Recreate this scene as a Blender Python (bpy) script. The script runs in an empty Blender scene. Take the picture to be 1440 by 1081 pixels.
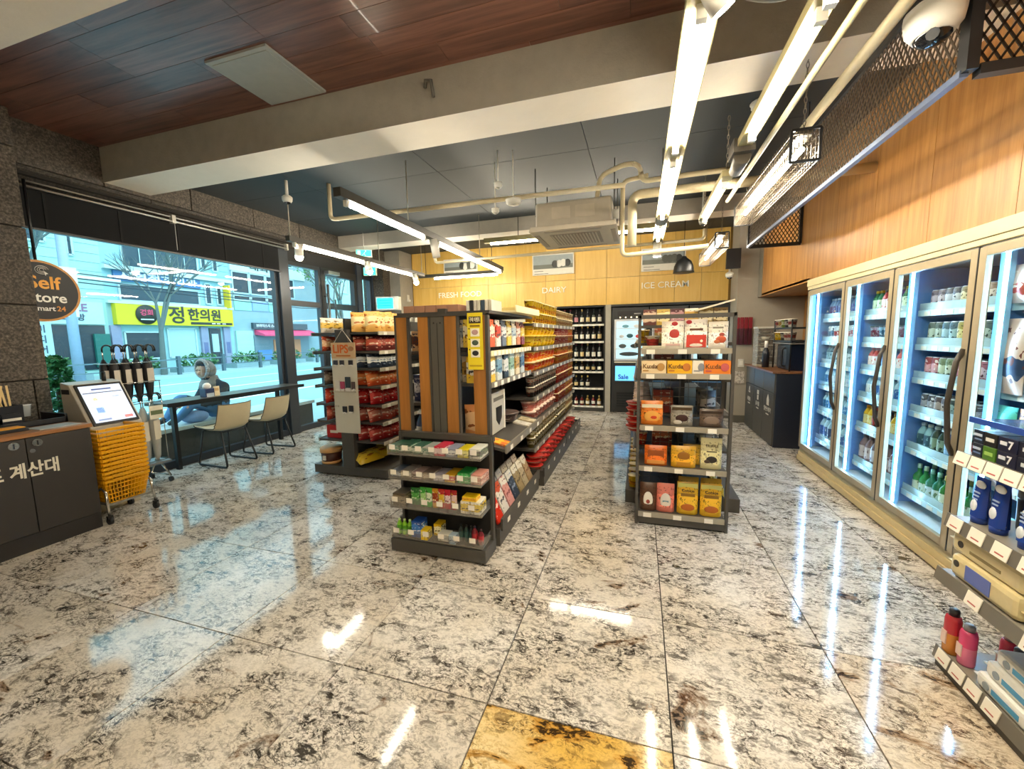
import bpy, bmesh, math, random
from mathutils import Vector, Matrix
random.seed(7)
PI = math.pi
scene = bpy.context.scene
COL = scene.collection

# ------------------------------------------------------------------ camera
_yaw, _pit, _rol = -0.303588, -0.117569, -0.017704
_f = Vector((math.sin(_yaw)*math.cos(_pit), math.cos(_yaw)*math.cos(_pit), math.sin(_pit)))
_r = Vector((math.cos(_yaw), -math.sin(_yaw), 0))
_u = _r.cross(_f)
_r2 = _r*math.cos(_rol)+_u*math.sin(_rol)
_u2 = -_r*math.sin(_rol)+_u*math.cos(_rol)
cam_data = bpy.data.cameras.new('camera')
cam_data.sensor_fit = 'HORIZONTAL'; cam_data.sensor_width = 36.0
cam_data.lens = 574.1/1440*36.0
cam_data.clip_start = 0.05; cam_data.clip_end = 300
cam = bpy.data.objects.new('camera', cam_data); COL.objects.link(cam)
_m = Matrix((( _r2.x,_u2.x,-_f.x,0),(_r2.y,_u2.y,-_f.y,0),(_r2.z,_u2.z,-_f.z,1.5),(0,0,0,1)))
cam.matrix_world = _m
scene.camera = cam

# ------------------------------------------------------------------ sky, sun, exposure
world = bpy.data.worlds.new('world'); scene.world = world
world.use_nodes = True
bg = world.node_tree.nodes['Background']
bg.inputs[0].default_value = (0.56, 0.88, 1.0, 1)
bg.inputs[1].default_value = 1.35
sun_d = bpy.data.lights.new('sun', 'SUN'); sun_d.energy = 0.9; sun_d.angle = 0.6; sun_d.color = (0.93, 0.98, 1.0)
sun = bpy.data.objects.new('sun', sun_d); COL.objects.link(sun)
sun.rotation_euler = Vector((-0.62, 0.25, -0.74)).to_track_quat('-Z', 'Y').to_euler()
vs = scene.view_settings
scene.cycles.max_bounces = 7; scene.cycles.transparent_max_bounces = 14; scene.cycles.caustics_reflective = False; scene.cycles.caustics_refractive = False
vs.view_transform = 'Standard'; vs.look = 'None'; vs.exposure = 1.25; vs.gamma = 1.0; vs.use_curve_mapping = False

# ------------------------------------------------------------------ materials
def lin(c):
    if isinstance(c, str):
        c = c.lstrip('#'); c = [int(c[i:i+2], 16)/255 for i in (0, 2, 4)]
        c = [x/12.92 if x <= 0.04045 else ((x+0.055)/1.055)**2.4 for x in c]
    return (c[0], c[1], c[2], 1.0)
MATS = {}
def newmat(key):
    m = bpy.data.materials.new(key); m.use_nodes = True
    nt = m.node_tree; b = nt.nodes['Principled BSDF']
    return m, nt, b
def N(nt, t, **kw):
    n = nt.nodes.new(t)
    for k, v in kw.items(): setattr(n, k, v)
    return n
def L(nt, a, b): nt.links.new(a, b)
def math_n(nt, op, a, b=None, clamp=False):
    n = N(nt, 'ShaderNodeMath', operation=op); n.use_clamp = clamp
    for i, x in enumerate((a, b)):
        if x is None: continue
        if hasattr(x, 'is_linked') or hasattr(x, 'links'): L(nt, x, n.inputs[i])
        else: n.inputs[i].default_value = x
    return n.outputs[0]
def mixc(nt, fac, a, b):
    n = N(nt, 'ShaderNodeMix', data_type='RGBA')
    for i, x in ((0, fac), (6, a), (7, b)):
        if isinstance(x, (tuple, list)): n.inputs[i].default_value = x
        elif isinstance(x, (int, float)): n.inputs[i].default_value = x
        else: L(nt, x, n.inputs[i])
    return n.outputs[2]
def noise(nt, scale, coord='Object', detail=3, rough=0.55, sc=None, rot=None, off=None, dist=0.0):
    tc = N(nt, 'ShaderNodeTexCoord'); o = tc.outputs[coord]
    if sc or rot or off is not None:
        mp = N(nt, 'ShaderNodeMapping')
        if sc: mp.inputs['Scale'].default_value = sc
        if rot: mp.inputs['Rotation'].default_value = rot
        L(nt, o, mp.inputs['Vector']); o = mp.outputs[0]
        if off is not None:
            va = N(nt, 'ShaderNodeVectorMath', operation='ADD'); L(nt, o, va.inputs[0]); L(nt, off, va.inputs[1]); o = va.outputs[0]
    n = N(nt, 'ShaderNodeTexNoise'); n.inputs['Scale'].default_value = scale
    n.inputs['Detail'].default_value = detail; n.inputs['Roughness'].default_value = rough
    n.inputs['Distortion'].default_value = dist
    L(nt, o, n.inputs['Vector'])
    return n.outputs[0]
def ramp(nt, src, a, b):
    n = N(nt, 'ShaderNodeMapRange'); n.inputs[1].default_value = a; n.inputs[2].default_value = b
    L(nt, src, n.inputs[0]); return n.outputs[0]
def M(c, rough=0.5, metal=0.0, var=0.10, scale=14, coat=0.0, key=None, spec=0.5, bump=0.0):
    """plain procedural paint / plastic / metal with slight mottling"""
    k = key or ('m', str(c), rough, metal, var, scale, coat, bump)
    if k in MATS: return MATS[k]
    m, nt, b = newmat('paint_'+str(len(MATS)))
    col = lin(c)
    nz = noise(nt, scale)
    dark = tuple(x*(1-var) for x in col[:3])+(1,); lite = tuple(min(1, x*(1+var)) for x in col[:3])+(1,)
    L(nt, mixc(nt, nz, dark, lite), b.inputs['Base Color'])
    b.inputs['Roughness'].default_value = rough; b.inputs['Metallic'].default_value = metal
    b.inputs['Coat Weight'].default_value = coat; b.inputs['Specular IOR Level'].default_value = spec
    if bump:
        bp = N(nt, 'ShaderNodeBump'); bp.inputs['Strength'].default_value = bump; bp.inputs['Distance'].default_value = 0.01
        L(nt, noise(nt, scale*6, detail=4), bp.inputs['Height']); L(nt, bp.outputs[0], b.inputs['Normal'])
    MATS[k] = m; return m
def EM(c, s):
    k = ('e', str(c), s)
    if k in MATS: return MATS[k]
    m, nt, b = newmat('glow_'+str(len(MATS)))
    b.inputs['Base Color'].default_value = lin(c)
    b.inputs['Emission Color'].default_value = lin(c); b.inputs['Emission Strength'].default_value = s
    MATS[k] = m; return m
def PR(base, band, ink, lo=0.3, hi=0.75, seed=0, rough=0.35, sc=(3.2, 3.2, 6), th=0.58, trans=0.0):
    """printed packaging: base film, a band of another colour, noise-shaped ink marks in it"""
    k = ('p', base, band, ink, lo, hi, seed, rough, th)
    if k in MATS: return MATS[k]
    m, nt, b = newmat('print_'+str(len(MATS)))
    tc = N(nt, 'ShaderNodeTexCoord'); sp = N(nt, 'ShaderNodeSeparateXYZ'); L(nt, tc.outputs['Generated'], sp.inputs[0])
    nz = noise(nt, 1.0, 'Generated', 2, 0.5, sc=sc, off=None)
    nb = N(nt, 'ShaderNodeTexNoise'); nb.inputs['Scale'].default_value = 2.3; nb.inputs['Detail'].default_value = 1
    mp = N(nt, 'ShaderNodeMapping'); mp.inputs['Location'].default_value = (seed*3.1, seed*1.7, seed*0.9)
    L(nt, tc.outputs['Generated'], mp.inputs[0]); L(nt, mp.outputs[0], nb.inputs['Vector'])
    zz = math_n(nt, 'ADD', sp.outputs[2], math_n(nt, 'MULTIPLY', math_n(nt, 'SUBTRACT', nb.outputs[0], 0.5), 0.25))
    inb = math_n(nt, 'MULTIPLY', math_n(nt, 'GREATER_THAN', zz, lo), math_n(nt, 'LESS_THAN', zz, hi))
    c1 = mixc(nt, inb, lin(base), lin(band))
    inz = math_n(nt, 'MULTIPLY', math_n(nt, 'GREATER_THAN', nz, th), math_n(nt, 'MULTIPLY', math_n(nt, 'GREATER_THAN', sp.outputs[2], 0.15), math_n(nt, 'LESS_THAN', sp.outputs[2], 0.88)))
    L(nt, mixc(nt, inz, c1, lin(ink)), b.inputs['Base Color'])
    b.inputs['Roughness'].default_value = rough
    MATS[k] = m; return m
def GLASS(tint=(0.92, 0.97, 0.98), ior=1.45, key='glass'):
    if key in MATS: return MATS[key]
    m = bpy.data.materials.new(key); m.use_nodes = True; nt = m.node_tree; nt.nodes.clear()
    out = N(nt, 'ShaderNodeOutputMaterial'); mx = N(nt, 'ShaderNodeMixShader'); tr = N(nt, 'ShaderNodeBsdfTransparent'); gl = N(nt, 'ShaderNodeBsdfGlossy')
    fr = N(nt, 'ShaderNodeFresnel'); fr.inputs[0].default_value = ior
    nz = noise(nt, 3.0); rg = ramp(nt, nz, 0.0, 1.0)
    mrr = N(nt, 'ShaderNodeMapRange'); mrr.inputs[3].default_value = 0.01; mrr.inputs[4].default_value = 0.03; L(nt, nz, mrr.inputs[0]); L(nt, mrr.outputs[0], gl.inputs['Roughness'])
    tr.inputs[0].default_value = (*tint, 1)
    ge = N(nt, 'ShaderNodeNewGeometry')
    L(nt, math_n(nt, 'MULTIPLY', fr.outputs[0], math_n(nt, 'SUBTRACT', 1.0, ge.outputs['Backfacing'])), mx.inputs[0]); L(nt, tr.outputs[0], mx.inputs[1]); L(nt, gl.outputs[0], mx.inputs[2]); L(nt, mx.outputs[0], out.inputs[0])
    MATS[key] = m; return m
def CLEARP(c, alpha=0.45, rough=0.2):
    """clear or tinted plastic film"""
    k = ('clear', str(c), alpha)
    if k in MATS: return MATS[k]
    m, nt, b = newmat('clear_'+str(len(MATS)))
    b.inputs['Base Color'].default_value = lin(c); b.inputs['Roughness'].default_value = rough
    nz = noise(nt, 9.0); mr = N(nt, 'ShaderNodeMapRange'); mr.inputs[3].default_value = alpha*0.8; mr.inputs[4].default_value = min(1, alpha*1.2)
    L(nt, nz, mr.inputs[0]); L(nt, mr.outputs[0], b.inputs['Alpha'])
    MATS[k] = m; return m
def WOOD(c1, c2, key, axis=0, sc=6, rough=0.4, rnd=0.12, coat=0.0, contrast=1.0):
    """straight grain along an axis, each board with its own shade"""
    if key in MATS: return MATS[key]
    m, nt, b = newmat(key)
    s = [sc*3.2]*3; s[axis] = sc*0.22
    oi = N(nt, 'ShaderNodeObjectInfo')
    cx = N(nt, 'ShaderNodeCombineXYZ'); k7 = math_n(nt, 'MULTIPLY', oi.outputs['Random'], 37.0)
    for i in range(3): L(nt, k7, cx.inputs[i])
    geo = N(nt, 'ShaderNodeNewGeometry')
    mp = N(nt, 'ShaderNodeMapping'); mp.inputs['Scale'].default_value = s; L(nt, geo.outputs['Position'], mp.inputs['Vector'])
    va = N(nt, 'ShaderNodeVectorMath', operation='ADD'); L(nt, mp.outputs[0], va.inputs[0]); L(nt, cx.outputs[0], va.inputs[1])
    n1 = N(nt, 'ShaderNodeTexNoise'); n1.inputs['Scale'].default_value = 1.0; n1.inputs['Detail'].default_value = 5; n1.inputs['Roughness'].default_value = 0.65; n1.inputs['Distortion'].default_value = 0.4
    L(nt, va.outputs[0], n1.inputs['Vector'])
    f = ramp(nt, n1.outputs[0], 0.5-0.22/contrast, 0.5+0.22/contrast)
    col = mixc(nt, f, lin(c1), lin(c2))
    hs = N(nt, 'ShaderNodeHueSaturation'); L(nt, col, hs.inputs['Color'])
    mr = N(nt, 'ShaderNodeMapRange'); mr.inputs[3].default_value = 1-rnd; mr.inputs[4].default_value = 1+rnd; L(nt, oi.outputs['Random'], mr.inputs[0]); L(nt, mr.outputs[0], hs.inputs['Value'])
    L(nt, hs.outputs[0], b.inputs['Base Color']); b.inputs['Roughness'].default_value = rough; b.inputs['Coat Weight'].default_value = coat
    bp = N(nt, 'ShaderNodeBump'); bp.inputs['Strength'].default_value = 0.12; bp.inputs['Distance'].default_value = 0.004
    L(nt, n1.outputs[0], bp.inputs['Height']); L(nt, bp.outputs[0], b.inputs['Normal'])
    MATS[key] = m; return m
def STONE(key, base, spec, pale, scale=60, rough=0.7):
    if key in MATS: return MATS[key]
    m, nt, b = newmat(key)
    oi = N(nt, 'ShaderNodeObjectInfo')
    n1 = noise(nt, scale, detail=4, rough=0.7); n2 = noise(nt, scale*0.12, detail=2)
    c = mixc(nt, ramp(nt, n1, 0.42, 0.58), lin(spec), lin(base))
    c = mixc(nt, ramp(nt, n1, 0.6, 0.72), c, lin(pale))
    hs = N(nt, 'ShaderNodeHueSaturation'); L(nt, c, hs.inputs['Color'])
    mr = N(nt, 'ShaderNodeMapRange'); mr.inputs[3].default_value = 0.8; mr.inputs[4].default_value = 1.15
    L(nt, math_n(nt, 'MULTIPLY', math_n(nt, 'ADD', oi.outputs['Random'], n2), 0.5), mr.inputs[0]); L(nt, mr.outputs[0], hs.inputs['Value'])
    L(nt, hs.outputs[0], b.inputs['Base Color']); b.inputs['Roughness'].default_value = rough
    bp = N(nt, 'ShaderNodeBump'); bp.inputs['Strength'].default_value = 0.35; bp.inputs['Distance'].default_value = 0.006
    L(nt, n1, bp.inputs['Height']); L(nt, bp.outputs[0], b.inputs['Normal'])
    MATS[key] = m; return m
def GRANITE(key, base, pale, grey, dark, rust, rust_amt=0.66):
    """polished floor granite: cream ground, grey clouds, dark drawn-out flecks, rusty islands"""
    if key in MATS: return MATS[key]
    m, nt, b = newmat(key)
    oi = N(nt, 'ShaderNodeObjectInfo'); cx = N(nt, 'ShaderNodeCombineXYZ')
    for i, k in enumerate((53.0, 31.0, 17.0)): L(nt, math_n(nt, 'MULTIPLY', oi.outputs['Random'], k), cx.inputs[i])
    o = cx.outputs[0]
    rot = (0, 0, 0.85)
    n1 = noise(nt, 3.6, detail=4, rough=0.6, sc=(1, 1.7, 1), rot=rot, off=o, dist=0.8)
    n2 = noise(nt, 17, detail=6, rough=0.68, sc=(1, 1.7, 1), rot=rot, off=o, dist=1.1)
    n3 = noise(nt, 2.7, detail=5, rough=0.62, sc=(1, 1.8, 1), rot=rot, off=o, dist=0.9)
    n4 = noise(nt, 1.7, detail=2, rough=0.5, rot=rot, off=o, dist=0.4)
    n5 = noise(nt, 52, detail=5, rough=0.72, sc=(1, 1.5, 1), rot=rot, off=o, dist=0.9)
    n6 = noise(nt, 7.0, detail=6, rough=0.7, sc=(1, 1.6, 1), rot=rot, off=o, dist=1.8)
    cloud = ramp(nt, n1, 0.36, 0.62)
    c = mixc(nt, ramp(nt, n4, 0.35, 0.65), lin(base), lin(pale))
    c = mixc(nt, math_n(nt, 'MULTIPLY', ramp(nt, n5, 0.49, 0.56), math_n(nt, 'ADD', math_n(nt, 'MULTIPLY', cloud, 0.55), 0.22)), c, lin(grey))
    c = mixc(nt, math_n(nt, 'MULTIPLY', ramp(nt, n2, 0.49, 0.58), math_n(nt, 'ADD', math_n(nt, 'MULTIPLY', cloud, 0.5), 0.12)), c, lin(grey))
    c = mixc(nt, math_n(nt, 'MULTIPLY', ramp(nt, n2, 0.535, 0.585), math_n(nt, 'MULTIPLY', cloud, 0.9)), c, lin(dark))
    vein = math_n(nt, 'SUBTRACT', 1.0, ramp(nt, math_n(nt, 'ABSOLUTE', math_n(nt, 'SUBTRACT', n6, 0.5)), 0.004, 0.016))
    c = mixc(nt, math_n(nt, 'MULTIPLY', vein, ramp(nt, n1, 0.44, 0.58)), c, lin(dark))
    c = mixc(nt, math_n(nt, 'MULTIPLY', ramp(nt, n3, rust_amt-0.03, rust_amt+0.03), 0.8), c, lin(rust))
    c = mixc(nt, math_n(nt, 'MULTIPLY', ramp(nt, n3, rust_amt+0.015, rust_amt+0.04), ramp(nt, n2, 0.44, 0.5)), c, lin(dark))
    L(nt, c, b.inputs['Base Color'])
    b.inputs['Roughness'].default_value = 0.08; b.inputs['Specular IOR Level'].default_value = 0.55
    MATS[key] = m; return m

# ------------------------------------------------------------------ mesh building
class MB:
    def __init__(s): s.v = []; s.f = []; s.m = []; s.s = []
    def add(s, vs, fs, m=0, sm=False):
        o = len(s.v); s.v += [tuple(v) for v in vs]
        for i, f in enumerate(fs):
            s.f.append([j+o for j in f]); s.m.append(m[i] if isinstance(m, list) else m); s.s.append(sm)
        return s
    def box(s, x0, x1, y0, y1, z0, z1, m=0):
        v = [(x, y, z) for z in (z0, z1) for y in (y0, y1) for x in (x0, x1)]
        return s.add(v, [(0, 2, 3, 1), (4, 5, 7, 6), (0, 1, 5, 4), (2, 6, 7, 3), (0, 4, 6, 2), (1, 3, 7, 5)], m)
    def obox(s, c, ax, ay, az, m=0):
        """box from a centre and three half-axis vectors"""
        c, ax, ay, az = map(Vector, (c, ax, ay, az))
        v = [c+ax*i+ay*j+az*k for k in (-1, 1) for j in (-1, 1) for i in (-1, 1)]
        return s.add(v, [(0, 2, 3, 1), (4, 5, 7, 6), (0, 1, 5, 4), (2, 6, 7, 3), (0, 4, 6, 2), (1, 3, 7, 5)], m)
    def beam(s, a, b, w, h, m=0, up=(0, 0, 1)):
        a, b = Vector(a), Vector(b); d = (b-a); up = Vector(up)
        if abs(d.normalized().dot(up)) > 0.99: up = Vector((1, 0, 0))
        sx = d.cross(up).normalized(); sz = sx.cross(d).normalized()
        return s.obox((a+b)/2, sx*w/2, d/2, sz*h/2, m)
    def cyl(s, a, b, r0, r1=None, n=12, m=0, caps=True, sm=True):
        a, b = Vector(a), Vector(b); r1 = r0 if r1 is None else r1
        d = (b-a).normalized(); t = Vector((1, 0, 0)) if abs(d.x) < 0.9 else Vector((0, 1, 0))
        p = d.cross(t).normalized(); q = d.cross(p)
        vs = []
        for c, r in ((a, r0), (b, r1)):
            for i in range(n):
                an = 2*PI*i/n; vs.append(c+(p*math.cos(an)+q*math.sin(an))*r)
        s.add(vs, [(i, (i+1) % n, n+(i+1) % n, n+i) for i in range(n)], m, sm)
        if caps: s.add(vs, [list(range(n))[::-1], list(range(n, 2*n))], m)
        return s
    def tube(s, pts, r, n=8, m=0):
        pts = [Vector(p) for p in pts]; rings = []
        prev = None
        for i, p in enumerate(pts):
            d = (pts[min(i+1, len(pts)-1)]-pts[max(i-1, 0)]).normalized()
            if prev is None:
                t = Vector((0, 0, 1)) if abs(d.z) < 0.9 else Vector((1, 0, 0)); pp = d.cross(t).normalized()
            else:
                pp = (prev-d*prev.dot(d)).normalized()
            prev = pp; q = d.cross(pp)
            rings += [p+(pp*math.cos(2*PI*k/n)+q*math.sin(2*PI*k/n))*r for k in range(n)]
        fs = [(i*n+k, i*n+(k+1) % n, (i+1)*n+(k+1) % n, (i+1)*n+k) for i in range(len(pts)-1) for k in range(n)]
        s.add(rings, fs, m, True)
        e = len(rings)-n
        return s.add(rings, [list(range(n))[::-1], [e+k for k in range(n)]], m)
    def lathe(s, prof, n=14, o=(0, 0, 0), m=0):
        vs = [(o[0]+p[0]*math.cos(2*PI*k/n), o[1]+p[0]*math.sin(2*PI*k/n), o[2]+p[1]) for p in prof for k in range(n)]
        for i in range(len(prof)-1):
            mm = prof[i][2] if len(prof[i]) > 2 else m
            ring = vs[i*n:(i+2)*n]
            s.add(ring, [(k, (k+1) % n, n+(k+1) % n, n+k) for k in range(n)], mm, True)
        if prof[0][0] > 1e-4: s.add(vs[:n], [list(range(n))[::-1]], prof[0][2] if len(prof[0]) > 2 else m)
        if prof[-1][0] > 1e-4: s.add(vs[-n:], [list(range(n))], prof[-1][2] if len(prof[-1]) > 2 else m)
        return s
    def prism(s, poly, a, b, plane='xz', m=0):
        """extrude a 2D polygon between a and b along the axis left out of the plane"""
        def P(p, t): return {'xz': (p[0], t, p[1]), 'yz': (t, p[0], p[1]), 'xy': (p[0], p[1], t)}[plane]
        n = len(poly); vs = [P(p, a) for p in poly]+[P(p, b) for p in poly]
        return s.add(vs, [list(range(n)), list(range(n, 2*n))[::-1]]+[(i, n+i, n+(i+1) % n, (i+1) % n) for i in range(n)], m)
    def grid(s, fn, nu, nv, m=0, sm=True, flip=False):
        vs = [fn(i/nu, j/nv) for j in range(nv+1) for i in range(nu+1)]
        fs = [(j*(nu+1)+i, j*(nu+1)+i+1, (j+1)*(nu+1)+i+1, (j+1)*(nu+1)+i) for j in range(nv) for i in range(nu)]
        if flip: fs = [f[::-1] for f in fs]
        return s.add(vs, fs, m, sm)
    def ell(s, c, rx, ry, rz, n=12, k=8, m=0):
        c = Vector(c)
        vs = []
        for j in range(k+1):
            t = PI*j/k
            for i in range(n): vs.append(c+Vector((rx*math.sin(t)*math.cos(2*PI*i/n), ry*math.sin(t)*math.sin(2*PI*i/n), -rz*math.cos(t))))
        return s.add(vs, [(j*n+i, j*n+(i+1) % n, (j+1)*n+(i+1) % n, (j+1)*n+i) for j in range(k) for i in range(n)], m, True)
    def mesh(s, name, mats, bevel=0.0):
        me = bpy.data.meshes.new(name); me.from_pydata(s.v, [], s.f)
        for m in (mats if isinstance(mats, (list, tuple)) else [mats]): me.materials.append(m)
        me.polygons.foreach_set('material_index', s.m); me.polygons.foreach_set('use_smooth', s.s)
        bm = bmesh.new(); bm.from_mesh(me); bmesh.ops.remove_doubles(bm, verts=bm.verts, dist=1e-5)
        bmesh.ops.dissolve_degenerate(bm, edges=bm.edges, dist=1e-6)
        bmesh.ops.recalc_face_normals(bm, faces=bm.faces)
        if bevel:
            es = [e for e in bm.edges if len(e.link_faces) == 2 and e.calc_face_angle(0) > 0.6]
            bmesh.ops.bevel(bm, geom=es, offset=bevel, segments=2, affect='EDGES', profile=0.5, clamp_overlap=True)
        bm.to_mesh(me); bm.free(); me.update()
        return me
    def each(s, name, mats, parent=None, bevel=0.0):
        """every box of this builder as an object of its own"""
        out = []
        for i in range(0, len(s.f), 6):
            k = MB(); k.add(s.v[i//6*8:i//6*8+8], [[j-i//6*8 for j in f] for f in s.f[i:i+6]], s.m[i]); out.append(k.build(name, mats, parent, bevel))
        return out
    def build(s, name, mats, parent=None, bevel=0.0, loc=None, rz=0.0):
        return ob(name, s.mesh(name, mats, bevel), parent, loc, rz)
def ob(name, data, parent=None, loc=None, rz=0.0, rot=None):
    o = bpy.data.objects.new(name, data); COL.objects.link(o)
    if parent is not None: o.parent = parent
    if loc is not None: o.location = loc
    if rot is not None: o.rotation_euler = rot
    elif rz: o.rotation_euler = (0, 0, rz)
    return o
def tag(o, label, cat, group=None):
    o['label'] = label; o['category'] = cat
    if group: o['group'] = group
    return o
def thing(name, label, cat, loc=(0, 0, 0), rz=0.0, group=None):
    return tag(ob(name, None, None, loc, rz), label, cat, group)
def struct(o, label=None):
    o['kind'] = 'structure'
    if label: o['label'] = label
    return o
def text(s, size, mat, parent, loc, rot, name='lettering', bold=0.0, ext=0.002, width=None, align='CENTER'):
    cu = bpy.data.curves.new('t', 'FONT'); cu.body = s; cu.size = size; cu.align_x = align; cu.align_y = 'CENTER'
    cu.extrude = ext; cu.offset = bold; cu.resolution_u = 3
    to = bpy.data.objects.new('t', cu)
    me = bpy.data.meshes.new_from_object(to)
    bpy.data.objects.remove(to); bpy.data.curves.remove(cu)
    me.materials.clear(); me.materials.append(mat)
    if width and len(me.vertices):
        xs = [v.co.x for v in me.vertices]; w = max(xs)-min(xs)
        if w > 0: me.transform(Matrix.Diagonal((width/w, 1, 1, 1)))
    o = ob(name, me, parent, loc, rot=rot)
    return o
FACE_F = (PI/2, 0, 0)              # text facing -y
FACE_L = (PI/2, 0, -PI/2)          # text facing -x
FACE_R = (PI/2, 0, PI/2)           # text facing +x
ORD = ['first', 'second', 'third', 'fourth', 'fifth', 'sixth', 'seventh', 'eighth', 'ninth', 'tenth', 'eleventh', 'twelfth',
       'thirteenth', 'fourteenth', 'fifteenth', 'sixteenth', 'seventeenth', 'eighteenth', 'nineteenth', 'twentieth', 'twenty-first', 'twenty-second', 'twenty-third', 'twenty-fourth']
# ================================================================== THE ROOM
TS = 0.7145; TX = 0.141; TY = 1.41
m_dark = M('#47453f', 0.45); m_black = M('#17181a', 0.4); m_alu = M('#3a3f46', 0.35, 0.3)
m_gran = GRANITE('granite_floor', '#d6cdbf', '#e8e3dc', '#6c645c', '#241e1a', '#6e4c28')
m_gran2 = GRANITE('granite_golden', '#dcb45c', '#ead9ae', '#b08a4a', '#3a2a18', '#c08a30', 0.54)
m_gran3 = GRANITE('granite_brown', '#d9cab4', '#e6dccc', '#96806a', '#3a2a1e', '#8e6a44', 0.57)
FX0, FX1, FY0, FY1 = -5.42, 2.75, -1.6, 8.7
fl = struct(MB().box(FX0, FX1, FY0, FY1, -0.08, -0.012).build('floor', M('#2b2621', 0.8)), 'polished granite tiled floor')
tile_cache = {}
for i in range(-9, 5):
    for j in range(-6, 12):
        x0, x1 = max(TX+i*TS, FX0), min(TX+(i+1)*TS, FX1); y0, y1 = max(TY+j*TS, FY0), min(TY+(j+1)*TS, FY1)
        if x1-x0 < 0.03 or y1-y0 < 0.03: continue
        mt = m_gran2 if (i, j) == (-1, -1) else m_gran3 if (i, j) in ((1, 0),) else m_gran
        k = (round(x1-x0, 3), round(y1-y0, 3), mt.name)
        if k not in tile_cache:
            w, h = x1-x0-0.006, y1-y0-0.006
            tile_cache[k] = MB().box(0, w, 0, h, -0.012, 0).mesh('tile', mt)
        ob('tile', tile_cache[k], fl, (x0+0.003, y0+0.003, 0))

ZC, ZW = 3.30, 3.42     # dark ceiling, wood ceiling
m_ceil = M('#33383b', 0.6, var=0.08, scale=3); m_cream = M('#ece3d4', 0.7, var=0.06, scale=5, bump=0.15)
m_conc = M('#a8a498', 0.8, var=0.16, scale=9, bump=0.3)
m_wood_c = WOOD('#4d3027', '#8e6050', 'ceiling_walnut', 0, 5, 0.33, 0.18, 0.1)
ce = struct(MB().box(FX0, FX1+0.2, FY0, FY1, 3.62, 3.8).build('ceiling', M('#3a3c3e', 0.8)), 'ceiling slab with walnut planks and dark panels')
# walnut planks between the near beam and the long beam
rng = random.Random(3); pc = {}
yy = 1.30; row = 0
while yy < 2.86:
    x = -5.35-rng.random()*1.0
    while x < 2.7:
        x1 = x+1.22; a, b = max(x, -5.35), min(x1, 2.75)
        if b-a > 0.05:
            k = round(b-a, 2)
            if k not in pc: pc[k] = MB().box(0, b-a-0.003, 0, 0.19, 0, 0.02).mesh('plank', m_wood_c)
            ob('plank', pc[k], ce, (a, yy, ZW))
        x = x1
    yy += 0.193; row += 1
MB().box(-5.35, 2.75, 1.28, 2.90, ZW+0.021, ZW+0.05).build('plank_backing', M('#1d1412', 0.8), ce)
# dark gypsum panels
for (ya, yb) in ((3.29, 6.22), (6.55, 8.4)):
    nx, ny = 5, max(1, round((yb-ya)/0.98)); dx, dy = (2.75+5.40)/nx, (yb-ya)/ny
    me = MB().box(0, dx-0.006, 0, dy-0.006, 0, 0.03).mesh('ceiling_panel', m_ceil)
    for i in range(nx):
        for j in range(ny): ob('ceiling_panel', me, ce, (-5.40+i*dx, ya+j*dy, ZC))
    MB().box(-5.40, 2.75, ya, yb, ZC+0.031, ZC+0.06).build('panel_backing', M('#202224', 0.8), ce)
# beams
def beam_x(name, y0, y1, z0, z1, x0, x1, label, mf, mb_):
    mb = MB(); v = [(x, y, z) for z in (z0, z1) for y in (y0, y1) for x in (x0, x1)]
    mb.add(v, [(0, 2, 3, 1), (4, 5, 7, 6), (0, 1, 5, 4), (2, 6, 7, 3), (0, 4, 6, 2), (1, 3, 7, 5)], [1, 0, 0, 0, 0, 0])
    return struct(mb.build(name, [mf, mb_]), label)
beam1 = beam_x('trim_1', 2.88, 3.285, 3.09, 3.62, -5.13, 2.75, 'long concrete ceiling beam with cream underside', m_conc, m_cream)
beam2 = beam_x('trim_2', 6.22, 6.55, 3.10, 3.62, -5.13, 2.75, 'far white ceiling beam', M('#b9b2a6', 0.7), m_cream)
beam0 = beam_x('trim_3', FY0, 1.495, 3.10, 3.62, -5.40, 2.75, 'near cream ceiling beam', m_cream, m_cream)
MB().tube([(-1.52, 2.87, 3.30), (-1.50, 2.84, 3.33), (-1.46, 2.85, 3.33), (-1.45, 2.86, 3.22)], 0.012, 6).build('hook', M('#6a665e', 0.5), beam1)
# white access panel in the wood ceiling
ap = tag(MB().box(-2.90, -2.36, 2.298, 2.84, 3.404, 3.42).box(-2.87, -2.39, 2.33, 2.81, 3.400, 3.404).build('ceiling_access_panel', M('#a9aca6', 0.5)), 'pale grey square access panel set in walnut ceiling', 'ceiling panel')

# ---- left side: stone pillar, lintel, windows
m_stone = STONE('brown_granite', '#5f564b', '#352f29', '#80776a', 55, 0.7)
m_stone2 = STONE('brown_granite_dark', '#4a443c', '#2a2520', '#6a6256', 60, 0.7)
pil = struct(MB().box(-5.39, -4.97, FY0, 2.18, 0, 3.60).build('wall_left', M('#2a2622', 0.9)), 'brown granite pillar beside the self checkout')
zs = [0.0, 0.56, 1.2, 1.835, 2.477, 3.12, 3.6]
for k in range(6):
    y1 = 2.20; n = 0
    while y1 > FY0+0.1:
        y0 = max(FY0, y1-((0.10 if k in (1, 2, 4) else 0.95) if n == 0 else 0.95)) if k % 2 else max(FY0, y1-(1.2 if n else 0.75))
        if n == 0 and k == 1: y0 = 2.10
        ob('stone_block', MB().box(-5.40, -4.95, y0+0.004, y1-0.004, zs[k]+0.005, zs[k+1]-0.005).mesh('stone_block', m_stone, 0.006), pil)
        y1 = y0; n += 1
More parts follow.
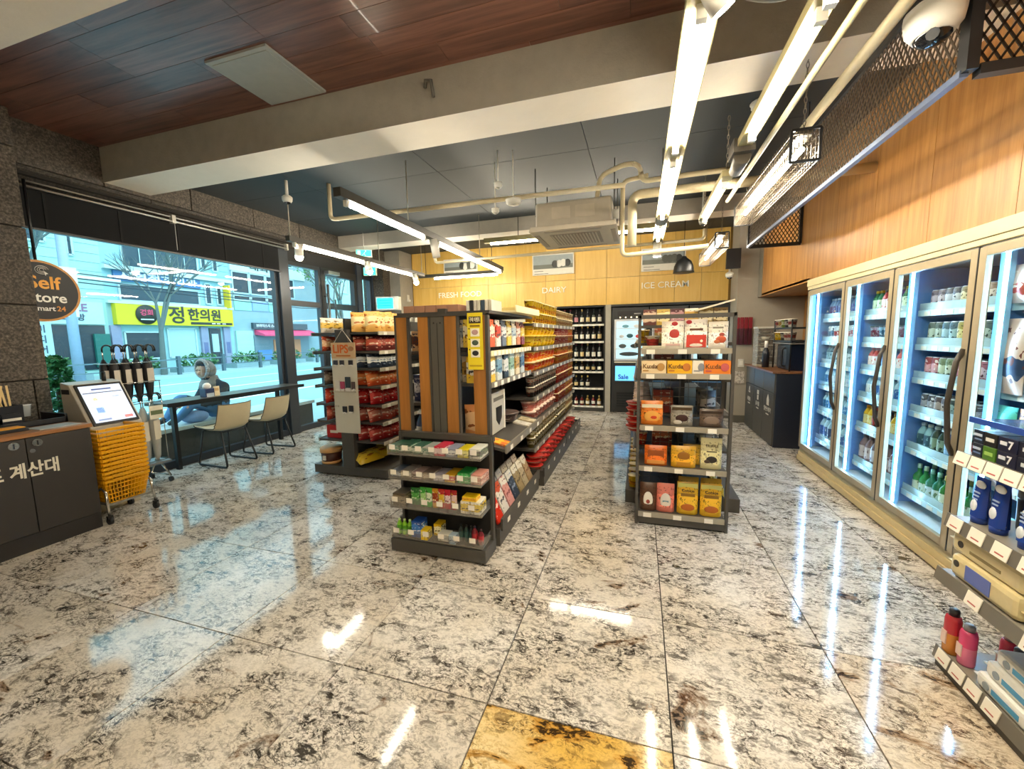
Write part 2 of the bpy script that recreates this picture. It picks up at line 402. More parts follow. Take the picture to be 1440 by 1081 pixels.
lint = struct(MB().box(-5.50, -5.16, 2.15, 7.6, 2.98, 3.60).build('wall_left_upper', M('#26221e', 0.9)), 'brown granite lintel above the shop window')
ys = [2.15, 2.88, 3.72, 4.55, 5.35, 6.2, 6.9, 7.6]
for a, b in zip(ys, ys[1:]):
    ob('stone_block', MB().box(-5.50, -5.12, a+0.004, b-0.004, 3.055, 3.59).mesh('stone_block', m_stone, 0.006), lint)
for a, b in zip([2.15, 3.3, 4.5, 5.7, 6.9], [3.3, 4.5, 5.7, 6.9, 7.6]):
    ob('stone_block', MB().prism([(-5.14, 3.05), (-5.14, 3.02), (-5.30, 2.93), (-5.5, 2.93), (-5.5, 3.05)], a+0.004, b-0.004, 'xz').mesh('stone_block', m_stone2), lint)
MB().box(-5.50, -5.30, 2.15, 7.6, 2.72, 2.93).build('header_board', M('#1b1c1e', 0.6), lint)
# windows: frames are structure, panes are their parts
m_glass = GLASS()
def window(n, y0, y1, rails, label):
    mb = MB(); X0, X1 = -5.37, -5.29
    w = 0.05
    mb.box(X0, X1, y0, y0+w, 0, 2.74).box(X0, X1, y1-w, y1, 0, 2.74).box(X0, X1, y0+w, y1-w, 0, 0.09).box(X0, X1, y0+w, y1-w, 2.68, 2.74)
    for z in rails: mb.box(X0, X1, y0+w, y1-w, z-0.045, z+0.045)
    o = struct(mb.build('window_%d' % n, m_alu), label)
    zz = [0.09]+[v for z in rails for v in (z-0.045, z+0.045)]+[2.68]
    for a, b in zip(zz[::2], zz[1::2]): MB().box(-5.334, -5.326, y0+w, y1-w, a, b).build('pane', m_glass, o)
    return o
window(1, 2.13, 5.02, [], 'large street window behind the bar counter')
window(2, 5.20, 5.92, [0.88, 2.09], 'narrow fixed glass panel next to the glass door')
window(4, 7.0, 7.34, [], 'narrow side window past the glass door')
struct(MB().box(-5.42, -5.24, 5.02, 5.20, 0, 2.93).build('trim_4', m_alu, bevel=0.004), 'dark aluminium window post')
struct(MB().box(-5.42, -5.26, 6.86, 7.0, 0, 2.93).box(-5.42, -5.26, 7.34, 7.6, 0, 2.98).build('trim_5', M('#3b4654', 0.4)), 'dark door frame post')
do = struct(MB().box(-5.38, -5.28, 5.92, 6.02, 0, 2.74).box(-5.38, -5.28, 6.78, 6.86, 0, 2.74).box(-5.38, -5.28, 6.02, 6.78, 2.62, 2.74).box(-5.38, -5.28, 6.02, 6.78, 2.04, 2.14)
            .box(-5.38, -5.28, 6.02, 6.78, 0.02, 0.12).build('door_1', M('#22262b', 0.4)), 'glass shop door with dark frame')
MB().box(-5.334, -5.326, 6.02, 6.78, 0.12, 2.04).build('pane', m_glass, do); MB().box(-5.334, -5.326, 6.02, 6.78, 2.14, 2.62).build('pane', m_glass, do)
hd = MB()
hd.tube([(-5.20, 5.98, 0.55), (-5.20, 5.98, 2.45)], 0.022, 10)
for z in (0.75, 2.25): hd.cyl((-5.29, 5.98, z), (-5.20, 5.98, z), 0.012)
hd.build('door_handle', M('#c9c9c6', 0.2, 0.9), do)
hd = MB(); hd.tube([(-5.18, 6.12, 0.95), (-5.18, 6.12, 2.2)], 0.014, 8)
for z in (1.1, 2.05): hd.cyl((-5.29, 6.12, z), (-5.18, 6.12, z), 0.009)
hd.build('door_handle', M('#9fa2a3', 0.25, 0.9), do)
MB().box(-5.29, -5.18, 6.0, 6.28, 2.63, 2.69).build('door_closer', M('#8f9193', 0.4, 0.6), do)
# roller blind and its rail
bl = thing('roller_blind', 'dark roller blind half lowered over the large street window', 'blind', (-5.22, 2.17, 2.9))
MB().box(-0.03, 0.0, 0.0, 2.84, -0.36, -0.02).build('blind_fabric', M('#08090c', 0.9, scale=30), bl)
for k in range(5): MB().box(0.0, 0.006, 0.28+k*0.57, 0.30+k*0.57, -0.355, -0.03).build('fabric_seam', M('#040506', 0.8), bl)
MB().box(-0.035, 0.02, 0.0, 2.86, -0.375, -0.355).build('bottom_bar', M('#2b2d30', 0.4), bl)
rl = thing('curtain_rail', 'slim silver double rail above the roller blind', 'rail', (-5.17, 2.17, 2.9))
MB().tube([(0, 0.02, 0.03), (0, 2.95, 0.03)], 0.009, 6).build('upper_bar', M('#b8b8b4', 0.3, 0.8), rl)
MB().tube([(0.02, 0.02, -0.02), (0.02, 2.95, -0.02)], 0.012, 6).build('lower_bar', M('#c6c6c2', 0.3, 0.8), rl)
MB().box(-0.02, 0.03, 1.33, 1.37, -0.04, 0.05).box(-0.02, 0.03, 2.93, 2.96, -0.04, 0.05).each('bracket', M('#c8c4b8', 0.4), rl)
MB().tube([(0.03, 1.35, -0.04), (0.03, 1.35, -0.34)], 0.003, 5).build('pull_cord', M('#d8d6d0', 0.5), rl)

# ---- back wall
m_oak_y = WOOD('#d7a94c', '#e6c069', 'back_wall_oak', 2, 5, 0.42, 0.05, 0.0)
wb = struct(MB().box(-5.2, 1.50, 8.09, 8.25, 2.06, 3.30).build('wall_back', M('#8a6a30', 0.7)), 'yellow oak panelled soffit above the coolers')
x = -4.75; pz = ((2.06, 2.56), (2.56, 3.30)); seams = [-4.75, -4.2, -3.6, -3.0, -2.4, -1.79, -1.21, -0.62, -0.02, 0.58, 1.02, 1.46]
for a, b in zip(seams, seams[1:]):
    for z0, z1 in pz:
        ob('oak_panel', MB().box(a+0.003, b-0.003, 8.06, 8.09, z0+0.003, z1-0.003).mesh('oak_panel', m_oak_y), wb)
struct(MB().box(-5.4, 2.75, 8.66, 8.74, 0, 3.62).build('wall_rear', M('#6e6a62', 0.8)), 'rear wall behind the cabinets')
struct(MB().box(-5.40, -4.78, 7.6, 8.66, 0, 3.60).build('wall_back_left', M('#9a968c', 0.7)), 'grey corner pillar beside the entrance')
struct(MB().box(-5.50, -5.02, 7.36, 7.6, 0, 3.05).build('wall_left_jamb', m_stone), 'granite jamb next to the entrance')
wr = struct(MB().box(1.50, 2.75, 7.55, 8.66, 0, 3.62).build('wall_back_right', M('#a49c8e', 0.7, var=0.05)), 'grey wall behind the waste cabinet')
struct(MB().box(1.50, 2.75, 7.535, 7.55, 0, 0.12).build('baseboard_back', M('#5a574f', 0.6)))
struct(MB().box(-5.42, 2.75, -1.66, -1.60, 0, 3.62).build('wall_front', M('#c9c0b0', 0.8)), 'wall behind the viewer')
struct(MB().box(2.70, 2.78, -1.6, 8.66, 0, 3.62).build('wall_right', M('#b9b1a2', 0.8)), 'right wall behind the fridges')
# ---- oak boards over the fridges
m_oak = WOOD('#96622c', '#bf8c4e', 'fridge_wall_oak', 2, 6, 0.38, 0.05, 0.0)
ow = struct(MB().box(1.83, 2.70, 1.0, 7.55, 2.09, 3.60).build('wall_right_upper', M('#5c3a1c', 0.8)), 'oak boarded bulkhead above the drink fridges')
yb = [1.0, 1.45, 2.13, 2.81, 3.49, 4.17, 4.85, 5.53, 6.21, 6.88, 7.35]
for a, b in zip(yb, yb[1:]):
    ob('oak_board', MB().box(1.80, 1.83, a+0.002, b-0.002, 2.064, 3.42).mesh('oak_board', m_oak), ow)
MB().box(1.80, 2.70, 5.45, 7.55, 2.05, 2.09).build('soffit_board', m_oak, ow)
MB().box(1.795, 1.80, 7.35, 7.55, 2.05, 3.3).build('end_trim', M('#8c8578', 0.6), ow)
MB().box(2.45, 2.70, 5.45, 7.55, 0.98, 2.05).build('back_board', m_oak, ow)

# ---- expanded metal guard hanging in front of the bulkhead
MX, MY0, MY1, MZ0, MZ1 = 1.25, 2.27, 5.78, 2.53, 3.04
mt = thing('expanded_metal_guard', 'black framed diamond mesh guard hanging in front of the oak bulkhead', 'mesh guard', (MX, MY0, MZ0))
m_frame = M('#17181b', 0.4); LY, LX, LZ = MY1-MY0, 1.80-MX-0.01, MZ1-MZ0
for nm, a, b, w in (('frame_post', (0, 0, 0), (0, 0, LZ), 0.06), ('frame_post', (0, LY, 0), (0, LY, LZ), 0.04), ('frame_post', (LX, LY, 0), (LX, LY, LZ), 0.03), ('top_rail', (0, 0, LZ), (0, LY, LZ), 0.04), ('front_rail', (0.03, 0, 0), (LX, 0, 0), 0.045), ('front_rail', (0, 0, LZ), (LX, 0, LZ), 0.04), ('end_rail', (0, LY, 0), (LX, LY, 0), 0.03), ('end_rail', (0, LY, LZ), (LX, LY, LZ), 0.03)):
    MB().beam(a, b, w, 0.04).build(nm, m_frame, mt)
MB().beam((-0.01, 0, 0), (-0.01, LY, 0), 0.03, 0.028).build('bottom_angle', M('#5c6880', 0.35, 0.4), mt)
for y in (0.05, LY/2, LY-0.05): MB().cyl((0, y, LZ), (0, y, 3.42+0.2-MZ0-0.0), 0.008, n=6).build('hanging_rod', m_frame, mt)
def diamonds(parent, name, x1, y1, px, py, mapf, r, mat, up=(0, 0, 1)):
    mb = MB(); nx = int(x1/px)+1; ny = int(y1/py)+1
    ok = lambda p: -0.001 <= p[0] <= x1 and -0.001 <= p[1] <= y1
    for i in range(nx+1):
        for j in range(ny+1):
            cx, cy = i*px, j*py
            for (a, b) in (((cx, cy), (cx+px/2, cy+py/2)), ((cx+px/2, cy+py/2), (cx, cy+py)), ((cx, cy), (cx-px/2, cy+py/2)), ((cx-px/2, cy+py/2), (cx, cy+py))):
                if ok(a) and ok(b): mb.beam(mapf(*a), mapf(*b), r*1.7, r, 0, up)
    o = mb.build(name, mat, parent); o['kind'] = 'stuff'; return o
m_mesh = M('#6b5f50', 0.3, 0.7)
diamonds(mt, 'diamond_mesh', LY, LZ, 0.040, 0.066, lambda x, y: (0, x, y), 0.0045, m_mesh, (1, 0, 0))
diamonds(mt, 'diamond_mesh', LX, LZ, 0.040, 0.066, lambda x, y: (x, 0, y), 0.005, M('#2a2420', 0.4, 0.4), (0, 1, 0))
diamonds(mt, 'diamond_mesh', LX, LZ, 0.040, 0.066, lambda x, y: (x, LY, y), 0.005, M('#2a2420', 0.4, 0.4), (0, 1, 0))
# ================================================================== CEILING FIXTURES
WARM = '#fff3dc'; TUBE = 46.0
m_tube = EM(WARM, TUBE); m_spot = EM('#fff6e0', 60.0)
m_pipe = M('#cdbf9c', 0.45, var=0.06); m_white = M('#d9d6cc', 0.45); m_housing = M('#3a372f', 0.45); m_cream2 = M('#8a8058', 0.5)
m_chain = M('#8a8274', 0.35, 0.8)
def tubes(t, segs, z=0.0, r=0.015):
    for a, b in segs:
        MB().cyl((0, a, z), (0, b, z), r, n=8).build('light_tube', m_tube, t)
        MB().box(-0.018, 0.018, a-0.03, a, z-0.02, z+0.03).box(-0.018, 0.018, b, b+0.03, z-0.02, z+0.03).each('tube_socket', m_white, t)
def rod(t, y, z0, z1, x=0.0, r=0.006):
    MB().cyl((x, y, z0), (x, y, z1), r, n=6).build('hanging_rod', M('#a9a292', 0.4, 0.5), t)
def spot(t, p, d, name='spot_head', lit=True, r=0.035, ln=0.13):
    p, d = Vector(p), Vector(d).normalized()
    s = MB().cyl(p, p+d*ln, r, n=12).build(name, m_white, t)
    if lit: MB().cyl(p+d*ln, p+d*(ln+0.006), r*0.86, n=12).build('lamp_face', m_spot, s)
    return s
# left-middle line
t = thing('linear_light', 'dark hanging double tube light over the ramen shelf', 'light', (-2.32, 0, 2.6))
MB().box(-0.035, 0.035, 2.84, 6.92, 0.03, 0.10).build('housing', m_housing, t)
tubes(t, ((2.96, 4.2), (4.56, 6.83))); rod(t, 3.9, 0.10, ZC-2.6); rod(t, 5.9, 0.10, ZC-2.6)
sp_ = spot(t, (0.03, 4.38, 0.02), (0.12, 0.1, -1), lit=False, r=0.045, ln=0.2)
# left track
t = thing('track_light', 'dark hanging track light with spots along the street window', 'light', (-3.87, 0, 2.6))
MB().box(-0.03, 0.03, 3.86, 6.95, 0.03, 0.09).build('housing', m_housing, t)
tubes(t, ((3.97, 5.20), (5.36, 6.52))); rod(t, 3.9, 0.09, ZC-2.6); rod(t, 5.6, 0.09, ZC-2.6); rod(t, 6.9, 0.09, ZC-2.6)
for y, d in ((4.02, (-0.15, 0.1, -1)), (5.28, (0.2, 0.2, -1)), (6.62, (0.2, 0.1, -1))):
    s_ = spot(t, (0, y, 0.03), d, r=0.048, ln=0.14, lit=False); q = Vector((0, y, 0.03))+Vector(d).normalized()*0.15; MB().ell(q, 0.045, 0.045, 0.045, 12, 8).build('bulb', m_spot, s_)
# centre white line
t = thing('linear_light', 'white hanging tube light running overhead toward the camera', 'light', (0.185, 0, 2.6))
MB().box(-0.045, 0.045, -1.4, 5.6, 0.028, 0.075).prism([(-0.045, 0.028), (-0.06, 0.008), (-0.055, 0.008), (-0.04, 0.028)], -1.4, 5.6).prism([(0.045, 0.028), (0.06, 0.008), (0.055, 0.008), (0.04, 0.028)], -1.4, 5.6).build('housing', m_cream2, t)
tubes(t, ((-1.2, -0.1), (0.1, 0.6), (0.7, 1.50), (1.71, 2.80), (3.03, 4.31), (4.66, 5.3))); rod(t, 2.2, 0.07, ZW-2.6); rod(t, 4.5, 0.07, ZC-2.6)  # rearmost tubes are unseen, added to brighten the long beam and near ceiling
spot(t, (0.0, 1.57, 0.02), (0.35, 0.2, -0.5), ln=0.10, r=0.04); spot(t, (0, 5.5, 0.02), (0.0, 0.1, -1), r=0.05, ln=0.17)
MB().box(-0.045, 0.045, 4.36, 4.62, 0.0, 0.03).build('joint_box', M('#6a6458', 0.5), t)
# right chain-hung line
def chain(t, x, y, z0, z1, nm='chain'):
    mb = MB(); z = z0; k = 0
    while z < z1-0.02:
        a = 0.008
        pts = [(math.cos(q)*a, math.sin(q)*0.02) for q in [2*PI*i/6 for i in range(7)]]
        mb.tube([((x+p[0], y, z+0.02+p[1]) if k % 2 else (x, y+p[0], z+0.02+p[1])) for p in pts], 0.0025, 4); z += 0.032; k += 1
    return mb.build(nm, m_chain, t)
t = thing('linear_light', 'chain-hung tube light between the white line and the mesh guard', 'light', (0.59, 0, 2.6))
MB().box(-0.04, 0.04, -1.4, 2.95, 0.028, 0.07).box(-0.04, 0.04, 3.45, 4.7, 0.028, 0.07).build('housing', m_cream2, t)
tubes(t, ((-1.2, -0.1), (0.1, 0.6), (0.7, 1.75), (1.86, 2.77), (3.6, 4.56)))  # tubes over and behind the camera are out of view, added for extra light
for y in (1.85, 3.50, 4.62): chain(t, 0.0, y, 0.07, 0.45 if y > 3.4 else 0.55)
MB().box(-0.06, 0.06, 2.95, 3.12, 0.0, 0.08).cyl((0, 3.0, -0.01), (0, 3.2, -0.03), 0.05, 0.04).build('joint_box', M('#4d473e', 0.4), t)
# caged lamps
def caged(x, y0, y1, z, label):
    t = thing('caged_lamp', label, 'light', (x, 0, z))
    MB().cyl((0, y0+0.05, 0), (0, y1-0.05, 0), 0.017, n=8).build('light_tube', m_tube, t)
    MB().box(-0.04, 0.04, y0, y1, 0.06, 0.085).build('housing', M('#3c382e', 0.5), t)
    mb = MB(); w, h = 0.075, 0.09
    for y in (y0-0.01, y1+0.01):
        for a, b in (((-w, -h), (w, -h)), ((w, -h), (w, h)), ((w, h), (-w, h)), ((-w, h), (-w, -h))): mb.beam((a[0], y, a[1]), (b[0], y, b[1]), 0.014, 0.014, 0, (0, 1, 0))
    mb.build('end_frame', m_frame, t)
    mb = MB(); k = 7
    for i in range(k+1):
        u = -w+2*w*i/k; mb.beam((u, y0, -h), (u, y1, -h), 0.003, 0.003)
        if i % 2 == 0: mb.beam((-w, y0, -h+2*h*i/k), (-w, y1, -h+2*h*i/k), 0.003, 0.003).beam((w, y0, -h+2*h*i/k), (w, y1, -h+2*h*i/k), 0.003, 0.003)
        mb.beam((u, y0-0.01, -h), (u, y0-0.01, h), 0.003, 0.003).beam((-w, y0-0.01, -h+2*h*i/k), (w, y0-0.01, -h+2*h*i/k), 0.003, 0.003)
    y = y0
    while y < y1: mb.beam((-w, y, -h), (w, y, -h), 0.003, 0.003).beam((-w, y, -h), (-w, y, h), 0.003, 0.003).beam((w, y, -h), (w, y, h), 0.003, 0.003); y += 0.045
    c = mb.build('wire_cage', m_mesh, t)
    chain(t, 0, y0+0.03, h, ZC-z+0.1); chain(t, 0, y1-0.1, h, ZC-z)
    return t
caged(0.92, 3.0, 4.5, 2.6, 'near wire caged tube light hung beside the oak wall')
caged(0.92, 5.6, 6.95, 2.6, 'far wire caged tube light hung near the ice cream sign')
# tube along the far beam, tube over the fresh food sign
t = thing('batten_light', 'tube batten fixed along the far ceiling beam behind the air conditioner', 'light', (0, 6.16, 2.93))
MB().box(-2.35, 0.35, 0.0, 0.07, 0.02, 0.09).build('housing', m_cream2, t)
for a, b in ((-2.24, -1.05), (-0.98, 0.22)): MB().cyl((a, 0.02, 0), (b, 0.02, 0), 0.016, n=8).build('light_tube', m_tube, t)
for x in (-1.8, -0.3): MB().cyl((x, 0.035, 0.09), (x, 0.035, 0.37), 0.006, n=6).build('hanging_rod', m_housing, t)
t = thing('batten_light', 'tube light shining on the fresh food sign', 'light', (0, 7.2, 2.62))
MB().box(-4.1, -2.4, -0.03, 0.03, 0.025, 0.08).build('housing', m_housing, t)
MB().cyl((-3.77, 0, 0), (-2.5, 0, 0), 0.017, n=8).build('light_tube', m_tube, t)
for x in (-3.95, -2.6): MB().cyl((x, 0, 0.08), (x, 0, ZC-2.62), 0.006, n=6).build('hanging_rod', m_housing, t)
# pendant
t = thing('pendant_lamp', 'black bell pendant lamp in front of the ice cream sign', 'light', (0.63, 7.0, 2.43))
MB().lathe([(0.155, 0), (0.15, 0.02), (0.14, 0.10), (0.11, 0.17), (0.05, 0.22), (0.03, 0.25), (0.0, 0.25)], 20).build('shade', m_black, t)
MB().ell((0, 0, 0.06), 0.05, 0.05, 0.06).build('bulb', EM('#ffe2a0', 40), t); MB().cyl((0, 0, 0.25), (0, 0, 0.87), 0.005, n=6).build('cord', m_black, t)
# air conditioner cassette
t = thing('air_conditioner', 'cream four-way cassette air conditioner hung under the dark ceiling', 'air conditioner', (-0.70, 4.86, 2.6))
m_ac = M('#c9bfae', 0.45); m_ac2 = M('#bdb4a4', 0.5)
MB().box(-0.40, 0.40, -0.40, 0.40, 0.05, 0.31).build('casing', m_ac2, t, bevel=0.02)
MB().prism([(-0.46, 0.0), (0.46, 0.0), (0.44, 0.05), (-0.44, 0.05)], -0.47, 0.47).build('face_panel', m_ac, t, bevel=0.006)
for x0, x1, y0, y1 in ((-0.30, 0.30, -0.44, -0.385), (-0.30, 0.30, 0.385, 0.44), (-0.44, -0.385, -0.30, 0.30), (0.385, 0.44, -0.30, 0.30)):
    MB().box(x0, x1, y0, y1, -0.006, 0.0).build('air_vane', M('#a89e90', 0.5), t, bevel=0.003)
g = MB().box(-0.27, 0.27, -0.27, 0.27, -0.004, 0.0).build('return_grille', M('#9a9082', 0.5), t)
for k in range(15): MB().box(-0.255+k*0.034, -0.243+k*0.034, -0.25, 0.25, -0.010, -0.004).build('grille_slat', m_ac, g)
for x in (-0.22, 0.03): MB().box(x, x+0.2, -0.406, -0.40, 0.13, 0.25).build('access_plate', m_ac, t)
for x in (-0.42, 0.42):
    for y in (-0.3, 0.3): MB().cyl((x, y, 0.2), (x, y, ZC-2.6), 0.006, n=6).build('hanging_rod', m_housing, t)
MB().cyl((0.40, -0.1, 0.2), (0.46, -0.1, 0.2), 0.05, n=14).build('pipe_flange', m_white, t)
# pipes
def pipe(label, pts, r, mat=None, n=12):
    mb = MB().tube(pts, r, n)
    o = mb.build('ceiling_pipe', mat or m_pipe); tag(o, label, 'pipe')
    return o
def elbow(a, b, c, r=0.06, k=5):
    a, b, c = map(Vector, (a, b, c)); d1 = (a-b).normalized()*r; d2 = (c-b).normalized()*r
    out = []
    for i in range(k+1):
        t_ = i/k; out.append((b+d1)*(1-t_)**2+b*2*t_*(1-t_)+(b+d2)*t_**2)
    return out
def path(pts, r=0.07):
    pts = [Vector(p) for p in pts]; out = [pts[0]]
    for i in range(1, len(pts)-1): out += elbow(pts[i-1], pts[i], pts[i+1], r)
    return out+[pts[-1]]
pipe('thin cream sprinkler pipe crossing under the dark ceiling above the ramen shelf', path([(-3.5, 4.15, ZC), (-3.5, 4.15, 2.90), (-0.16, 4.25, 2.92)]), 0.024)
pipe('thick cream pipe ending with a cap at the oak wall', path([(-0.09, 4.22, 2.34), (-0.09, 4.22, 2.81), (1.80, 4.22, 2.81)], 0.09), 0.042)
pipe('cream vertical bypass pipe beside the air conditioner', path([(0.05, 4.45, 3.05), (-0.19, 4.45, 3.02), (-0.19, 4.45, 2.30), (0.62, 4.50, 2.34)], 0.06), 0.022)
pipe('low cream pipe spanning in front of the dairy sign', path([(-2.92, 5.62, 2.85), (-2.92, 5.62, 2.60), (0.72, 5.55, 2.62), (0.72, 5.55, 2.74)], 0.06), 0.020)
pipe('cream pipe hung beside the mesh guard', [(1.07, 0.6, 2.90), (1.07, 4.10, 2.90)], 0.030)
pipe('slim cream conduit beside the chain-hung light', [(0.74, 0.6, 2.66), (0.72, 4.2, 2.66)], 0.016, M('#8f8560', 0.5))
pipe('cream looped drain hose above the air conditioner', path([(-0.45, 4.5, 2.9), (-0.42, 4.5, 3.12), (-0.16, 4.4, 3.17), (-0.02, 4.4, 3.14), (-0.02, 4.42, 2.99), (0.5, 4.42, 3.0), (0.95, 4.42, 3.0)], 0.08), 0.024)
pipe('grey bent hose stub under the long ceiling beam', path([(0.30, 1.9, 3.05), (0.38, 2.2, 2.98), (0.60, 2.3, 2.98), (0.72, 2.2, 2.99)], 0.1), 0.022, M('#7d786c', 0.5))
# pipe clamp, sprinkler, detectors
def detector(label, p, r=0.05, down=True, name='smoke_detector', top=ZC):
    t = thing(name, label, 'detector', p)
    MB().lathe([(r*0.75, -0.045), (r, -0.03), (r, -0.01), (r*1.1, 0)], 16).build('housing', m_white, t)
    MB().lathe([(0.0, -0.055), (r*0.35, -0.055), (r*0.4, -0.045)], 12).build('sensor_cap', M('#b9b4a8', 0.5), t)
    if top-p[2] > 0.02: MB().cyl((0, 0, 0), (0, 0, top-p[2]), 0.007, n=8).build('stem', m_white, t)
    return t
detector('double-disc smoke detector on a stem in front of the air conditioner', (-1.22, 4.05, 2.84), 0.075)
detector('small white heat sensor hanging left of the smoke detector', (-1.48, 4.25, 2.84), 0.04)
detector('white round siren on the ceiling above the pipe, left of the smoke detector', (-1.36, 4.0, 3.0), 0.04)
detector('white flush sensor half hidden behind the mesh guard chain', (0.90, 3.9, ZC-0.005), 0.09)
def dome(label, p, r, aim, stem=None):
    t = thing('security_camera', label, 'camera', p)
    MB().lathe([(r, 0), (r*1.02, -r*0.3), (r*0.95, -r*0.75), (r*0.7, -r*1.1)], 20).build('housing', m_white, t)
    MB().lathe([(r, 0), (r*0.7, r*0.25), (r*0.5, r*0.35)], 20).build('mount_cap', m_white, t)
    e = MB().ell((0, 0, -r*0.95), r*0.68, r*0.68, r*0.55, 16, 8).build('lens_dome', M('#14161a', 0.08), t)
    d = Vector(aim).normalized(); MB().cyl(d*r*0.55+Vector((0, 0, -r*1.05)), d*r*0.68+Vector((0, 0, -r*1.12)), r*0.22, n=10).build('lens_ring', M('#777b80', 0.3, 0.7), e)
    if stem: MB().tube(path([(0, 0, r*0.3)]+stem, 0.04), 0.018, 8).build('bracket_arm', m_white, t)
    return t
dome('large white dome security camera hung at the corner post of the mesh guard', (1.13, 2.28, 2.80), 0.095, (-0.5, -1, -0.3), [(0.0, 0, 0.08), (0.12, 0.02, 0.08), (0.12, 0.02, 0.16)])
dome('small white dome camera on a rod at the left ceiling edge', (-3.87, 3.9, 3.12), 0.055, (0.3, -1, -0.4), [(0, 0, 0.18)])
dome('small white dome camera hanging beside the far caged light', (0.72, 5.7, 2.88), 0.05, (0, -1, -0.3), [(0, 0, 0.42)])
dome('small white dome camera mounted under the black bracket at the grey wall', (1.33, 7.3, 2.42), 0.06, (-0.3, -1, -0.3), [(0, 0, 0.15)])
tag(MB().box(1.26, 1.46, 7.2, 7.26, 2.48, 2.78).box(1.33, 1.39, 7.23, 7.55, 2.70, 2.76).build('wall_bracket', m_frame), 'black square bracket in front of the grey wall corner', 'bracket')
# exit signs
def exitsign(label, p, w, h, rz):
    t = thing('exit_sign', label, 'exit sign', p, rz)
    MB().box(-w/2, w/2, 0.0, 0.05, 0, h).build('casing', m_white, t)
    MB().box(-w/2+0.01, w/2-0.01, -0.004, 0.0, 0.01, h-0.01).build('lit_face', EM('#28c8a0', 1.6), t)
    mb = MB(); mb.ell((0.03, -0.006, h*0.78), 0.012, 0.003, 0.012).beam((0.02, -0.006, h*0.65), (0.0, -0.006, h*0.42), 0.012, 0.004, 0, (0, 1, 0)).beam((0.0, -0.006, h*0.42), (0.03, -0.006, h*0.15), 0.01, 0.004, 0, (0, 1, 0)).beam((0, -0.006, h*0.42), (-0.03, -0.006, h*0.2), 0.01, 0.004, 0, (0, 1, 0))
    mb.box(-w*0.4, -w*0.2, -0.006, -0.004, h*0.2, h*0.85).build('running_figure', M('#eafff6', 0.5), t)
    MB().cyl((0, 0.025, h), (0, 0.025, ZC-p[2]), 0.006, n=6).build('stem', m_white, t)
    return t
exitsign('green lit exit sign above the entrance track light', (-4.55, 6.15, 2.90), 0.26, 0.12, 0.5)
exitsign('smaller green exit sign just below the upper one at the entrance', (-4.78, 6.6, 2.66), 0.24, 0.15, 0.2)
lb = thing('light_box_sign', 'glowing cyan box sign at the entrance corner', 'sign', (-4.72, 7.0, 2.05), 0.15)
MB().box(-0.23, 0.23, 0, 0.16, 0, 0.26).build('casing', m_white, lb, bevel=0.01); MB().box(-0.20, 0.13, -0.004, 0.0, 0.03, 0.23).build('lit_face', EM('#23cfe6', 1.3), lb)
for z in (0.08, 0.13, 0.18): MB().box(-0.16, 0.09, -0.006, -0.004, z, z+0.014).build('text_line', M('#1794ad', 0.5), lb)
MB().box(-0.03, 0.03, 0.16, 0.62, 0.08, 0.18).build('wall_mount', m_frame, lb)
# ================================================================== THE STREET OUTSIDE
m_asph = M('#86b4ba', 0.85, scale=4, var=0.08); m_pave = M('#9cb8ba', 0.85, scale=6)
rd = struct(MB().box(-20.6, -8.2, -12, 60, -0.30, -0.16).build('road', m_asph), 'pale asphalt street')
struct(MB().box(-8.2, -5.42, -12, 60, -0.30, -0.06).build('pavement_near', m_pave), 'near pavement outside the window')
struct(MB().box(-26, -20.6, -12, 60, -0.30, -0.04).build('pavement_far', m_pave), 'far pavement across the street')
for x in (-11.2, -14.4, -17.6):
    tag(MB().box(x-0.07, x+0.07, -10, 58, -0.16, -0.154).build('lane_line', M('#e4ecec', 0.7)), {-11.2: 'nearest', -14.4: 'middle', -17.6: 'farthest'}[x]+' white painted lane line on the street', 'road marking')
XF = -25.0
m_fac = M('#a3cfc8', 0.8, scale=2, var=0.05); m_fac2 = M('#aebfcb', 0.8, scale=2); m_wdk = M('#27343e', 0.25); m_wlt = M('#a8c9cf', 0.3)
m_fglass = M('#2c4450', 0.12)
def building(name, label, y0, y1, z1, mat, depth=8):
    t = thing(name, label, 'building', (XF, y0, -0.04))
    MB().box(-depth, 0, 0, y1-y0, 0, z1).build('facade', mat, t); return t
def fwin(t, y0, y1, z0, z1, mat=None, out=0.02, frame=True):
    w = MB().box(0.0, out, y0, y1, z0, z1).build('window', mat or m_fglass, t)
    if frame: MB().box(out, out+0.05, y0-0.04, y0+0.04, z0, z1).box(out, out+0.05, y1-0.04, y1+0.04, z0, z1).box(out, out+0.05, y0, y1, z0-0.04, z0+0.04).box(out, out+0.05, y0, y1, z1-0.04, z1+0.04).build('window_frame', M('#b4cfd2', 0.5), w)
    return w
# building A: y 8..13.6 (tiled facade, left)
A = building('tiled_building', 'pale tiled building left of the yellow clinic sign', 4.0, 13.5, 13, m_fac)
for k in range(22): MB().box(0.0, 0.02, 0.0, 9.5, 3.7+k*0.42, 3.72+k*0.42).build('tile_joint', M('#9fb3b3', 0.8), A)
fwin(A, 6.9, 7.6, 6.0, 7.4); fwin(A, 8.3, 8.5, 5.6, 7.4)
MB().box(0.0, 0.14, 5.6, 9.3, 2.45, 3.5).build('shop_fascia', M('#b7d4da', 0.6), A)
text('HIECLE', 0.5, M('#8a6a8a', 0.6), A, (0.16, 7.9, 3.2), FACE_R, 'sign_text', 0.01)
text('노래방', 0.34, M('#34485a', 0.6), A, (0.16, 8.1, 2.75), FACE_R, 'sign_text', 0.008)
MB().box(0.0, 0.06, 5.2, 9.3, 0.3, 2.4).build('shopfront', m_wdk, A)
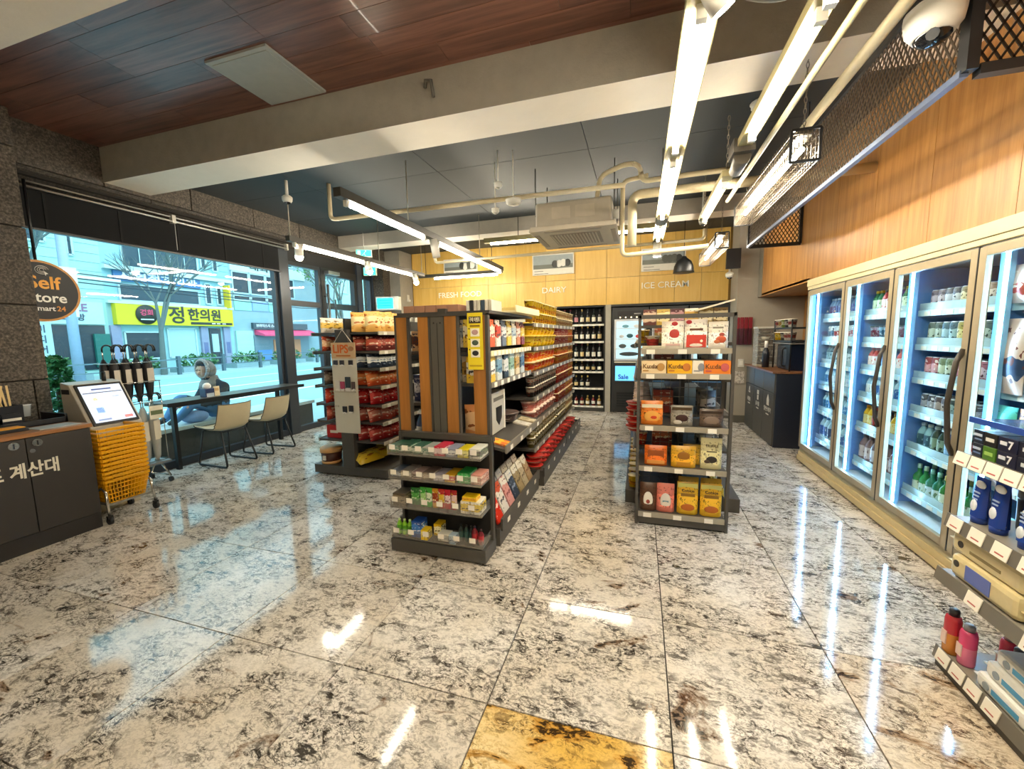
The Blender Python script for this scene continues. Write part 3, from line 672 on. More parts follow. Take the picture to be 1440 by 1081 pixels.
MB().box(0.07, 0.16, 5.55, 6.55, 0.4, 2.45).build('banner', M('#a9d8d0', 0.6), A)
MB().box(0.07, 0.16, 6.65, 7.35, 0.4, 2.5).build('banner', M('#b4d4da', 0.6), A)
for k, ch in enumerate('미디어디'): text(ch, 0.36, M('#3f5468', 0.6), A, (0.18, 7.0, 2.2-k*0.45), FACE_R, 'sign_text', 0.006)
MB().box(0.07, 0.2, 8.8, 9.4, 0.4, 2.0).build('green_panel', M('#1f6b63', 0.5), A)
# building B: clinic with yellow sign, y 13.6..19.8
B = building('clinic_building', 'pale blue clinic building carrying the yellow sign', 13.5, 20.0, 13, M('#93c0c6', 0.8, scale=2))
fwin(B, 0.9, 4.6, 5.4, 7.4); fwin(B, 0.6, 4.5, 3.7, 4.5)
MB().box(0.0, 0.12, 0.4, 4.6, 4.65, 5.15).build('upper_sign', M('#3a6e9e', 0.5), B)
text('서연정형외과', 0.42, M('#e6f3f6', 0.5), B, (0.14, 2.5, 4.9), FACE_R, 'sign_text', 0.01, width=3.8)
fwin(B, 4.9, 5.25, 3.8, 5.0); fwin(B, 5.6, 5.9, 3.8, 4.9); fwin(B, 4.8, 5.1, 5.9, 7.0); fwin(B, 5.5, 5.8, 5.8, 7.0)
MB().box(0.0, 0.5, 6.05, 6.15, 3.6, 5.0).build('blade_sign', M('#e6c832', 0.5), B)
sg = MB().box(0.0, 0.32, 0.2, 6.3, 2.47, 3.5).build('yellow_fascia', M('#d8c81e', 0.5, var=0.04), B)
m_ink = M('#30342a', 0.5)
em = MB().lathe([(0.0, 0.0), (0.5, 0.0), (0.5, 0.03), (0.0, 0.03)], 24).build('round_emblem', m_ink, B)
em.location = (0.33, 1.5, 3.0); em.rotation_euler = (0, PI/2, 0)
text('경희', 0.34, M('#d84a6a', 0.5), B, (0.37, 1.5, 3.08), FACE_R, 'sign_text', 0.012)
MB().box(0.36, 0.37, 1.2, 1.8, 2.72, 2.78).build('emblem_stripe', M('#d8e6e6', 0.5), B)
text('정', 1.0, m_ink, B, (0.34, 3.0, 2.98), FACE_R, 'sign_text', 0.02)
text('한의원', 0.72, m_ink, B, (0.34, 4.55, 3.06), FACE_R, 'sign_text', 0.02)
MB().box(0.32, 0.335, 3.7, 6.2, 2.54, 2.68).build('sign_stripe', m_ink, B)
for a in (4.9, 5.2, 5.55): MB().box(0.335, 0.345, a, a+0.22, 2.58, 2.64).build('sign_mark', M('#e9e6c8', 0.5), B)
fwin(B, 0.6, 2.2, 0.7, 2.1, m_wdk); fwin(B, 2.6, 4.1, 0.7, 2.3, m_wlt); MB().box(0, 0.06, 4.9, 5.6, 0.1, 2.35).build('entrance', m_wdk, B); MB().box(0.06, 0.1, 5.0, 5.4, 0.9, 2.0).build('door_pane', m_wlt, B)
for a in (0.0, 4.35, 5.75): MB().box(0, 0.14, a, a+0.42, 0, 2.42).build('pier', M('#8a92ac', 0.7), B)
for a in (4.45, 5.85): MB().box(0.14, 0.15, a, a+0.24, 0.8, 1.5).build('notice', M('#5f6c96', 0.6), B)
for k in range(20): MB().box(0.0, 0.02, 4.7, 6.5, 3.7+k*0.36, 3.715+k*0.36).build('tile_joint', M('#7aa0a6', 0.8), B)
for q in range(5): MB().box(0.03, 0.07, 0.9+q*0.74, 0.93+q*0.74, 5.4, 7.4).build('mullion', M('#b4cfd2', 0.5), B)
MB().box(0.0, 0.25, 0.0, 6.5, 5.18, 5.36).build('ledge', M('#c8dcdc', 0.6), B); MB().box(0.0, 0.2, 0.0, 6.5, 3.52, 3.66).build('ledge', M('#c8dcdc', 0.6), B)
# building C: glassy building with pink awning
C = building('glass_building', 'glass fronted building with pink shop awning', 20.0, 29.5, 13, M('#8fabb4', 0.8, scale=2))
for i in range(4):
    for z0, z1 in ((4.2, 4.5), (4.65, 6.0), (6.9, 7.6), (7.9, 9.2)): fwin(C, 0.2+i*1.25, 1.35+i*1.25, z0, z1, m_wdk)
MB().box(0, 0.08, 0.1, 6.2, 6.05, 6.75).build('white_sign', M('#c4d8d8', 0.6), C); text('내과의원', 0.42, m_ink, C, (0.1, 3.0, 6.4), FACE_R, 'sign_text', 0.01, width=3.0)
for i, c in enumerate(('#8fd6c2', '#86a9d8', '#8fd6c8')): MB().box(0, 0.05, 0.2+i*1.3, 1.4+i*1.3, 3.55, 4.15).build('lower_panel', M(c, 0.5), C)
MB().box(0, 0.2, 1.3, 6.0, 2.35, 2.75).build('dark_sign', M('#42525c', 0.5), C); text('브라더스시 스시', 0.24, M('#e2ecec', 0.5), C, (0.22, 2.3, 2.55), FACE_R, 'sign_text', 0.006)
MB().prism([(0, 2.3), (0, 1.95), (0.9, 1.85), (0.9, 1.95)], 1.5, 6.4, 'xz').build('pink_awning', M('#e0507a', 0.6), C)
MB().box(0, 0.05, 1.4, 6.2, 0.0, 1.9).build('shopfront', M('#6d8894', 0.3), C); MB().box(0, 0.1, 0.1, 1.3, 0.5, 2.2).build('pale_panel', M('#a9d9cf', 0.6), C)
for a in (2.9, 4.4): MB().box(0.05, 0.1, a, a+0.9, 0.3, 1.6).build('poster', M('#c98a64', 0.6), C)
MB().box(0.05, 0.1, 1.6, 2.7, 0.2, 0.9).build('poster', M('#5a8ec6', 0.6), C)
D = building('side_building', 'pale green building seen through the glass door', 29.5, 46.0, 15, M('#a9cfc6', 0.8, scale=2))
for i in range(9):
    for k in range(4): fwin(D, 0.6+i*1.7, 1.7+i*1.7, 1.2+k*2.2, 2.5+k*2.2, m_wlt if (i+k) % 3 else m_wdk)
MB().box(0, 0.6, 0.0, 16, 2.6, 3.1).build('shop_fascia', M('#d05a78', 0.6), D)
Z_ = building('corner_building', 'pale building at the far left behind the pillar', -6, 4.0, 10, M('#c3dcc8', 0.8, scale=2))
for i in range(3): fwin(Z_, 1.0+i*2.6, 2.6+i*2.6, 1.0, 2.4)
# hedge, railings, poles, trees
def leaf_ball(mb, c, r, n, rg, ls=0.09):
    for _ in range(n):
        d = Vector((rg.gauss(0, 1), rg.gauss(0, 1), rg.gauss(0, 1))).normalized()*r*(0.55+0.45*rg.random())
        p = Vector(c)+d; a = Vector((rg.uniform(-1, 1), rg.uniform(-1, 1), rg.uniform(-1, 1))).normalized()*ls; b = a.cross(Vector((rg.uniform(-1, 1), rg.uniform(-1, 1), 1))).normalized()*ls*0.55
        mb.add([p-a, p+b, p+a, p-b], [(0, 1, 2, 3)])
rg = random.Random(11)
for k in range(7):
    y0 = 9.0+k*2.9
    mb = MB(); leaf_ball(mb, (-22.6, y0+0.7, 0.35), 0.55, 200, rg, 0.12); leaf_ball(mb, (-22.6, y0+1.6, 0.35), 0.55, 200, rg, 0.12)
    t = thing('street_hedge', '%s clipped hedge across the street counting from the left' % ORD[k], 'hedge', (0, 0, 0), group='hedges on the far pavement')
    mb.build('foliage', M('#4d7f52', 0.7, var=0.3), t); MB().box(-23.1, -22.1, y0, y0+2.2, -0.04, 0.22).build('planter', M('#84a0a6', 0.8), t)
for k in range(13):
    y0 = 5.0+k*2.2
    t = thing('street_railing', '%s section of the low railing across the street from the left' % ORD[k], 'railing', (-21.0, y0, -0.04), group='railing sections across the street')
    for z in (0.35, 0.72): MB().beam((0, 0.1, z), (0, 2.3, z), 0.06, 0.05).build('rail', M('#5c737c', 0.6), t)
    MB().box(-0.07, 0.07, 0, 0.13, 0, 0.88).build('post', M('#4a5f68', 0.6), t)
def bare_tree(name, label, base, h, seed, leafy=False, mat=None):
    rg = random.Random(seed); t = thing(name, label, 'tree', base); mb = MB(); tips = []
    def grow(p, d, ln, r, lvl):
        q = p+d*ln; mb.cyl(p, q, r, r*0.66, n=6 if lvl < 2 else 4, caps=False); tips.append(q)
        if lvl >= 5: return
        for _ in range(3 if lvl < 4 else 2):
            nd = (d+Vector((rg.uniform(-1, 1), rg.uniform(-1, 1), rg.uniform(-0.2, 0.7)))*0.62).normalized(); grow(q, nd, ln*rg.uniform(0.62, 0.82), r*0.6, lvl+1)
    grow(Vector((0, 0, 0)), Vector((0.03, 0.02, 1)), h*0.30, h*0.022, 0)
    mb.build('branches', mat or M('#5d6a68', 0.8), t)
    if leafy:
        lb_ = MB()
        for q in tips[-len(tips)//2:]: leaf_ball(lb_, q, 0.3, 7, rg, 0.09)
        lb_.build('foliage', M('#5f9a55', 0.7, var=0.25), t)
    return t
bare_tree('street_tree', 'bare tree in front of the yellow clinic sign', (-21.8, 13.7, -0.04), 7.0, 5)
bare_tree('street_tree', 'bare tree with young leaves behind the round hanging sign', (-21.5, 8.4, -0.04), 8.0, 9, True)
bare_tree('street_tree', 'young leafy tree seen through the glass door', (-22.0, 26.5, -0.04), 8.5, 21, True)
up = thing('utility_pole', 'grey utility pole left of the yellow clinic sign', 'pole', (-21.4, 10.4, -0.04))
MB().cyl((0, 0, 0), (0, 0, 9.5), 0.17, 0.13, n=14).build('shaft', M('#a3b4cc', 0.7), up)
MB().box(-0.2, 0.2, -0.25, 0.25, 3.9, 4.5).box(-0.12, 0.12, -0.2, 0.2, 2.6, 3.0).build('junction_box', M('#d8e8ea', 0.6), up)
MB().beam((0, 0, 4.2), (0.3, 1.6, 4.15), 0.10, 0.1).build('crossarm', M('#dfe8ea', 0.5), up)
for k, (z, y) in enumerate(((4.1, 40), (3.95, 40), (4.3, 40))):
    tag(MB().tube([(-21.4, -10+0*k, z+0.6), (-21.4, 10.4, z), (-21.5, 22, z-0.35), (-21.6, y, z+0.3)], 0.022, 5).build('overhead_cable', M('#2a3842', 0.6)), ('middle', 'lowest', 'highest')[k]+' overhead cable strung along the far side of the street', 'cable')
# near shrub by the pillar
sh = thing('evergreen_shrub', 'dense green shrub outside the window beside the granite pillar', 'shrub', (-5.72, 2.60, -0.06))
mb = MB(); rg = random.Random(4)
for z, r in ((0.25, 0.15), (0.45, 0.16), (0.65, 0.17), (0.85, 0.17), (1.05, 0.17), (1.22, 0.13), (1.36, 0.09)): leaf_ball(mb, (0, 0, z), r, 420, rg, 0.028)
mb.build('foliage', M('#2f7a45', 0.55, var=0.45, scale=25), sh); MB().cyl((0, 0, 0), (0, 0, 1.2), 0.025, n=8).build('stem', M('#4a3c2c', 0.8), sh)
# bench the person sits on, outside
be = thing('street_bench', 'dark low bench outside with a pale seat slab', 'bench', (-5.9, 3.0, -0.06))
MB().box(-0.25, 0.25, 0, 2.9, 0.05, 0.43).build('body', M('#4c4a47', 0.7), be); MB().box(-0.28, 0.28, -0.03, 2.93, 0.43, 0.48).build('seat_slab', M('#c9d8d8', 0.5), be); MB().box(-0.22, 0.22, 0.02, 2.88, 0, 0.05).build('plinth', M('#8fa0a6', 0.7), be)
# ================================================================== PERSON OUTSIDE
def skin_mesh(name, verts, edges, radii, root, mats, region, sub=2):
    me = bpy.data.meshes.new(name); me.from_pydata(verts, edges, [])
    o = bpy.data.objects.new(name, me); COL.objects.link(o)
    o.modifiers.new('s', 'SKIN'); sv = me.skin_vertices[0].data
    for i, r in enumerate(radii): sv[i].radius = (r, r) if not isinstance(r, tuple) else r; sv[i].use_root = (i == root)
    ss = o.modifiers.new('d', 'SUBSURF'); ss.levels = sub; ss.render_levels = sub
    dg = bpy.context.evaluated_depsgraph_get(); dg.update()
    m2 = bpy.data.meshes.new_from_object(o.evaluated_get(dg)); bpy.data.objects.remove(o)
    m2.materials.clear()
    for m in mats: m2.materials.append(m)
    for p in m2.polygons: p.material_index = region(p.center); p.use_smooth = True
    m2.name = name; return m2
pe = thing('person', 'person in a dark hooded jacket and jeans sitting on the bench outside', 'person', (-5.85, 4.36, 0.42))
V, E_, R_ = [], [], []
def jv(p, r, frm=None):
    V.append(p); R_.append(r); i = len(V)-1
    if frm is not None: E_.append((frm, i))
    return i
pelvis = jv((0, 0, 0.12), (0.15, 0.13)); sp1 = jv((0, -0.01, 0.27), (0.145, 0.12), pelvis); ch = jv((0, -0.05, 0.42), (0.17, 0.12), sp1); nk = jv((0, -0.12, 0.55), 0.06, ch)
hd0 = jv((0, -0.17, 0.63), 0.085, nk); hd1 = jv((0, -0.19, 0.71), 0.09, hd0); hd2 = jv((0, -0.18, 0.78), 0.05, hd1); nose = jv((0, -0.275, 0.655), 0.018, hd0)
for s in (-1, 1):
    shd = jv((0.17*s, -0.05, 0.45), 0.075, ch); el = jv((0.22*s, -0.16, 0.25), 0.056, shd); wr_ = jv((0.14*s, -0.36, 0.22), 0.04, el); pa = jv((0.11*s, -0.42, 0.22), (0.035, 0.022), wr_)
    for k in range(4):
        f1 = jv((0.11*s+(k-1.5)*0.018, -0.47-0.004*(k in (1, 2)), 0.215), 0.010, pa); jv((0.10*s+(k-1.5)*0.016, -0.50-0.006*(k in (1, 2)), 0.19), 0.009, f1)
    th = jv((0.07*s, -0.43, 0.235), 0.011, pa); jv((0.06*s, -0.465, 0.24), 0.009, th)
    hp = jv((0.09*s, -0.06, 0.10), 0.10, pelvis); kn = jv((0.12*s, -0.46, 0.30-0.04*s), 0.068, hp); an = jv((0.10*s, -0.66, 0.07), 0.045, kn); jv((0.11*s, -0.78, 0.035), (0.04, 0.03), an)
def reg(c):
    if c.z > 0.575 or (c.y < -0.385 and 0.13 < c.z < 0.28 and abs(c.x) < 0.17 and c.y > -0.55 and abs(c.x) < 0.155 and c.z > 0.17): return 0
    if c.y < -0.69: return 3
    if c.z > 0.20 and c.y > -0.40: return 1
    return 2
body = ob('body', skin_mesh('body', V, E_, R_, pelvis, [M('#c49a80', 0.6), M('#2c333d', 0.8), M('#4f7fae', 0.8), M('#2a2a2c', 0.6)], reg), pe)
hb = MB()
def hood(u, v):
    ph = v*2.05; ps = 2*PI*u
    return (0.125*math.sin(ph)*math.cos(ps), -0.15+0.12*math.cos(ph), 0.695+0.135*math.sin(ph)*math.sin(ps)-0.02*math.cos(ph))
hb.grid(hood, 20, 10)
hb.lathe([(0.15, 0.43), (0.135, 0.50), (0.10, 0.56), (0.09, 0.60)], 16, (0, -0.10, 0))
hb.build('hood', M('#8a8886', 0.95, var=0.25, scale=40), pe)
MB().ell((0, -0.165, 0.775), 0.092, 0.105, 0.05).ell((0, -0.11, 0.71), 0.09, 0.07, 0.09).build('hair', M('#2b2320', 0.7), pe)
fm = MB(); rg = random.Random(2)
for k in range(26): fm.ell(hood(k/26, 1.0), 0.024, 0.026, 0.024, 6, 4)
fm.build('hood_trim', M('#a9a6a4', 0.95, var=0.3, scale=60), pe)
for s in (-1, 1): MB().ell((0.034*s, -0.262, 0.688), 0.010, 0.006, 0.006, 8, 6).build('eye', M('#1c1614', 0.3), pe)
MB().ell((0, -0.258, 0.625), 0.022, 0.008, 0.007, 8, 6).build('mouth', M('#9a5a52', 0.5), pe)
bgz = thing('shoulder_bag', 'pale blue cloth bag lying on the bench in front of the person', 'bag', (-5.75, 3.93, 0.42))
MB().ell((0, 0, 0.075), 0.12, 0.17, 0.085, 14, 10).build('bag_body', M('#86a8d8', 0.8, var=0.2), bgz); MB().tube([(0, -0.1, 0.13), (0, -0.03, 0.2), (0, 0.06, 0.2), (0, 0.12, 0.12)], 0.012, 6).build('strap', M('#6a8cc0', 0.8), bgz)

# ================================================================== LEFT OF THE SHOP
m_cab = M('#35312e', 0.5, var=0.08); m_top = WOOD('#8a5a30', '#b58252', 'counter_walnut', 1, 6, 0.35, 0.03)
co = thing('checkout_counter', 'dark self checkout counter with wooden top beside the granite pillar', 'counter', (-4.2, 0.6, 0))
MB().box(-0.71, -0.02, 0, 1.46, 0.0, 0.835).build('body', m_cab, co, bevel=0.003)
MB().box(-0.73, 0.0, -0.02, 1.475, 0.835, 0.866).build('worktop', m_top, co, bevel=0.004)
MB().box(-0.02, -0.012, 0.0, 1.46, 0.0, 0.125).build('plinth', M('#2b2826', 0.5), co)
for k, (a, b) in enumerate(((0.0, 0.53), (0.535, 1.09), (1.095, 1.458))):
    d = MB().box(-0.02, 0.0, a, b, 0.13, 0.83).build('door', m_cab, co, bevel=0.002)
    ky = {0: 0.45, 1: 1.03, 2: 1.15}[k]
    MB().cyl((0, ky, 0.79), (0.008, ky, 0.79), 0.028, n=18).build('round_lock', M('#c9c9c6', 0.25, 0.9), d)
    MB().box(0.008, 0.010, ky-0.004, ky+0.004, 0.772, 0.808).build('key_slot', m_black, d)
    if k == 2: MB().cyl((0, ky-0.03, 0.735), (0.006, ky-0.03, 0.735), 0.015, n=14).build('keyhole', M('#8c8c8a', 0.3, 0.8), d)
text('셀프 계산대', 0.118, M('#e6dfcc', 0.5), co, (0.003, 1.02, 0.595), FACE_R, 'lettering', 0.003, 0.001, width=0.46)
# things on the counter
tr = thing('organiser_tray', 'black two-tier organiser tray on the checkout counter', 'tray', (-4.62, 1.35, 0.866))
m_trk = M('#16171d', 0.35)
MB().box(-0.20, 0.13, 0, 0.72, 0.0, 0.012).box(0.115, 0.13, 0, 0.72, 0.0, 0.045).box(-0.2, 0.13, 0.705, 0.72, 0, 0.07).build('lower_tray', m_trk, tr, bevel=0.002)
MB().box(-0.20, 0.02, 0, 0.52, 0.075, 0.087).box(0.005, 0.02, 0, 0.52, 0.075, 0.17).box(-0.2, -0.185, 0, 0.52, 0.0, 0.2).box(-0.2, 0.02, 0.505, 0.52, 0.0, 0.17).build('upper_box', m_trk, tr, bevel=0.002)
MB().box(0.02, 0.028, 0.40, 0.50, 0.02, 0.11).build('card_holder', M('#23242a', 0.3), tr); MB().box(0.028, 0.032, 0.40, 0.50, 0.055, 0.075).build('price_strip', M('#e2ddcf', 0.5), tr)
for k in range(11):
    rgk = random.Random(k); a = rgk.uniform(-0.4, 0.25); y = 1.35+0.32+0.017*k
    tag(MB().beam((-4.68, y, 0.957), (-4.68+rgk.uniform(-0.03, 0.03), y+0.22*a, 1.19), 0.012, 0.004).build('wooden_stirrer', M('#d9bd86', 0.6)), 'flat pale wooden stirrer standing in the organiser tray, %s from the left' % ORD[k], 'stirrer', 'stirrers in the organiser tray')
cp = thing('clear_cup', 'small clear plastic cup in the organiser tray', 'cup', (-4.66, 1.90, 0.936))
MB().lathe([(0.03, 0), (0.038, 0.085), (0.040, 0.088)], 16).build('cup_wall', CLEARP('#e6ecec', 0.45), cp); MB().lathe([(0.041, 0.088), (0.041, 0.093), (0.0, 0.093)], 16).build('lid', CLEARP('#f0f2f2', 0.6), cp)
sc = thing('scanner_pad', 'black payment pad with an orange top lying on the counter', 'card reader', (-4.40, 1.62, 0.866), 0.0)
MB().box(-0.06, 0.06, -0.12, 0.16, 0.0, 0.025).build('base', m_black, sc, bevel=0.004); MB().box(-0.045, 0.055, -0.10, 0.145, 0.025, 0.034).build('orange_pad', M('#e8a028', 0.4), sc, bevel=0.003)
tag(MB().box(-4.44, -4.26, 1.80, 2.04, 0.866, 0.870).build('counter_mat', M('#b9c2c4', 0.3)), 'thin pale grey mat at the counter end', 'mat')
# kiosk
ki = thing('checkout_kiosk', 'floor-standing beige self checkout kiosk with tilted touch screen', 'kiosk', (-4.5, 2.36, 0))
m_kio = M('#b9b4a8', 0.45)
MB().box(-0.27, -0.06, -0.16, 0.18, 0.0, 0.66).build('pedestal', M('#cfc3a4', 0.5), ki, bevel=0.008)
MB().prism([(-0.28, 0.66), (0.06, 0.66), (0.06, 0.78), (-0.16, 1.15), (-0.28, 1.17)], -0.18, 0.20, 'xz').build('housing', m_kio, ki, bevel=0.008)
d = Vector((-0.22, 0, 0.37)).normalized(); nn = Vector((0.37, 0, 0.22)).normalized(); c0 = Vector((-0.05, 0.01, 0.965))
MB().obox(c0+nn*0.008, Vector((0, 0.165, 0)), d*0.20, nn*0.010).build('screen_bezel', m_black, ki)
scn = MB().obox(c0+nn*0.0185, Vector((0, 0.148, 0)), d*0.18, nn*0.001).build('touch_screen', EM('#cfe0f4', 0.36), ki)
def on_scr(u0, u1, v0, v1, c, lit=0.25):
    MB().obox(c0+nn*0.0202+Vector((0, (u0+u1)/2, 0))+d*((v0+v1)/2), Vector((0, (u1-u0)/2, 0)), d*((v1-v0)/2), nn*0.0006).build('screen_item', EM(c, lit), scn)
on_scr(-0.07, 0.07, 0.135, 0.148, '#46568a'); on_scr(-0.14, 0.14, 0.105, 0.112, '#2c3556'); on_scr(-0.13, -0.02, 0.0, 0.085, '#eef4ff', 0.42); on_scr(0.02, 0.13, 0.0, 0.085, '#eef4ff', 0.42); on_scr(-0.13, -0.02, -0.11, -0.02, '#b8d0f2', 0.5); on_scr(0.02, 0.13, -0.11, -0.02, '#e4eefc', 0.55); on_scr(-0.10, -0.05, -0.09, -0.04, '#5f86c8'); on_scr(0.05, 0.11, 0.05, 0.065, '#7f90b0'); on_scr(-0.09, -0.06, 0.03, 0.06, '#e6a850'); on_scr(0.07, 0.13, -0.165, -0.14, '#e08a8a'); on_scr(-0.12, -0.03, -0.165, -0.15, '#8aa0c8')
MB().box(0.06, 0.063, -0.05, 0.09, 0.70, 0.715).build('card_slot', M('#6e6a62', 0.5), ki); MB().cyl((-0.22, 0.10, 1.15), (-0.22, 0.10, 1.24), 0.016, n=10).build('status_lamp', m_black, ki)
MB().box(-0.26, -0.16, -0.183, -0.18, 1.07, 1.11).build('side_vent', m_black, ki)
# baskets on a cart
ca = thing('basket_cart', 'chrome wheeled cart carrying the yellow shopping baskets', 'cart', (-4.36, 2.27, 0))
m_chr = M('#c4c2bc', 0.2, 0.9)
for s in (-1, 1):
    mb = MB().tube([(-0.17, 0.17*s, 0.07), (-0.17, 0.165*s, 0.16), (0.10, 0.16*s, 0.30), (0.15, 0.165*s, 0.27), (0.17, 0.17*s, 0.07)], 0.011, 8); mb.build('side_tube', m_chr, ca)
MB().box(-0.17, 0.16, -0.155, 0.155, 0.15, 0.165).build('deck', M('#a9a69c', 0.35, 0.6), ca)
for sx in (-0.17, 0.17):
    for s in (-1, 1):
        w = MB().cyl((sx, 0.17*s-0.012, 0.03), (sx, 0.17*s+0.012, 0.03), 0.03, n=16).build('wheel', m_black, ca); MB().box(sx-0.012, sx+0.012, 0.17*s-0.018, 0.17*s+0.018, 0.045, 0.075).build('fork', m_black, w)
def basket_mesh():
    mb = MB(); w0, w1, l0, l1, h = 0.115, 0.145, 0.125, 0.16, 0.19
    def rect(f): return (w0+(w1-w0)*f, l0+(l1-l0)*f, h*f)
    for f in (0.0, 0.2, 0.4, 0.6, 0.8):
        a, b, z = rect(f)
        for p, q in (((-a, -b), (a, -b)), ((a, -b), (a, b)), ((a, b), (-a, b)), ((-a, b), (-a, -b))): mb.beam((*p, z), (*q, z), 0.006, 0.008)
    a0, b0, _ = rect(0); a1, b1, z1 = rect(0.9)
    for i in range(13):
        t_ = -1+2*i/12
        mb.beam((a0, b0*t_, 0), (a1, b1*t_, z1), 0.005, 0.007).beam((-a0, b0*t_, 0), (-a1, b1*t_, z1), 0.005, 0.007)
        mb.beam((a0*t_, b0, 0), (a1*t_, b1, z1), 0.005, 0.007).beam((a0*t_, -b0, 0), (a1*t_, -b1, z1), 0.005, 0.007)
        mb.beam((-a0, b0*t_, 0), (a0, b0*t_, 0), 0.005, 0.006)
    a, b, z = rect(1)
    for p, q in (((-a, -b), (a, -b)), ((a, -b), (a, b)), ((a, b), (-a, b)), ((-a, b), (-a, -b))): mb.beam((*p, z), (*q, z), 0.018, 0.022)
    return mb.mesh('basket_body', M('#eaa80a', 0.4, var=0.06))
bmesh_ = basket_mesh(); hm = MB().tube([(0.146, -0.12, 0.19), (0.155, -0.10, 0.20), (0.155, 0.10, 0.20), (0.146, 0.12, 0.19)], 0.006, 6).mesh('handle', M('#f0b21a', 0.4))
for k in range(13):
    b = thing('shopping_basket', ('lowest' if k == 0 else 'topmost' if k == 12 else ORD[k]+' from the bottom')+' yellow plastic shopping basket in the nested stack', 'basket', (-4.34+0.0*k, 2.26, 0.167+k*0.036), 0.0, 'nested yellow shopping baskets')
    ob('basket_body', bmesh_, b); ob('handle', hm, b)
# umbrella stand
us = thing('umbrella_rack', 'chrome two-tier umbrella rack on casters by the window', 'rack', (-4.98, 2.80, 0))
mb = MB()
for s in (-1, 1): mb.tube([(-0.04, 0.20*s, 0.22), (-0.04, 0.20*s, 1.30)], 0.007, 6)
for z in (1.30, 1.10, 0.88, 0.25): mb.tube([(-0.10, -0.22, z), (0.10, -0.22, z), (0.10, 0.22, z), (-0.10, 0.22, z), (-0.10, -0.22, z)], 0.004, 5)
for k in range(1, 7): mb.tube([(-0.10, -0.22+k*0.063, 1.30), (0.10, -0.22+k*0.063, 1.30)], 0.003, 4).tube([(-0.10, -0.22+k*0.063, 0.88), (0.10, -0.22+k*0.063, 0.88)], 0.003, 4)
for s in (-1, 1): mb.tube([(0.10, 0.21*s, 1.10), (0.10, 0.21*s, 0.25)], 0.004, 5).tube([(-0.10, 0.21*s, 1.10), (-0.10, 0.21*s, 0.25)], 0.004, 5)
mb.build('wire_frame', m_chr, us)
for s in (-1, 1):
    MB().tube([(0.0, 0.16*s, 0.27), (0.14, 0.19*s, 0.07), (-0.16, 0.19*s, 0.07), (0.0, 0.16*s, 0.27)], 0.012, 8).build('foot', m_chr, us)
    for x in (0.14, -0.16): MB().cyl((x, 0.19*s-0.012, 0.028), (x, 0.19*s+0.012, 0.028), 0.028, n=14).build('wheel', m_black, us)
MB().box(-0.12, 0.12, -0.23, 0.23, 0.215, 0.235).build('drip_tray', M('#8b8e90', 0.4, 0.5), us)
pc_ = MB().box(0.106, 0.110, 0.08, 0.21, 0.70, 0.84).build('price_card', M('#d8d3bf', 0.5), us); MB().box(0.110, 0.112, 0.09, 0.20, 0.745, 0.79).build('card_band', M('#5d6b4a', 0.5), pc_)
def umbrella(kind):
    cl, hc = (M('#1d1b1e', 0.6), m_black) if kind == 'black' else (CLEARP('#b9b7ae', 0.8, 0.3), M('#2c2c2e', 0.3))
    h = 0.42 if kind == 'black' else 0.58
    body = MB().lathe([(0.006, 0), (0.02, 0.04), (0.040, h*0.5), (0.036, h*0.85), (0.012, h)], 10)
    shaft = MB().cyl((0, 0, h), (0, 0, h+0.09), 0.006, n=6)
    pts = [(0, 0, h+0.08)]+[(0.0, 0.04-0.04*math.cos(a), h+0.10+0.042*math.sin(a)) for a in [PI*i/8 for i in range(9)]]+[(0, 0.08, h+0.07)]
    hk = MB().tube(pts, 0.008, 6)
    strap = MB().lathe([(0.0335, h*0.52), (0.034, h*0.74)], 10)
    tg = MB().box(0.040, 0.043, -0.022, 0.022, h*0.40, h*0.75)
    return [('canopy', body.mesh('canopy', cl)), ('shaft', shaft.mesh('shaft', m_chr)), ('hook_handle', hk.mesh('hook_handle', hc)), ('paper_tag', tg.mesh('paper_tag', M('#c9c0b2', 0.6) if kind == 'black' else M('#d6cdb8', 0.6)))]
um = {k: umbrella(k) for k in ('black', 'clear')}
for kind, n, z, lab in (('black', 9, 0.92, 'black folded umbrella hanging in the upper tier of the rack'), ('clear', 9, 0.24, 'transparent umbrella standing in the lower tier of the rack')):
    for k in range(n):
        u = thing('umbrella', '%s, %s from the left' % (lab, ORD[k]), 'umbrella', (-4.98+(0.03 if k % 2 else -0.02), 2.62+k*0.047, z), 0.0, kind+' umbrellas in the rack')
        for nm, me in um[kind]: ob(nm, me, u)
# bar table and chairs
bt = thing('bar_table', 'long dark narrow table along the street window', 'table', (-5.05, 3.06, 0))
MB().box(-0.20, 0.18, 0.0, 1.89, 0.80, 0.835).build('table_top', M('#4a4540', 0.3), bt, bevel=0.004)
MB().box(0.17, 0.183, 0.0, 1.89, 0.795, 0.838).build('edge_band', m_black, bt)
for y in (0.25, 1.7): MB().box(-0.17, -0.12, y-0.02, y+0.02, 0.0, 0.80).build('leg', m_black, bt)
MB().box(-0.17, -0.13, 0.25, 1.7, 0.74, 0.80).build('apron', m_black, bt)
nh = thing('napkin_holder', 'dark napkin box with white napkin standing on the bar table', 'napkin box', (-5.02, 3.60, 0.835))
MB().box(-0.05, 0.05, -0.055, 0.055, 0, 0.10).build('box', M('#26345c', 0.4), nh, bevel=0.004); MB().box(0.05, 0.052, -0.045, 0.045, 0.0, 0.045).build('label_band', M('#b9cbd8', 0.5), nh)
MB().ell((0, 0, 0.125), 0.035, 0.05, 0.045, 10, 6).build('napkin', M('#f4f4f2', 0.8), nh)
tc_ = thing('table_card', 'cream upright notice card on the bar table', 'notice card', (-5.0, 3.70, 0.835), 0.1)
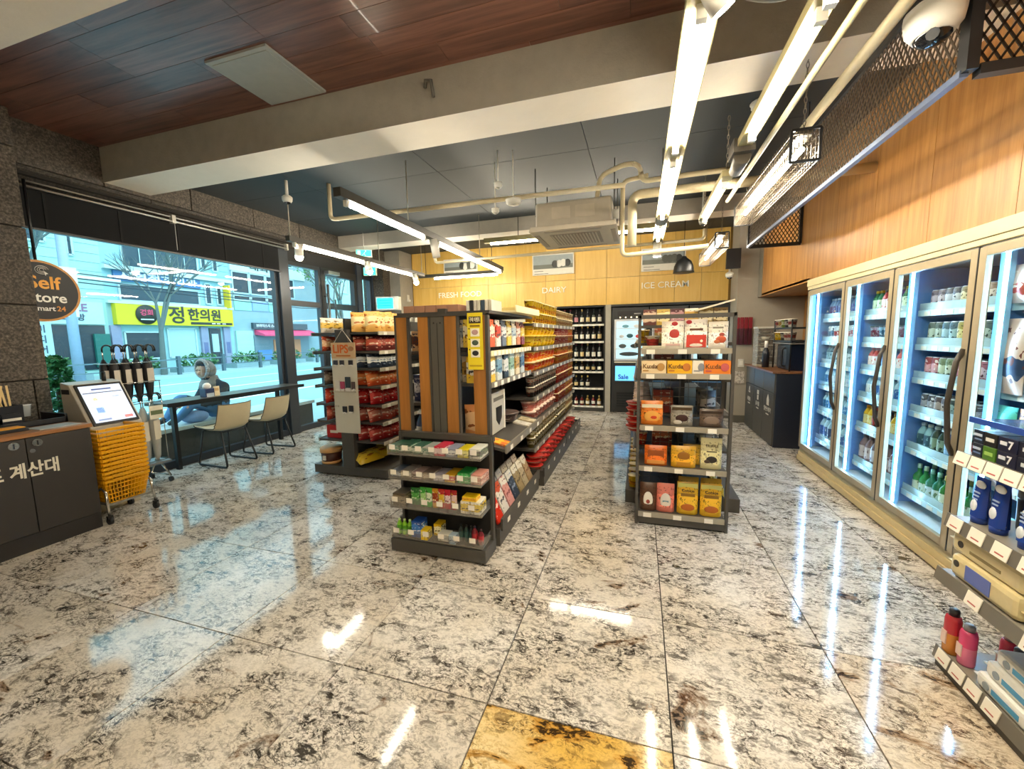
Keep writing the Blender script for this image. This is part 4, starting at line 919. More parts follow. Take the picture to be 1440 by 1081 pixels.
MB().box(-0.004, 0.004, -0.04, 0.04, 0, 0.115).build('card', M('#e8d9b4', 0.6), tc_); MB().box(0.004, 0.005, -0.028, 0.028, 0.06, 0.095).build('print_block', M('#c8a878', 0.6), tc_)
def chair_parts():
    W = 0.21
    def shell(off):
        prof = [(-0.24, 0.455), (-0.22, 0.44), (-0.05, 0.425), (0.10, 0.43), (0.16, 0.47), (0.20, 0.56), (0.235, 0.68), (0.25, 0.755)]
        def fn(u, v):
            t_ = v*(len(prof)-1); i = min(int(t_), len(prof)-2); f = t_-i
            x = prof[i][0]*(1-f)+prof[i+1][0]*f; z = prof[i][1]*(1-f)+prof[i+1][1]*f
            y = (2*u-1)*W*(1-0.12*max(0, v-0.6)); e = abs(2*u-1)**4
            return (x-0.05*e*(1 if v > 0.55 else 0.3)-off*(0.8 if v > 0.55 else 0.0), y, z+0.035*e*(1 if v < 0.6 else 0.2)+off*(1 if v <= 0.55 else 0.1))
        return fn
    mb = MB().grid(shell(0.0), 10, 14).grid(shell(0.010), 10, 14, flip=True)
    sh = mb.mesh('seat_shell', M('#cdbf9d', 0.45, var=0.05))
    rim = MB().tube([shell(0.005)(0.0, v/14) for v in range(15)]+[shell(0.005)(u/10, 1.0) for u in range(1, 11)]+[shell(0.005)(1.0, 1-v/14) for v in range(1, 15)], 0.006, 5).mesh('edge_trim', M('#5a5246', 0.5))
    legs = []
    for s in (-1, 1): legs.append(MB().tube(path([(-0.19, 0.15*s, 0.425), (-0.26, 0.19*s, 0.012), (0.24, 0.19*s, 0.012), (0.12, 0.15*s, 0.425)], 0.04), 0.012, 7).mesh('sled_leg', m_black))
    cross = MB().tube([(-0.19, -0.15, 0.42), (-0.19, 0.15, 0.42)], 0.008, 6).tube([(0.12, -0.15, 0.42), (0.12, 0.15, 0.42)], 0.008, 6).mesh('cross_bar', m_black)
    return [('seat_shell', sh), ('edge_trim', rim), ('sled_leg', legs[0]), ('sled_leg', legs[1]), ('cross_bar', cross)]
cps = chair_parts()
for lab, p, rz in (('beige shell chair with black sled legs, nearer the umbrella rack', (-4.86, 3.67, 0), -0.05), ('beige shell chair with black sled legs, nearer the window post', (-4.84, 4.25, 0), 0.06)):
    c = thing('shell_chair', lab, 'chair', p, rz, 'shell chairs at the bar table')
    for nm, me in cps: ob(nm, me, c)
# round self store sign hung by the window
ss = thing('hanging_sign', 'round black self store sign with orange rim hung by the pillar', 'sign', (-5.12, 2.30, 1.975))
def disc(r, x0, x1, mat, nm): return MB().cyl((x0, 0, 0), (x1, 0, 0), r, n=40).build(nm, mat, ss)
disc(0.27, -0.02, 0.02, M('#c8893a', 0.45), 'rim'); disc(0.25, 0.02, 0.024, M('#0d0c0d', 0.5), 'face')
MB().tube([(0, 0.0, 0.27), (0, 0.0, 0.95)], 0.012, 6).build('hanging_strap', m_black, ss)
text('Self', 0.155, M('#eaa53a', 0.5), ss, (0.026, 0.02, 0.07), FACE_R, 'lettering', 0.003, 0.001); text('Store', 0.12, M('#e9e6de', 0.5), ss, (0.026, 0.03, -0.06), FACE_R, 'lettering', 0.002, 0.001)
text('emart', 0.062, M('#e9e6de', 0.5), ss, (0.026, 0.0, -0.155), FACE_R, 'lettering', 0.001, 0.001); text('24', 0.062, M('#d98f3a', 0.5), ss, (0.026, 0.115, -0.155), FACE_R, 'lettering', 0.001, 0.001)
rg_ = MB()
for r in (0.045, 0.03, 0.016): rg_.tube([(0.026, 0.02+r*math.cos(a), 0.185+r*math.sin(a)*0.8) for a in [0.2+5.2*i/16 for i in range(17)]], 0.0025, 4)
rg_.add([(0.027, 0.03, 0.18), (0.027, 0.06, 0.155), (0.027, 0.045, 0.15), (0.027, 0.04, 0.135)], [(0, 1, 2), (0, 2, 3)]); rg_.build('pointer_emblem', M('#d9d6ce', 0.5), ss)
# ================================================================== PRODUCT SHAPES
MC = {}
def cached(key, fn):
    if key not in MC: MC[key] = fn()
    return MC[key]
def prod(name, me, label, cat, loc, rz=0.0, group=None, rot=None):
    return tag(ob(name, me, None, loc, rz, rot), label, cat, group)
def cup_mesh(h, r, mats, nm='cup'):
    return MB().lathe([(r*0.74, 0, 0), (r*0.97, h*0.9, 0), (r*1.05, h*0.9, 1), (r*1.05, h*0.96, 1), (r*0.98, h*0.985, 1), (0.0, h*0.985, 1)], 14).mesh(nm, mats)
def bowl_mesh(h, r, mats, nm='bowl'):
    return MB().lathe([(r*0.62, 0, 0), (r*0.8, h*0.25, 0), (r*0.98, h*0.85, 0), (r*1.05, h*0.85, 1), (r*1.05, h*0.93, 1), (r*0.96, h, 1), (0.0, h, 1)], 16).mesh(nm, mats)
def can_mesh(h, r, mats):
    return MB().lathe([(r*0.8, 0, 1), (r, h*0.04, 0), (r, h*0.9, 0), (r*0.82, h*0.97, 1), (r*0.82, h, 1), (0.0, h*0.985, 1)], 12).mesh('can', mats)
def pet_mesh(h, r, mats):
    return MB().lathe([(r*0.85, 0, 0), (r, h*0.06, 0), (r, h*0.25, 1), (r, h*0.62, 0), (r*0.9, h*0.7, 0), (r*0.42, h*0.86, 0), (r*0.42, h*0.9, 2), (r*0.46, h*0.9, 2), (r*0.46, h, 2), (0.0, h, 2)], 12).mesh('bottle', mats)
def wine_mesh(h, r, mats):
    return MB().lathe([(r*0.9, 0, 0), (r, h*0.03, 0), (r, h*0.18, 1), (r, h*0.46, 0), (r, h*0.58, 0), (r*0.75, h*0.66, 0), (r*0.36, h*0.73, 0), (r*0.36, h*0.86, 2), (r*0.40, h*0.87, 2), (r*0.38, h, 2), (0.0, h, 2)], 12).mesh('bottle', mats)
def bag_mesh(w, h, t, mat, mat2=None, nm='bag', seed=0):
    rg = random.Random(seed); a, b, c = rg.uniform(0.5, 1.5), rg.uniform(0, 6), rg.uniform(0.008, 0.018)
    def pr(x): return max(0.0, 1-abs(2*x-1)**3)**0.7
    def fn(sg):
        def f(u, v):
            vv = min(1, max(0, (v-0.07)/0.86)); th = t/2*pr(u)*pr(vv)*(1.15-0.3*vv)
            return ((u-0.5)*w*(1-0.05*math.sin(PI*v)), sg*(th+0.0015)+c*math.sin(a*6*u+b)*pr(u)*0.15, v*h)
        return f
    mb = MB().grid(fn(-1), 8, 8, 0).grid(fn(1), 8, 8, 0, flip=True)
    return mb.mesh(nm, [mat])
def pouch_mesh(w, h, t, mat, nm='pouch'):
    def fn(sg):
        def f(u, v):
            th = t/2*(max(0, 1-abs(2*u-1)**4))**0.6*(1-v)**0.55*(0.35+0.65*min(1, v/0.12+0.5))
            return ((u-0.5)*w, sg*(th+0.002), v*h)
        return f
    return MB().grid(fn(-1), 8, 9, 0).grid(fn(1), 8, 9, 0, flip=True).mesh(nm, [mat])
def box_mesh(w, d, h, mats, nm='carton', bv=0.002):
    v = MB(); vv = [(x, y, z) for z in (0, h) for y in (-d/2, d/2) for x in (-w/2, w/2)]
    v.add(vv, [(0, 2, 3, 1), (4, 5, 7, 6), (0, 1, 5, 4), (2, 6, 7, 3), (0, 4, 6, 2), (1, 3, 7, 5)], [0, 1 if len(mats) > 1 else 0, 0, 0, 0, 0])
    return v.mesh(nm, mats, bv)
m_tag = M('#f2ece0', 0.5, var=0.03); m_rail = M('#8f887c', 0.4, 0.2); m_gon = M('#4b4844', 0.45); m_gon2 = M('#2f2d2b', 0.5)
m_clear = CLEARP('#c9c4b8', 0.16, 0.12)
tagm_y = MB().box(0, 0.003, -0.028, 0.028, 0, 0.034).mesh('price_tag', m_tag)     # faces +-x
tagm_x = MB().box(-0.03, 0.03, -0.003, 0, 0, 0.034).mesh('price_tag', m_tag)      # faces -y
def shelf_y(parent, x0, x1, y0, y1, z, front, tags=(), rail=m_rail, thick=0.022, back=0.03):
    """shelf running along y; front is +1 when it faces +x"""
    s = MB().box(min(x0, x1), max(x0, x1), y0, y1, z-thick, z).build('shelf', m_gon, parent)
    xf = max(x0, x1) if front > 0 else min(x0, x1)
    MB().box(xf if front > 0 else xf-0.012, xf+0.012 if front > 0 else xf, y0, y1, z-0.032, z+0.006).build('price_rail', rail, s)
    for t_ in tags: ob('price_tag', tagm_y, s, (xf+0.012 if front > 0 else xf-0.015, t_, z-0.032))
    return s

# ================================================================== RAMEN GONDOLA (two bays, runs away from the camera)
GA = thing('gondola_shelf', 'long dark gondola full of cup noodles in the middle of the shop', 'shelf unit', (0, 0, 0))
MB().box(-1.75, -0.93, 2.62, 3.80, 0.0, 0.13).build('base', m_gon, GA, bevel=0.003)
MB().box(-1.75, -0.89, 3.86, 6.47, 0.0, 0.13).build('base', m_gon, GA, bevel=0.003)
MB().box(-1.345, -1.315, 2.62, 6.47, 0.13, 1.66).build('back_panel', m_gon2, GA)
for y in (2.64, 3.82, 5.15, 6.45): MB().box(-1.36, -1.30, y-0.02, y+0.02, 0.0, 1.70).build('upright', m_gon, GA)
ZS = [1.62, 1.385, 1.14, 0.888, 0.637, 0.37]
for z in ZS:
    for y0, y1 in ((3.86, 5.13), (5.16, 6.45)): shelf_y(GA, -1.315, -0.99, y0, y1, z, 1, [y0+0.12+0.27*k for k in range(5)])
for y0, y1 in ((3.86, 5.13), (5.16, 6.45)):
    s = MB().box(-0.90, -0.885, y0, y1, 0.10, 0.19).build('base_lip', m_gon, GA)
    for k in range(4): ob('price_tag', tagm_y, s, (-0.885, y0+0.2+0.3*k, 0.12))
for y in (3.87, 6.44): MB().box(-1.30, -0.89, y-0.01, y+0.01, 0.13, 0.16).build('base_divider', m_gon, GA)
# left-hand side shelves
for z in (1.40, 1.02, 0.62): shelf_y(GA, -1.345, -1.66, 2.66, 3.80, z, -1)
Y_ = '#f2c81e'
def mk(base, band, ink, lid, lo=0.3, hi=0.7, seed=0): return [PR(base, band, ink, lo, hi, seed), M(lid, 0.4)]
kinds = {
 'yb': ('yellow noodle tub', 'bowl', 0.125, 0.082, mk('#f0c418', '#f6d84a', '#b4421c', '#e8c64a', 0.35, 0.8, 1)),
 'yc': ('yellow noodle cup', 'cup', 0.115, 0.05, mk('#f2cc28', '#e8a018', '#7d3010', '#f0e2b0', 0.2, 0.5, 2)),
 'ob': ('orange noodle bowl', 'bowl', 0.105, 0.078, mk('#e88a1e', '#d8401e', '#f6dc6a', '#f2d9a0', 0.3, 0.75, 3)),
 'rp': ('pink and red noodle cup', 'cup', 0.115, 0.05, mk('#d88a70', '#c23a34', '#f2e4cc', '#efe0c8', 0.3, 0.7, 4)),
 'rc': ('red noodle cup', 'cup', 0.115, 0.05, mk('#c8281e', '#e0582a', '#f8e6c0', '#f0d8b0', 0.35, 0.7, 5)),
 'oc': ('orange noodle cup', 'cup', 0.115, 0.05, mk('#e8782a', '#f0b03a', '#8a1c12', '#f2dcb0', 0.35, 0.7, 6)),
 'bk': ('black noodle cup', 'cup', 0.105, 0.048, mk('#2c2420', '#d8c8b8', '#b44a34', '#d9cfc0', 0.45, 0.8, 7)),
 'pk': ('salmon pink noodle bowl', 'bowl', 0.105, 0.078, mk('#d89484', '#c8645a', '#f4e4d6', '#f0d4c4', 0.3, 0.7, 8)),
 'ol': ('olive and white noodle cup', 'cup', 0.105, 0.048, mk('#8a7a34', '#e6ddc0', '#5a4a1e', '#efe6cc', 0.3, 0.65, 9)),
 'wc': ('cream wrapped noodle cup', 'cup', 0.10, 0.05, mk('#dcc890', '#b88a4a', '#7a3018', '#efe4c0', 0.3, 0.6, 10)),
 'gc': ('golden brown noodle cup', 'cup', 0.115, 0.05, mk('#d8a238', '#a85a1e', '#f4e2a8', '#f0dca8', 0.3, 0.7, 11)),
}
def noodle(k):
    d, sh, h, r, mats = kinds[k]
    return cached(('nd', k), lambda: (bowl_mesh if sh == 'bowl' else cup_mesh)(h, r, mats, 'noodle_'+sh)), d, sh, h, r
SN = ['top', 'second', 'third', 'fourth', 'fifth', 'lowest']
plan = [  # per shelf: (near-bay kinds, far-bay kinds, stack)
 ([('yc', 12, 2)], [('wc', 12, 2)]), ([('yb', 7, 2)], [('rp', 8, 2), ('oc', 4, 2)]), ([('ob', 7, 2)], [('oc', 8, 2), ('gc', 4, 2)]),
 ([('bk', 12, 2)], [('rc', 8, 2), ('oc', 4, 2)]), ([('pk', 7, 2)], [('rc', 6, 2), ('oc', 6, 2)]), ([('ol', 12, 2)], [('ol', 6, 2), ('wc', 6, 2)])]
for si, (z, bays) in enumerate(zip(ZS, plan)):
    for bi, bay in enumerate(bays):
        y = 3.90 if bi == 0 else 5.19; n0 = 0
        for k, n, st in bay:
            me, d, sh, h, r = noodle(k)
            for i in range(n):
                pitch = r*2.1+0.001
                for s in range(st):
                    lv = ('bottom', 'upper')[s] if st == 2 else ''
                    lab = '%s, %s from near end, %s layer, %s shelf, %s bay' % (d, ORD[n0+i], lv, SN[si], 'near' if bi == 0 else 'far')
                    o = prod('noodle_'+sh, me, lab, 'instant noodles', (-0.995-r*1.06, y+r*1.05+i*pitch, z+s*h), random.Random(i*7+s+si*31).uniform(0, 6.28), 'noodles on the long gondola')
            y += n*(r*2.1+0.001); n0 += n
# red bowls piled in the base tray
m_rb = mk('#b81e18', '#e8d6c0', '#e04a2a', '#c4281e', 0.55, 0.8, 12)
rbm = cached('rb', lambda: bowl_mesh(0.052, 0.085, m_rb, 'noodle_bowl'))
for i in range(13):
    for s in range(3 if i < 9 else 2):
        rr = random.Random(i*5+s)
        prod('noodle_bowl', rbm, 'flat red noodle bowl, %s layer, %s stack from near end, base tray' % (('bottom', 'middle', 'top')[s], ORD[i]), 'instant noodles', (-1.02+rr.uniform(-0.008, 0.008), 3.98+i*0.186, 0.131+s*0.0535), rr.uniform(0, 6), 'red bowls in the base tray')
# ---- bay one: stationery and hanging goods, right-hand side
shelf_y(GA, -1.315, -1.00, 2.68, 3.78, 1.395, 1, [2.76+0.09*k for k in range(12)], M('#d8cca4', 0.5)); shelf_y(GA, -1.315, -1.00, 2.68, 3.78, 1.17, 1, [2.76+0.15*k for k in range(7)])
def slant(z, x1=-0.90):
    s = MB().prism([(-1.315, z+0.02), (-1.315, z), (x1, z-0.08), (x1, z-0.06)], 2.68, 3.78, 'xz').build('shelf', m_gon, GA)
    MB().box(x1, x1+0.012, 2.68, 3.78, z-0.09, z-0.03).build('price_rail', m_rail, s)
    for k in range(4): ob('price_tag', tagm_y, s, (x1+0.012, 2.80+0.27*k, z-0.085))
    return s
slant(0.76)
lip = MB().box(-0.93, -0.915, 2.64, 3.78, 0.11, 0.20).build('base_lip', m_gon, GA)
for k in range(4): ob('price_tag', tagm_y, lip, (-0.915, 2.78+0.27*k, 0.125))
hangc = [('#e0622a', '#f2e4d0', '#b8301a', 'orange'), ('#f0e6da', '#d8482a', '#3a3a3a', 'white and red'), ('#6a7486', '#e6e6e6', '#2e3440', 'grey blue'), ('#e8c84a', '#f6eed0', '#7a5a1a', 'yellow'), ('#efe9d6', '#b8c8d0', '#4a6a8a', 'white'), ('#d88a5a', '#f4e6d8', '#8a3a1a', 'salmon'), ('#8a1e28', '#e8c84a', '#f2e2c0', 'dark red')]
def hang(key, w, h, t, mat):
    def f():
        return MB().box(-w/2, w/2, -0.002, 0.002, h*0.82, h).box(-w/2, w/2, -t/2, t/2, 0, h*0.82).mesh('hanging_pack', [mat], 0.003)
    return cached(key, f)
for k, (a, b, c, nm) in enumerate(hangc):
    prod('hanging_pack', hang(('hg', k), 0.10, 0.20, 0.025, PR(a, b, c, 0.35, 0.75, 20+k)), '%s hanging pack in the upper row beside the slatted end panel' % nm, 'packet', (-1.03, 2.80+k*0.135, 1.425), PI/2, 'hanging packs on the first bay')
    MB().tube([(-1.315, 2.80+k*0.135, 1.61), (-1.02, 2.80+k*0.135, 1.61)], 0.003, 5).build('peg', m_chr, GA)
for k in range(3): prod('hanging_pack', MC[('hg', (3, 4, 2)[k])], '%s pack hanging deeper on the first bay, right behind the slatted panel' % ('yellow', 'white', 'grey blue')[k], 'packet', (-1.15-0.05*k, 2.70+k*0.06, 1.425), 0.2)
cols2 = [('#e8c43a', '#f2f0e6', '#3a3a3a', 'yellow and white'), ('#dfe4e0', '#7aa0b8', '#2a4a6a', 'pale blue'), ('#2e3a44', '#e2e6e6', '#9ab0b8', 'dark slate'), ('#dce6e0', '#9ac0a8', '#3a5a4a', 'pale green'), ('#e8d9b8', '#c8a050', '#6a4a1a', 'cream'), ('#c9d2d6', '#5a7a9a', '#23374a', 'silver blue')]
for k, (a, b, c, nm) in enumerate(cols2):
    prod('boxed_pack', cached(('bp', k), lambda: box_mesh(0.11, 0.05, 0.19, [PR(a, b, c, 0.3, 0.8, 30+k)], 'boxed_pack')), '%s upright pack on the middle shelf of the first bay' % nm, 'packet', (-1.04, 2.78+k*0.16, 1.171), PI/2, 'packs on the first bay')
for k in range(3): prod('boxed_pack', MC[('bp', (0, 4, 1)[k])], '%s upright pack standing deeper, right behind the slatted panel' % ('yellow and white', 'cream', 'pale blue')[k], 'packet', (-1.13-0.06*k, 2.715+k*0.06, 1.171), 0.1)
prod('bread_bag', bag_mesh(0.15, 0.26, 0.08, PR('#d8925a', '#e8c090', '#8a4a20', 0.3, 0.8, 71), None, 'bread_bag', 4), 'orange brown bread bag seen between the slats', 'packet', (-1.14, 2.72, 0.752), 0.25)
# shield-printed big bag and flat packs
bb = thing('gift_bag', 'grey white pack printed with a black shield on the first bay', 'packet', (-1.10, 3.02, 0.75), PI/2)
MB().box(-0.15, 0.15, -0.04, 0.04, 0, 0.32).build('pack_body', M('#b9b6ac', 0.5), bb, bevel=0.004)
MB().prism([(-0.07, 0.20), (0.07, 0.20), (0.065, 0.10), (0, 0.05), (-0.065, 0.10)], -0.043, -0.041, 'xz').build('shield_print', M('#1c1b1b', 0.4), bb)
MB().box(-0.12, 0.12, -0.042, -0.041, 0.25, 0.28).build('text_line', M('#6a675e', 0.5), bb); MB().box(0.125, 0.15, -0.044, -0.04, 0, 0.32).build('white_band', M('#e8e4da', 0.5), bb)
prod('bowl_pack', cached('dkb', lambda: bowl_mesh(0.09, 0.12, mk('#3a2c2a', '#6a4a44', '#c8b8a8', '#54443e'), 'bowl')), 'dark brown bowl beside the shield-printed pack', 'bowl', (-1.12, 3.36, 0.757), 0, None)
for k, (nm, a, b, c, y) in enumerate((('yellow and orange flat pack', '#f0c02a', '#e8782a', '#f8f0d8', 2.80), ('white flat pack', '#eae6dc', '#c8c0b0', '#8a8478', 3.46), ('cream flat pack', '#e6dcc0', '#b8a880', '#6a6048', 3.62))):
    prod('flat_pack', cached(('fp', k), lambda: box_mesh(0.16, 0.12, 0.03, [PR(a, b, c, 0.0, 1.0, 50+k)], 'flat_pack')), nm+' lying on the sloped shelf of the first bay', 'packet', (-0.99, y, 0.697+0.003), 0, None, (0, 0.19, 0))
leans = [('red card-topped pack', '#d8321e', '#ece6da', '#f6d8c8'), ('white card-topped pack', '#e8e2d6', '#c85a3a', '#4a4a4a'), ('pink card-topped pack', '#d89a94', '#ece4da', '#8a3a3a'), ('dark slate pack', '#3a4658', '#dcd8d0', '#8fa0b8'), ('kraft brown pack', '#a8926a', '#e4dcc8', '#5a4a30'), ('beige pack', '#c4b494', '#efe8d8', '#6a5a40'), ('tan pack', '#b89a74', '#ede4d2', '#7a4a2a')]
for k, (nm, a, b, c) in enumerate(leans):
    for s in range(2):
        prod('card_pack', cached(('cpk', k), lambda: box_mesh(0.125, 0.018, 0.25, [PR(a, b, c, 0.72, 1.0, 60+k)], 'card_pack')), nm+(' in the front row' if s == 0 else ' in the back row')+' leaning in the base tray', 'packet', (-0.965-0.09*s, 2.74+k*0.15, 0.135+0.0*s), 0, None, (-0.42, 0, PI/2))
# goods behind the slats on the left side
for k, (nm, c, y) in enumerate((('blue', '#4a5f86', 2.76), ('clear', '#b8c2c0', 2.86), ('green', '#7fae5a', 2.96))):
    prod('tall_bottle', cached(('tb', k), lambda: pet_mesh(0.33, 0.045, [M(c, 0.25), M('#d9dcd8', 0.4), M('#eceae4', 0.4)])), nm+' tall bottle glimpsed through the slatted end panel', 'bottle', (-1.60, y, 0.621))
    prod('tissue_pack', cached(('tp', k), lambda: box_mesh(0.10, 0.09, 0.2, [PR(('#2c3a6a', '#e8e4dc', '#c8322a')[k], ('#d8dce8', '#5a7aa8', '#f0e4d0')[k], '#8a90a8', 0.3, 0.7, 80+k)], 'tissue_pack')), ('navy', 'white', 'red')[k]+' pack on the upper left shelf behind the slats', 'packet', (-1.60, y+0.03, 1.021), -PI/2)
    prod('tissue_pack', cached(('tq', k), lambda: box_mesh(0.11, 0.09, 0.15, [PR(('#d8b48a', '#b84a3a', '#e6e0d4')[k], ('#6a3a2a', '#f0e0c8', '#8aa0c0')[k], '#3a3a4a', 0.3, 0.7, 85+k)], 'tissue_pack')), ('tan', 'brick red', 'off-white')[k]+' pack on the top left shelf behind the slats', 'packet', (-1.60, y+0.03, 1.401), -PI/2)
# stuff on top near the end panel
for k in range(5):
    prod('paper_carton', cached('pcart', lambda: box_mesh(0.085, 0.26, 0.05, [M('#b98a70', 0.6, var=0.15)], 'paper_carton')), 'brown carton on top of the gondola end, %s from the left' % ORD[k], 'carton', (-1.62+k*0.089, 2.80, 1.6805), 0, 'cartons on the gondola top')
MB().box(-1.70, -0.98, 2.64, 3.80, 1.66, 1.68).build('top_board', m_gon, GA)
for k, c in enumerate(('#e6e2d6', '#3a3a3c', '#d8d2c4', '#e2dccb', '#44566a', '#eae4d4', '#cfc8b8')):
    prod('file_folder', cached(('ff', k), lambda: box_mesh(0.022, 0.22, 0.075, [M(c, 0.5)], 'file_folder')), ('cream', 'black', 'grey white', 'ivory', 'slate blue', 'white', 'pale grey')[k]+' upright folder on top of the gondola end', 'folder', (-1.16+k*0.028, 2.80, 1.6805))
bt_ = thing('long_snack_tray', 'long cream tray of snack sticks on the gondola top', 'tray', (-1.0, 3.3, 1.6805)); MB().box(-0.06, 0.12, -0.35, 0.38, 0, 0.012).box(0.11, 0.12, -0.35, 0.38, 0.012, 0.05).box(-0.06, -0.05, -0.35, 0.38, 0.012, 0.05).build('tray_shell', M('#e6dcb0', 0.5), bt_)
for k in range(8): MB().box(-0.045, 0.105, -0.33+k*0.085, -0.27+k*0.085, 0.012, 0.035).build('snack_stick', M(('#d8c47a', '#c8b460')[k % 2], 0.5), bt_)
# ---- slatted end panel + end-cap trays
EP = thing('slatted_end_panel', 'gondola end panel of oak slats and a grey centre strip', 'panel', (-1.68, 2.585, 0))
m_slat = WOOD('#94602a', '#b87c38', 'end_slat_oak', 2, 7, 0.4, 0.06)
MB().box(0, 0.012, -0.02, 0.02, 0.8, 1.655).box(0.70, 0.715, -0.02, 0.02, 0.8, 1.655).box(0, 0.715, -0.02, 0.02, 1.645, 1.66).box(0, 0.715, -0.02, 0.02, 0.80, 0.825).build('frame', m_gon, EP)
for a, b in ((0.012, 0.098), (0.185, 0.268), (0.392, 0.482), (0.600, 0.692)):
    MB().box(a, b, -0.012, 0.012, 0.825, 1.645).build('oak_slat', m_slat, EP); MB().box(b, b+0.012, -0.016, 0.016, 0.825, 1.645).build('slat_edge', m_gon, EP)
MB().box(0.285, 0.385, -0.010, 0.010, 0.825, 1.645).build('grey_strip', M('#57544e', 0.45), EP)
for x in (0.31, 0.36): MB().cyl((x, -0.012, 1.60), (x, -0.010, 1.60), 0.006, n=8).build('screw_hole', m_black, EP)
for x in (0.335,): MB().box(x-0.002, x+0.002, -0.0112, -0.010, 0.825, 1.60).build('strip_groove', m_black, EP)
yl = thing('yellow_notice', 'yellow promotional card clipped on the slatted panel', 'notice', (-1.055, 2.562, 1.30))
MB().box(-0.055, 0.055, -0.003, 0, -0.02, 0.36).build('card', M('#efd92c', 0.5, var=0.03), yl)
MB().box(-0.042, 0.042, -0.005, -0.003, 0.29, 0.335).build('heading_block', M('#3a3020', 0.5), yl); text('구매 이벤트', 0.032, M('#f4ecd0', 0.5), yl, (0, -0.006, 0.313), FACE_F, 'lettering', 0.001, 0.0005, width=0.075)
MB().box(-0.035, 0.035, -0.005, -0.003, 0.268, 0.278).build('text_line', M('#8a6a20', 0.5), yl)
for k, z in enumerate((0.205, 0.135, 0.065)): MB().box(-0.032, 0.032, -0.005, -0.003, z-0.002, z+0.052).build('white_field', M('#f4f0dc', 0.5), yl); MB().ell((0, -0.005, z+0.026), 0.024, 0.002, 0.018, 10, 6).build('product_print', M(('#c8a0a0', '#4a5a4a', '#2a2a2e')[k], 0.5), yl); MB().cyl((-0.042, -0.005, z+0.05), (-0.042, -0.003, z+0.05), 0.005, n=8).build('number_dot', M('#5a4a20', 0.5), yl)
MB().box(-0.045, 0.045, -0.005, -0.003, 0.0, 0.012).build('text_line', M('#c8a820', 0.5), yl)
EC = thing('endcap_rack', 'low dark four-tier rack of small goods at the foot of the slatted panel', 'shelf unit', (-1.655, 2.355, 0))
W_ = 0.715
MB().box(0, W_, 0, 0.21, 0.012, 0.10).build('base', m_gon, EC, bevel=0.004)
MB().box(0.03, W_-0.03, 0.03, 0.2, 0, 0.012).build('foot', m_black, EC)
MB().box(0, W_, 0.195, 0.21, 0.10, 0.82).build('back_panel', m_gon2, EC)
for x in (0.0, W_-0.018): MB().box(x, x+0.018, 0.16, 0.21, 0.10, 0.83).build('upright', m_gon, EC)
MB().box(-0.005, W_+0.005, 0.17, 0.215, 0.79, 0.83).build('top_rail', m_gon, EC)
trays = [(0.715, 0.075, -0.0), (0.54, 0.07, 0.0), (0.335, 0.095, 0.0), (0.118, 0.072, 0.0)]
for ti, (z, lh, _) in enumerate(trays):
    tr = MB().box(0.008, W_-0.022, 0.005, 0.195, z-0.008, z).build('tray', m_gon, EC)
    MB().box(0.008, W_-0.022, 0.0, 0.004, z-0.008, z+lh*0.8).build('clear_lip', m_clear, tr)
    MB().box(W_-0.024, W_-0.020, 0.0, 0.195, z-0.008, z+lh*0.7).box(0.006, 0.010, 0.0, 0.195, z-0.008, z+lh*0.7).each('clear_side', m_clear, tr)
    for k in range(22): MB().box(0.02+k*0.031, 0.022+k*0.031, -0.002, 0.0, z-0.008, z+lh*0.45).build('wire', M('#6d665a', 0.4, 0.5), tr) if k % 2 == 0 else None
    for k in range(7 if ti < 2 else 6): ob('price_tag', cached('tsm', lambda: MB().box(-0.022, 0.022, -0.003, 0, 0, 0.034).mesh('price_tag', m_tag)), tr, (0.05+k*(0.1 if ti < 2 else 0.115), -0.002, z+lh*0.42))
TN = ['top', 'second', 'third', 'lowest']
ecx = -1.655; ecy = 2.355
def ec(ti, x, w, h, d, a, b, c, lab, kind='box', cat='packet', dy=0.02, rx=0.0):
    key = ('ec', a, b, w, h, kind)
    if kind == 'box': me = cached(key, lambda: box_mesh(w, d, h, [PR(a, b, c, 0.25, 0.8, int(x*100))], 'small_carton'))
    elif kind == 'pouch': me = cached(key, lambda: pouch_mesh(w, h, d, PR(a, b, c, 0.3, 0.75, int(x*100)), 'small_pouch'))
    else: me = cached(key, lambda: pet_mesh(h, w/2, [M(a, 0.3), M(b, 0.4), M(c, 0.4)]))
    return prod({'box': 'small_carton', 'pouch': 'small_pouch', 'bottle': 'small_bottle'}[kind], me, lab+' on the %s tray of the near end rack' % TN[ti], cat, (ecx+x, ecy+dy+d/2, trays[ti][0]+0.001), 0, None, (rx, 0, 0) if rx else None)
for k, (a, b, c, nm) in enumerate((('#2e5a44', '#4a8a68', '#e2ece0', 'leftmost dark green'), ('#1f4f3c', '#dfe8dc', '#7aa890', 'second dark green'), ('#3a6a56', '#c8dccc', '#e8efe4', 'teal green'), ('#a8b0aa', '#5a8a7a', '#e8e8e0', 'pale grey green'), ('#c8304a', '#f0d0d4', '#f8e8e8', 'pink red'), ('#8a90a8', '#e2e6ea', '#4a5a80', 'grey blue'), ('#d8c81e', '#f0e88a', '#5a6a1a', 'yellow'), ('#dcdcd4', '#3a3a3a', '#6a8a5a', 'black and white striped'))):
    ec(0, 0.055+k*0.085, 0.075, 0.055+0.01*(k % 3 == 1), 0.15, a, b, c, nm+' gum carton')
